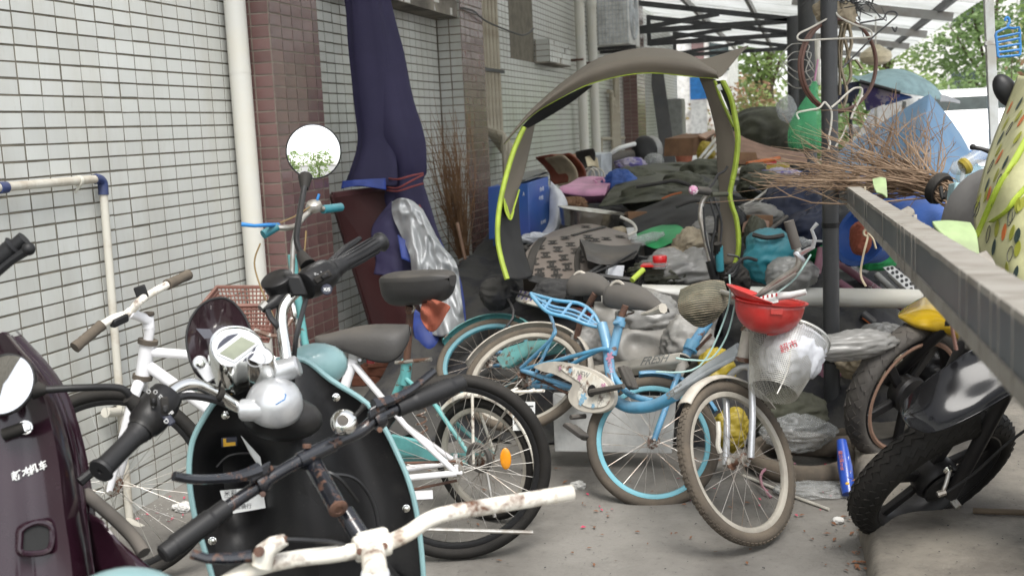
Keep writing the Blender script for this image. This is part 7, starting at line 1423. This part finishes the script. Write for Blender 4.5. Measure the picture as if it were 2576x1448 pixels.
b = MB(); b.ell(D(2720, 860, 3.5), (.2, .5, .18), (A(1, 0, 0), A(0, 1, 0), up)); obj('body', b, M['cast_black'], t); moto_wheel(t, Cm+A(1.15, -.45, 0), nM, .302, .055, .1)
t = thing('motorcycle', 'second motorcycle with gold front mudguard and dusty worn tyre behind the rail', 'motorcycle', (.35, 4.9, .1))
Cg = D(2276, 985, 4.75); nG = n_of((2276, 985), 4.75, .70, (.86, -.5)); moto_wheel(t, Cg, nG, .315, .052, .9, 26, 5, False)
sheet('front_mudguard', 'gold_fender', [[(2262, 786, 4.72), (2292, 764, 4.75), (2335, 744, 4.75), (2385, 752, 4.7), (2440, 790, 4.6)], [(2259, 793, 4.66), (2296, 786, 4.62), (2340, 782, 4.58), (2392, 800, 4.5), (2450, 845, 4.45)], [(2262, 799, 4.65), (2300, 818, 4.58), (2348, 828, 4.54), (2400, 842, 4.48), (2455, 890, 4.42)], [(2266, 801, 4.7), (2304, 826, 4.66), (2350, 837, 4.64), (2400, 852, 4.6), (2452, 898, 4.55)]], t, .0005, 3, 0, 8, .004)
b = MB(); b.band(Cg, nG, [(.235, .05), (.245, .054), (.255, .05)], 0, 2*PI, 50); obj('rim_stripe', b, M['tan_cloth'], t)
for s_ in (1, -1): q = Cg+nG*.1*s_; rod(t, 'fork_leg', 'cast_black', [q, q+(D(2450, 830, 4.4)-Cg)*1.2], .024, 12)
b = MB(); b.ell(D(2580, 700, 4.4), (.2, .5, .15), (A(1, 0, 0), A(0, 1, 0), up)); obj('body', b, M['cast_black'], t); moto_wheel(t, Cg+A(1.2, -.3, 0), nG, .315, .052, .2, 20, 5, False)
# pink bicycle collapsed behind the post
t = thing('bicycle', 'old pink bicycle lying on its side behind the near post', 'bicycle', D(2200, 780, 5.85))
q0, q1 = D(2110, 662, 6.05), D(2295, 790, 5.75); rod(t, 'top_tube', 'pink_frame', [q0, q1], .02, 12); rod(t, 'down_tube', 'pink_frame', [D(2110, 710, 6.00), D(2240, 800, 5.85)], .022, 12); rod(t, 'head_tube', 'pink_frame', [D(2150, 615, 6.15), D(2120, 720, 6.05)] if False else [D(2066, 625, 6.15), D(2045, 745, 6.05)], .022, 12)
dq = unit(q1-q0); text('lettering', '上海·自行车', M['letter_white'], t, (q0+q1)/2+dq*.05+unit(CAM-q0)*.021, dq, unit(np.cross(unit(CAM-q0), dq)), .032)
q0, q1 = D(2170, 790, 5.65), D(2360, 935, 5.45); rod(t, 'seat_tube', 'dark_steel', [q0, q1], .023, 12); dq = unit(q1-q0); text('lettering', 'YISHIDO', M['letter_white'], t, (q0+q1)/2+unit(CAM-q0)*.024, dq, unit(np.cross(unit(CAM-q0), dq)), .04, shear=.2)
rod(t, 'stripe', 'p_orange', [q0+unit(CAM-q0)*.018-CU*.018, q1+unit(CAM-q0)*.018-CU*.018], .004, 5)
wheel(t, D(2060, 930, 5.90), n_of((2060, 930), 5.9, .8, (.9, .3)), .29, .02, 'galvanised', 'dusty_rubber', 24); rod(t, 'fork_leg', 'pink_frame', [D(2405, 860, 5.65), D(2385, 960, 5.65)], .016, 10)
for i, (a, c, d, l) in enumerate([((2205, 690), (2310, 790), 5.6, 'longer'), ((2240, 690), (2320, 770), 5.6, 'shorter')]): single(rod(None, 'tube', 'grey_steel', [D(*a, d+.1), D(*c, d-.1)], .017, 12), l+' pale grey tube lying beside the pink bicycle', 'tube')
for i, (tl, tr_, br, bl, l) in enumerate([((2220, 672), (2245, 668), (2330, 735), (2300, 745), 'perforated white metal strip under the rail'), ((2280, 690), (2300, 690), (2330, 745), (2318, 755), 'second perforated white strip end below the rail')]):
    b = MB(); P4 = [D(*q, 5.55) for q in (tl, tr_, br, bl)]; nn_ = unit(np.cross(P4[1]-P4[0], P4[3]-P4[0])); nn_ = nn_ if nn_@(CAM-P4[0]) > 0 else -nn_; b.prism(P4, nn_*.004); o = obj('strip', b, M['white_plastic'], None); single(o, l, 'strip'); b = MB()
    for k_ in range(7):
        for r_ in (.3, .7): f = (k_+.5)/7; c = (P4[0]*(1-r_)+P4[1]*r_)*(1-f)+(P4[3]*(1-r_)+P4[2]*r_)*f+nn_*.0045; b.lathe([(.009, 0), (0, .0006)], c, nn_, 10)
    tag(obj('holes', b, M['ink'], o), kind='stuff')
t = thing('basin', 'deep blue plastic basin tipped under the rail with a red rag inside', 'basin', D(2170, 610, 5.4)); b = MB(); b.lathe([(.0, -.13), (.1, -.13), (.15, .0), (.165, .004), (.165, .012), (.143, .01), (.095, -.12), (0, -.122)], D(2172, 590, 5.4), unit(-CR*.75+CU*.3-CF*.45), 32, cap=False); obj('bowl', b, M['tarp_blue'], t)
single(obj('rag', crumple(D(2165, 600, 5.3), (.05, .06, .08), 81, .2, 2, VX), M['orange_rag'], None), 'red rag inside the blue basin', 'rag')
single(obj('bag', crumple(D(2130, 870, 4.55), (.2, .06, .06), 83, .2, 2, (unit(CR+CU*.1), CF, CU)), M['grey_bag'], None), 'clear plastic sheet twisted between basket and tyre', 'sheeting')
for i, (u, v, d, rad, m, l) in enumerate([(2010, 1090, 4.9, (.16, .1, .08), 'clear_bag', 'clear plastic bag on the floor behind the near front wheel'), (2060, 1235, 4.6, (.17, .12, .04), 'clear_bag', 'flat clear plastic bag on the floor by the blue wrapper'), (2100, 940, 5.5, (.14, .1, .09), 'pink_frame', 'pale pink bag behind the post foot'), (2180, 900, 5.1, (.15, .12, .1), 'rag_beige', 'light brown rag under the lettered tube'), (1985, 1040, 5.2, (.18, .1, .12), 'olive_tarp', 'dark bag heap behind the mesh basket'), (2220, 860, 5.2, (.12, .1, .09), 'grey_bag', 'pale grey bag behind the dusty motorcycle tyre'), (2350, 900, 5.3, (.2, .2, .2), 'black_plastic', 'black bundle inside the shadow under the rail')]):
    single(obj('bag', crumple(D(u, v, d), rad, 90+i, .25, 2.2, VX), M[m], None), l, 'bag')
t = thing('tyre', 'worn black tyre lying on the floor behind the near front wheel', 'tyre', onz(2010, 1190, .06)); b = MB(); c = onz(2015, 1150, .05); b.torus(c, (.05, -.1, 1), .2, .04, 48, 12, .045); obj('carcass', b, M['dusty_rubber'], t)
t = thing('tyre', 'second worn tyre lying half under the first behind the post', 'tyre', onz(2060, 1110, .06)); b = MB(); b.torus(onz(2050, 1108, .06), (0, .15, 1), .19, .035, 48, 12, .045); obj('carcass', b, M['dusty_rubber'], t)
# ------------------------------------------------------------------ hanging from the near post
t = thing('hoop', 'double brown ring of bent cane hanging on the near post', 'hoop', D(2108, 275, 5.1)); hn = n_of((2108, 164), 5.15, .84, (.95, .1))
for R_, o_ in ((.212, 0), (.206, .012)): b = MB(); b.torus(D(2108, 164, 5.15)+hn*o_, hn, R_, .008, 60, 8); obj('ring', b, M['hoop_brown'], t)
def hanger(label, m, pts, d, r=.0035, hook=None):
    o = rod(None, 'hanger', m, [D(u, v, d) for u, v in pts], r, 6, 5); return single(o, label, 'hanger', 'hangers round the near post')
hanger('big white wire hanger at the top of the near post', 'wire', [(2089, -30), (2088, 0), (2093, 22), (2100, 34), (2085, 45), (2040, 70), (2012, 84), (2006, 96), (2018, 102), (2060, 100), (2120, 97), (2185, 94), (2193, 84), (2184, 74), (2150, 62), (2116, 46), (2102, 32)], 5.05, .0045)
hanger('dark wire hanger slanting right of the near post', 'dark_wire', [(2120, 170), (2160, 130), (2200, 90), (2235, 60), (2256, 40), (2250, 30), (2232, 32), (2222, 48), (2212, 50), (2165, 58)], 5.0, .004)
hanger('small hook of bent dark wire right of the ring', 'dark_wire', [(2244, 68), (2252, 80), (2256, 68)], 5.0, .004)
hanger('white hanger hooked low on the ring', 'wire', [(2010, 300), (2005, 285), (2030, 278), (2060, 272), (2073, 258), (2080, 262), (2092, 282), (2090, 320), (2085, 345), (2088, 360), (2083, 378)], 5.0, .0045)
hanger('white hanger loop inside the lower right of the ring', 'wire', [(2092, 270), (2110, 255), (2130, 236), (2150, 222), (2168, 224), (2165, 245), (2150, 275), (2140, 300)], 5.0, .005)
hanger('white hanger with twisted ends below the ring', 'wire', [(2130, 315), (2120, 340), (2108, 360), (2100, 372)], 5.0, .004)
for k_, (u, v) in enumerate(((1985, 140), (1990, 160), (1982, 180))): hanger('thin pale wire hanger, %s of the bundle left of the thick post' % ['top', 'middle', 'lowest'][k_], 'steel', [(u-25, v+6), (u, v-24), (u+20, v-30), (u+50, v-26), (u+45, v), (u+60, v+30), (u+20, v+42), (u-25, v+6)], 6.2, .003)
R8 = random.Random(3); b = MB()
for _ in range(60): p_ = D(R8.gauss(2140, 16), R8.gauss(8, 14), 5.15); b.tube(cr([p_, p_+A(R8.gauss(0, .04), R8.gauss(0, .03), R8.gauss(0, .04)), p_+A(R8.gauss(0, .07), R8.gauss(0, .03), R8.gauss(0, .06))], 3), .0022, 4, cap=False)
tag(tag(obj('twig_ball', b, M['dark_wire'], None), 'tangled nest of dark wire at the top of the near post', 'wire tangle'), kind='stuff')
for i, (u, v, rad) in enumerate([(2085, 28, (.07, .04, .05)), (2130, 40, (.05, .04, .06)), (2075, 40, (.04, .04, .03))]): single(obj('rag', crumple(D(u, v, 5.15), rad, 110+i, .3, 2.4, VX), M['rag_beige'], None), ['left', 'right', 'lowest'][i]+' beige rag knotted at the top of the near post', 'rag', 'rags knotted on the near post')
for i, pts in enumerate(([(2130, 55), (2118, 110), (2116, 170), (2130, 230), (2122, 270)], [(2135, 60), (2142, 110), (2128, 160), (2150, 150), (2170, 175)], [(2122, 90), (2135, 140), (2140, 190), (2128, 215)], [(2118, 60), (2110, 120), (2113, 180), (2112, 240)])):
    o = strap([(u, v, 5.12) for u, v in pts], 9, 'rag_beige', 'cloth_strip', None) if False else None
    C_ = cr([A(u, v, 5.12) for u, v in pts], 5); b = MB(); b.surf([[D(u-4, v, d), D(u, v, d-.012), D(u+4, v, d)] for u, v, d in C_]); single(obj('cloth_strip', b, M['rag_beige'], None, sol=.002), ['long pale strip of cloth nearest the post', 'pale strip curling to the right under the rags', 'short pale strip inside the ring', 'pale strip hanging straight along the post'][i], 'strip', 'cloth strips on the near post')
t = thing('net_bag', 'green net bag of bottles hanging behind the near post', 'bag', D(2045, 375, 6.0)); rows = []
for v, c_, hw in ((205, 2049, 5), (222, 2048, 12), (240, 2043, 14), (265, 2040, 28), (300, 2030, 38), (335, 2027, 44), (360, 2027, 45), (376, 2028, 36)): rows.append((c_, hw, v))
b = MB(); G = []
for c_, hw, v in cr([A(*r) for r in rows], 4):
    p = D(c_, v, 6.0); rr = hw*6.0/F; G.append([p+CR*rr*math.cos(a)*(1+.1*nz((a*2, v*.03, 0)))+unit(np.cross(CU, CR))*rr*.6*math.sin(a) for a in np.linspace(0, 2*PI, 30)])
b.surf(G); obj('net', b, M['net_green'], t)
for k_ in range(8): b = MB(); R_ = .02; c = D(2005+12*(k_ % 4), 345+18*(k_//4), 6.02); b.ell(c, (.025, .025, .04), VX, 10, 7); obj('bottle', b, M['olive_tarp'], t)
rod(t, 'cord', 'pink_bag', [D(2049, 205, 6), D(2052, 185, 6), D(2058, 150, 6)], .005, 5, 3)
single(obj('bag', crumple(D(1978, 275, 6.6), (.06, .04, .075), 120, .2, 2, VX), M['clear_bag'], None), 'small clear bag hanging left of the green net', 'bag')
rod(None, 'x', 'wire', [D(2056, 100, 6.1), D(2058, 215, 6.1)], .014, 8); single(bpy.data.objects['x'], 'pale upright stick behind the near post', 'stick'); bpy.data.objects['x'].name = 'stick'
t = thing('rack_hanger', 'blue plastic multi bar trouser hanger at the top right', 'hanger', D(2535, 145, 4.5)); zz = lambda x, y: D(2075.7+x*.2172, y*.2172, 4.5)
rod(t, 'hook', 'blue_plastic', [zz(2085, 245), zz(2090, 215), zz(2110, 203), zz(2130, 225), zz(2135, 260), zz(2118, 290), zz(2110, 320)], .0055, 6, 4)
rod(t, 'frame', 'blue_plastic', [zz(2110, 320), zz(2050, 345), zz(1985, 375), zz(1975, 410), zz(1985, 470), zz(1995, 560), zz(2005, 660)], .0055, 6); rod(t, 'frame', 'blue_plastic', [zz(2110, 320), zz(2180, 330), zz(2245, 320), zz(2255, 380), zz(2255, 470), zz(2262, 560), zz(2255, 640)], .0055, 6)
for k_, (a, c) in enumerate([((1980, 440), (2250, 385)), ((1988, 495), (2255, 445)), ((1992, 552), (2258, 510)), ((1998, 608), (2262, 575)), ((2005, 662), (2252, 640))]): rod(t, 'bar', 'blue_plastic', [zz(*a), zz(*c)], .0055, 6)
# ------------------------------------------------------------------ litter on the floor
t = thing('wrapper', 'rolled blue snack wrapper with white and orange lettering standing by the kerb', 'wrapper', onz(2130, 1245, 0)); b = MB(); w0, w1 = onz(2135, 1243, .02), D(2117, 1108, 4.62); dw = unit(w1-w0); b.tube([w0, w0*.5+w1*.5, w1], [.026, .03, .02], 16); ob = obj('roll', b, M['wrapper_blue'], t)
dw2 = -dw; text('lettering', '健力保乐雪', M['p_orange'], ob, (w0+w1)/2+dw*.03-CR*.012+unit(CAM-w0)*.027, dw2, unit(np.cross(unit(CAM-w0), dw2)), .018); text('lettering', 'Tipsy · Plus', M['letter_white'], ob, (w0+w1)/2+CR*.012+unit(CAM-w0)*.0275, dw2, unit(np.cross(unit(CAM-w0), dw2)), .021); b = MB(); b.ell(w0+dw*.045+unit(CAM-w0)*.025, (.009, .006, .009)); obj('emblem', b, M['yellow_sticker'], ob)
single(obj('stone', crumple(onz(2109, 1308, .012), (.022, .018, .014), 130, .2, 2), M['stone_white'], None), 'small white stone on the concrete beside the kerb', 'stone')
single(obj('tissue', crumple(onz(1455, 1220, .012), (.03, .025, .02), 131, .4, 3), M['stone_white'], None), 'crumpled white tissue past the end of the bare handlebar', 'tissue')
single(obj('tissue', crumple(onz(465, 1275, .012), (.05, .04, .02), 132, .4, 3), M['stone_white'], None), 'crumpled white paper by the wall under the white bicycle', 'tissue')
single(rod(None, 'stick', 'bark', [onz(2448, 1283, .118), onz(2500, 1286, .12), onz(2640, 1290, .122)], .011, 8, 3), 'dark broken stick lying on the raised slab', 'stick')
single(rod(None, 'stick', 'wire', [onz(1870, 1195, .01), onz(1990, 1245, .01), onz(2085, 1280, .008)], .006, 6), 'thin pale stick on the floor under the near front wheel', 'stick')
single(rod(None, 'ribbon', 'pink_frame', [onz(1940, 1250, .006), onz(1915, 1215, .04), onz(1925, 1180, .05), onz(2000, 1165, .03)], .006, 6, 5), 'pink ribbon curling on the floor by the near front wheel', 'ribbon')
single(rod(None, 'cord', 'wire', [D(1806, 1060, 3.98), D(1808, 1090, 3.97), D(1806, 1120, 3.97), D(1812, 1138, 3.97)], .009, 8, 3), 'white frayed cord hanging in the near front wheel', 'cord')
def litter(label, cat, m, n_, area, size, seed, name):
    R_ = random.Random(seed); b = MB()
    for _ in range(n_):
        u, v = area(R_); z = .112 if u > 2190+(v-1350)*.35 else .008
        c = onz(u, v, z); a = R_.uniform(0, 6.28); s_ = size*R_.uniform(.5, 1.3); x = A(math.cos(a), math.sin(a), R_.uniform(-.3, .3)); y = A(-math.sin(a), math.cos(a), R_.uniform(-.3, .3)); cv = A(0, 0, s_*.25)
        b.add([c-x*s_, c-y*s_*.45+cv, c+x*s_, c+y*s_*.45+cv*.6], [(0, 1, 2), (0, 2, 3)])
    tag(tag(obj(name, b, M[m], None), label, cat), kind='stuff')
litter('pink and red petals scattered on the floor round the bicycle wheels', 'petals', 'petal', 55, lambda R_: (R_.choice([R_.uniform(1430, 1800), R_.uniform(1700, 2100), R_.uniform(340, 480)]), R_.uniform(1160, 1330)), .011, 1, 'petals')
litter('dry brown leaves and crumbs along the kerb and under the bicycles', 'leaves', 'dry_leaf', 150, lambda R_: ((R_.gauss(2155+R_.uniform(-10, 30), 14), R_.uniform(1180, 1440)) if R_.random() < .5 else (R_.uniform(1050, 2150), R_.uniform(1150, 1420))), .012, 2, 'leaves')
litter('pale grit and paper scraps by the foot of the tiled wall', 'grit', 'stone_white', 110, lambda R_: (R_.gauss(400, 60), R_.gauss(1290, 22)), .0045, 3, 'grit')
litter('dark crumbs of dirt on the concrete', 'dirt', 'junk', 260, lambda R_: (R_.uniform(1050, 2570), R_.uniform(1150, 1446)), .005, 4, 'dirt')

# ================================================================== beyond the shelter: hedge, trees, cars, house
def leaf_cloud(b, c, rad, n, sz, R_, hollow=.45):
    for _ in range(n):
        d = unit(A(R_.gauss(0, 1), R_.gauss(0, 1), R_.gauss(0, 1))); r_ = hollow+(1-hollow)*R_.random()**.6
        f = 1+.35*nz(d*1.7+c*.3)+.2*nz(d*4+c)
        p = c+d*np.array(rad)*r_*f; x = unit(A(R_.gauss(0, 1), R_.gauss(0, 1), R_.gauss(0, .6))); y = unit(np.cross(x, A(R_.gauss(0, 1), R_.gauss(0, 1), R_.gauss(0, 1)))); s_ = sz*R_.uniform(.6, 1.3)
        b.add([p-x*s_, p-y*s_*.5, p+x*s_, p+y*s_*.5], [(0, 1, 2, 3)])
def tree(name, label, x, y, h_, crowns, m, seed, n=900, sz=.14, trunk=.1, cat='tree', group=None):
    t = thing(name, label, cat, (x, y, 0), group); R_ = random.Random(seed); b = MB(); top = A(x+R_.gauss(0, .15), y, h_)
    b.tube(cr([A(x, y, -.05), A(x+R_.gauss(0, .1), y, h_*.35), top], 4), [trunk, trunk*.75, trunk*.3], 8)
    for cx__, cy__, cz__, *_ in crowns: b.tube([A(x, y, h_*.4), A(x+cx__*.6, y+cy__*.6, (h_*.4+cz__)/2+.2), A(x+cx__, y+cy__, cz__)], [trunk*.5, trunk*.35, trunk*.15], 6)
    obj('trunk', b, M['bark'], t); b = MB()
    for cx__, cy__, cz__, rx, rz in crowns: leaf_cloud(b, A(x+cx__, y+cy__, cz__), (rx, rx*.9, rz), int(n*rx*rz), sz, R_)
    obj('crown', b, M[m], t, flat=True); return t
R9 = random.Random(21)
HD = [(-2.0, 31, 'leaf_red', 'reddish shrub'), (-.6, 31.5, 'leaf_a', 'light green shrub'), (.9, 31, 'leaf_b', 'mid green shrub'), (2.4, 31.5, 'leaf_a', 'bright green shrub'), (4.0, 30.5, 'leaf_b', 'dark green shrub'), (5.6, 30, 'leaf_a', 'leafy shrub'), (7.2, 29, 'leaf_b', 'dense shrub'), (8.8, 28, 'leaf_a', 'shrub')]
for i, (x, y, m, l) in enumerate(HD):
    tree('shrub', ['%s beside the far white house', '%s left of the far dark post', '%s seen between the far posts', '%s above the pale teal canopy', '%s behind the white van', '%s right of the white van', '%s behind the galvanised pole', '%s at the right edge behind the car'][i] % l, x, y, 1.2, [(-.5, 0, 1.3, 1.0, 1.0), (.5, .2, 1.5, 1.0, 1.1), (0, -.3, .7, 1.1, .8)], m, 40+i, 900, .085, .05, 'shrub', 'shrubs along the far side')
TR = [(-1.2, 38, 'leaf_a', 6.5), (2.6, 40, 'leaf_a', 7.5), (5.5, 37, 'leaf_b', 6.0), (8.5, 36, 'leaf_a', 7.5), (11.5, 34, 'leaf_b', 6.5)]
for i, (x, y, m, h_) in enumerate(TR):
    tree('tree', ['tree with light crown behind the far white house', 'tall light green tree seen under the roof edge', 'darker tree behind the white van', 'tall bright tree left of the galvanised pole', 'dark leafy tree at the far right'][i], x, y, h_*.8, [(R9.uniform(-1.4, 1.4), R9.uniform(-.8, .8), h_*f, R9.uniform(1.0, 1.5), R9.uniform(.8, 1.3)) for f in (.38, .5, .55, .66, .75, .88)], m, 60+i, 520, .105, .13, 'tree', 'trees beyond the cars')
single_ = tree('tree', 'slender tree with drooping light leaves right of the roof edge', 4.6, 22, 5.2, [(0, 0, 3.2, .7, .8), (.5, 0, 4.2, .7, .6), (-.4, 0, 4.6, .6, .6), (.1, 0, 2.4, .6, .5)], 'leaf_a', 71, 380, .12, .06)
single_ = tree('shrub', 'red flowering shrub between the pole and the van', 3.9, 24, 1.2, [(0, 0, 2.6, .45, .5), (.4, .1, 2.2, .4, .35)], 'leaf_red', 72, 160, .11, .04, 'shrub')
# behind the viewer: what the mirrors look back at
for i, (x, y) in enumerate(((-2.5, -9), (-.2, -10), (2.2, -9), (4.5, -8), (-5, -11))):
    tree('tree', ['bushy tree behind the viewer on the left', 'bushy tree right behind the viewer', 'bushy tree behind the viewer on the right', 'bushy tree at the far right behind the viewer', 'bushy tree at the far left behind the viewer'][i], x, y, 2.2, [(-.5, 0, 1.6, 1.0, 1.0), (.5, .2, 2.0, .9, .9), (0, 0, 1.0, 1.0, .8)], 'leaf_a', 80+i, 200, .14, .08)
# white house far behind
t = thing('house', 'white house with brown column far behind the tiled wall', 'house', (-2.6, 33, 0)); b = MB(); b.box((-3.6, 33, 3.5), (3.2, 5, 7)); obj('wall', b, M['house_white'], t); b = MB(); b.box((-2.75, 30.42, 2.2), (.32, .16, 4.4)); col_ = obj('column', b, M['brown_tile'], t)
for z_ in (1.2, 2.4, 3.6): b = MB(); b.box((-2.75, 30.4, z_), (.36, .18, .06)); obj('band', b, M['house_white'], col_)
b = MB(); b.box((-2.2, 30.46, 3.4), (.5, .05, 1.2)); obj('window', b, M['glass_dark'], t)
sp_ = D(1757, 222, 28); t = thing('sign', 'blue board standing by the far white house', 'sign', (sp_[0], sp_[1], 0)); b = MB(); b.box(sp_, (.42, .05, .55)); obj('board', b, M['sign_blue'], t); b = MB(); b.box((sp_[0], sp_[1], (sp_[2]-.28)/2), (.4, .04, sp_[2]-.3)); obj('base', b, M['house_white'], t)
t = thing('apartment_block', 'pale apartment block far behind the trees on the right', 'building', (9, 58, 0)); b = MB(); b.box((10, 60, 7), (16, 8, 14)); obj('wall', b, M['house_white'], t)
for i in range(5):
    for k in range(3): b = MB(); b.box((4.2+2.9*i, 55.96, 2.5+3.6*k), (1.4, .1, 1.5)); f_ = obj('window', b, M['white_plastic'], t); b = MB(); b.box((4.2+2.9*i, 55.9, 2.5+3.6*k), (1.2, .04, 1.3)); obj('pane', b, M['glass_dark'], f_)
# cars
def car(label, loc, yaw, h_, L_, van=False):
    t = thing('parked_car', label, 'car', loc); f = A(math.sin(yaw), math.cos(yaw), 0); s_ = A(f[1], -f[0], 0); o_ = np.array(loc); Wd = .84
    prof = [(-.5, .35), (-.5, .62), (-.485, .72), (-.42, .96 if van else .78), (-.36, 1.0), (.05, 1.0), (.22, .72), (.44, .6), (.5, .5), (.5, .35)]
    b = MB(); rows = []
    for wf in (-1, -.94, -.7, 0, .7, .94, 1):
        rows.append([o_+f*L_*a+s_*Wd*wf*(1-.18*max(0, z-.6)/.4)+A(0, 0, h_*(z-(.03 if abs(wf) == 1 else 0))) for a, z in prof])
    b.surf(rows)
    for r in (rows[0], rows[-1]): b.add(r, [tuple(range(len(r)))])
    obj('body', b, M['car_white'], t)
    for sg in (-1, 1):
        b = MB(); sx = .93; pts = [(-.40, .74), (-.36, .93), (.03, .93), (.17, .72)]; b.prism([o_+f*L_*a+s_*sg*(Wd*(1-.18*max(0, z-.6)/.4)*1.004)+A(0, 0, h_*z) for a, z in pts], s_*sg*.012); obj('side_window', b, M['glass_dark'], t)
        b = MB(); b.box(o_-f*L_*.488+s_*sg*Wd*.86+A(0, 0, h_*.66), (.06, .14, .32), (f, s_, up)); obj('tail_light', b, M['tail_red'], t)
        for a in (-.31, .31): b = MB(); b.torus(o_+f*L_*a+s_*sg*Wd*.92+A(0, 0, .32), s_, .23, .09, 28, 8); b.lathe([(.2, -.02), (.18, .03), (.05, .04), (0, .045)], o_+f*L_*a+s_*sg*Wd*.93+A(0, 0, .32), s_*sg, 20); obj('wheel', b, M['black_rubber'], t)
        b = MB(); b.ell(o_+f*L_*.15+s_*sg*(Wd+.1)+A(0, 0, h_*.72), (.1, .06, .08)); obj('wing_mirror', b, M['car_white'], t)
    b = MB(); b.prism([o_-f*(L_*.462 if not van else L_*.445)+s_*q*Wd*.8+A(0, 0, h_*z)-f*.0 for q, z in ((-1, .74), (1, .74), (.92, .94), (-.92, .94))], -f*.03); obj('rear_window', b, M['glass_dark'], t)
    b = MB(); b.prism([o_+f*L_*a+s_*q*Wd*.82+A(0, 0, h_*z+.012) for a, q, z in ((.21, -1, .735), (.21, 1, .735), (.065, .92, .98), (.065, -.92, .98))], A(0, 0, .01)+f*.01); obj('windscreen', b, M['glass_dark'], t)
    b = MB(); b.box(o_-f*L_*.5+A(0, 0, h_*.4), (.08, 1.5, .2), (f, s_, up)); obj('bumper', b, M['car_white'], t, bev=.03); b = MB(); b.box(o_-f*L_*.505+A(0, 0, h_*.52), (.03, .44, .13), (f, s_, up)); obj('number_plate', b, M['sign_blue'], t)
p = D(2345, 330, 15); car('white van behind the dusty blue cover', (p[0]+.1, p[1]+1.6, 0), -.15, 1.78, 4.4, True)
p = D(2560, 330, 16); car('white saloon car right of the galvanised pole', (p[0]+.1, p[1]+1.4, 0), .5, 1.45, 4.4)
# pale teal canopied scooter beyond the blue cover
t = thing('rain_canopy', 'pale teal scooter canopy with printed skirt beyond the blue cover', 'canopy', D(2240, 300, 9.2)); z3b = lambda x, y, d=9.2: (2075.7+x*.2172, y*.2172, d)
sheet('roof_panel', 'pale_teal', [[z3b(280, 868), z3b(420, 880), z3b(620, 820), z3b(850, 800), z3b(1050, 860), z3b(1250, 980), z3b(1350, 1100)], [z3b(340, 905, 9.1), z3b(480, 930, 9.0), z3b(680, 930, 8.95), z3b(880, 930, 8.95), z3b(1060, 970, 9.0), z3b(1240, 1060, 9.05), z3b(1340, 1130, 9.1)], [z3b(395, 940, 9.0), z3b(520, 985, 8.9), z3b(700, 1030, 8.85), z3b(870, 1072, 8.85), z3b(1040, 1100, 8.9), z3b(1200, 1130, 9), z3b(1330, 1160, 9.1)]], t, .015, 4, 2, 6)
rod(t, 'rib', 'black_metal', [D(*z3b(395, 942, 8.88)), D(*z3b(870, 1074, 8.8))], .016, 8)
sheet('skirt', 'print_cloth', [[z3b(400, 960, 9.05), z3b(620, 1020, 8.95), z3b(860, 1085, 8.9)], [z3b(440, 1100, 9.1), z3b(640, 1150, 9.0), z3b(860, 1120, 8.95)], [z3b(480, 1290, 9.2), z3b(600, 1240, 9.1), z3b(750, 1180, 9.0)]], t, .03, 4, 5); sheet('skirt', 'dark_navy', [[z3b(100, 1000, 9.2), z3b(260, 960, 9.15), z3b(390, 940, 9.1)], [z3b(120, 1120, 9.2), z3b(260, 1100, 9.15), z3b(400, 1050, 9.1)], [z3b(150, 1210, 9.2), z3b(260, 1200, 9.15), z3b(330, 1180, 9.1)]], t, .03, 4, 6)
sheet('skirt', 'tarp_blue', [[z3b(780, 1080, 9), z3b(880, 1085, 9), z3b(960, 1110, 9)], [z3b(720, 1160, 9), z3b(820, 1150, 9), z3b(1010, 1130, 9)], [z3b(690, 1220, 9.05), z3b(800, 1190, 9.05), z3b(900, 1160, 9.05)]], t, .02, 4, 7); sheet('skirt', 'white_bag', [[z3b(1330, 1100, 9.1), z3b(1420, 1110, 9.1), z3b(1560, 1170, 9.1)], [z3b(1330, 1180, 9.1), z3b(1430, 1180, 9.1), z3b(1560, 1200, 9.1)]], t, .01, 4, 7)
for u_ in ((2140, 330), (2330, 300)): rod(t, 'pole', 'black_metal', [D(u_[0], 215 if u_[0] < 2200 else 245, 9.15), onz(u_[0], 520, .2) if False else A(D(u_[0], 300, 9.15)[0], D(u_[0], 300, 9.15)[1], 0)], .014, 8)
t = thing('lamp', 'small cream lamp shade hanging under the far roof edge', 'lamp', (1.25, 16.2, 2.1)); c = D(2203, 135, 15.5); b = MB(); b.lathe([(.05, .12), (.2, .02), (.22, -.05), (.18, -.12), (.06, -.16)], c, up, 24); obj('shade', b, M['cream_chair'], t); rod(t, 'cord', 'wire', [c+A(0, 0, .1), c+A(0, 0, .5)], .01, 6); rod(t, 'pole', 'wire', [c-A(0, 0, .15), c-A(0, 0, 2.0)], .02, 6)
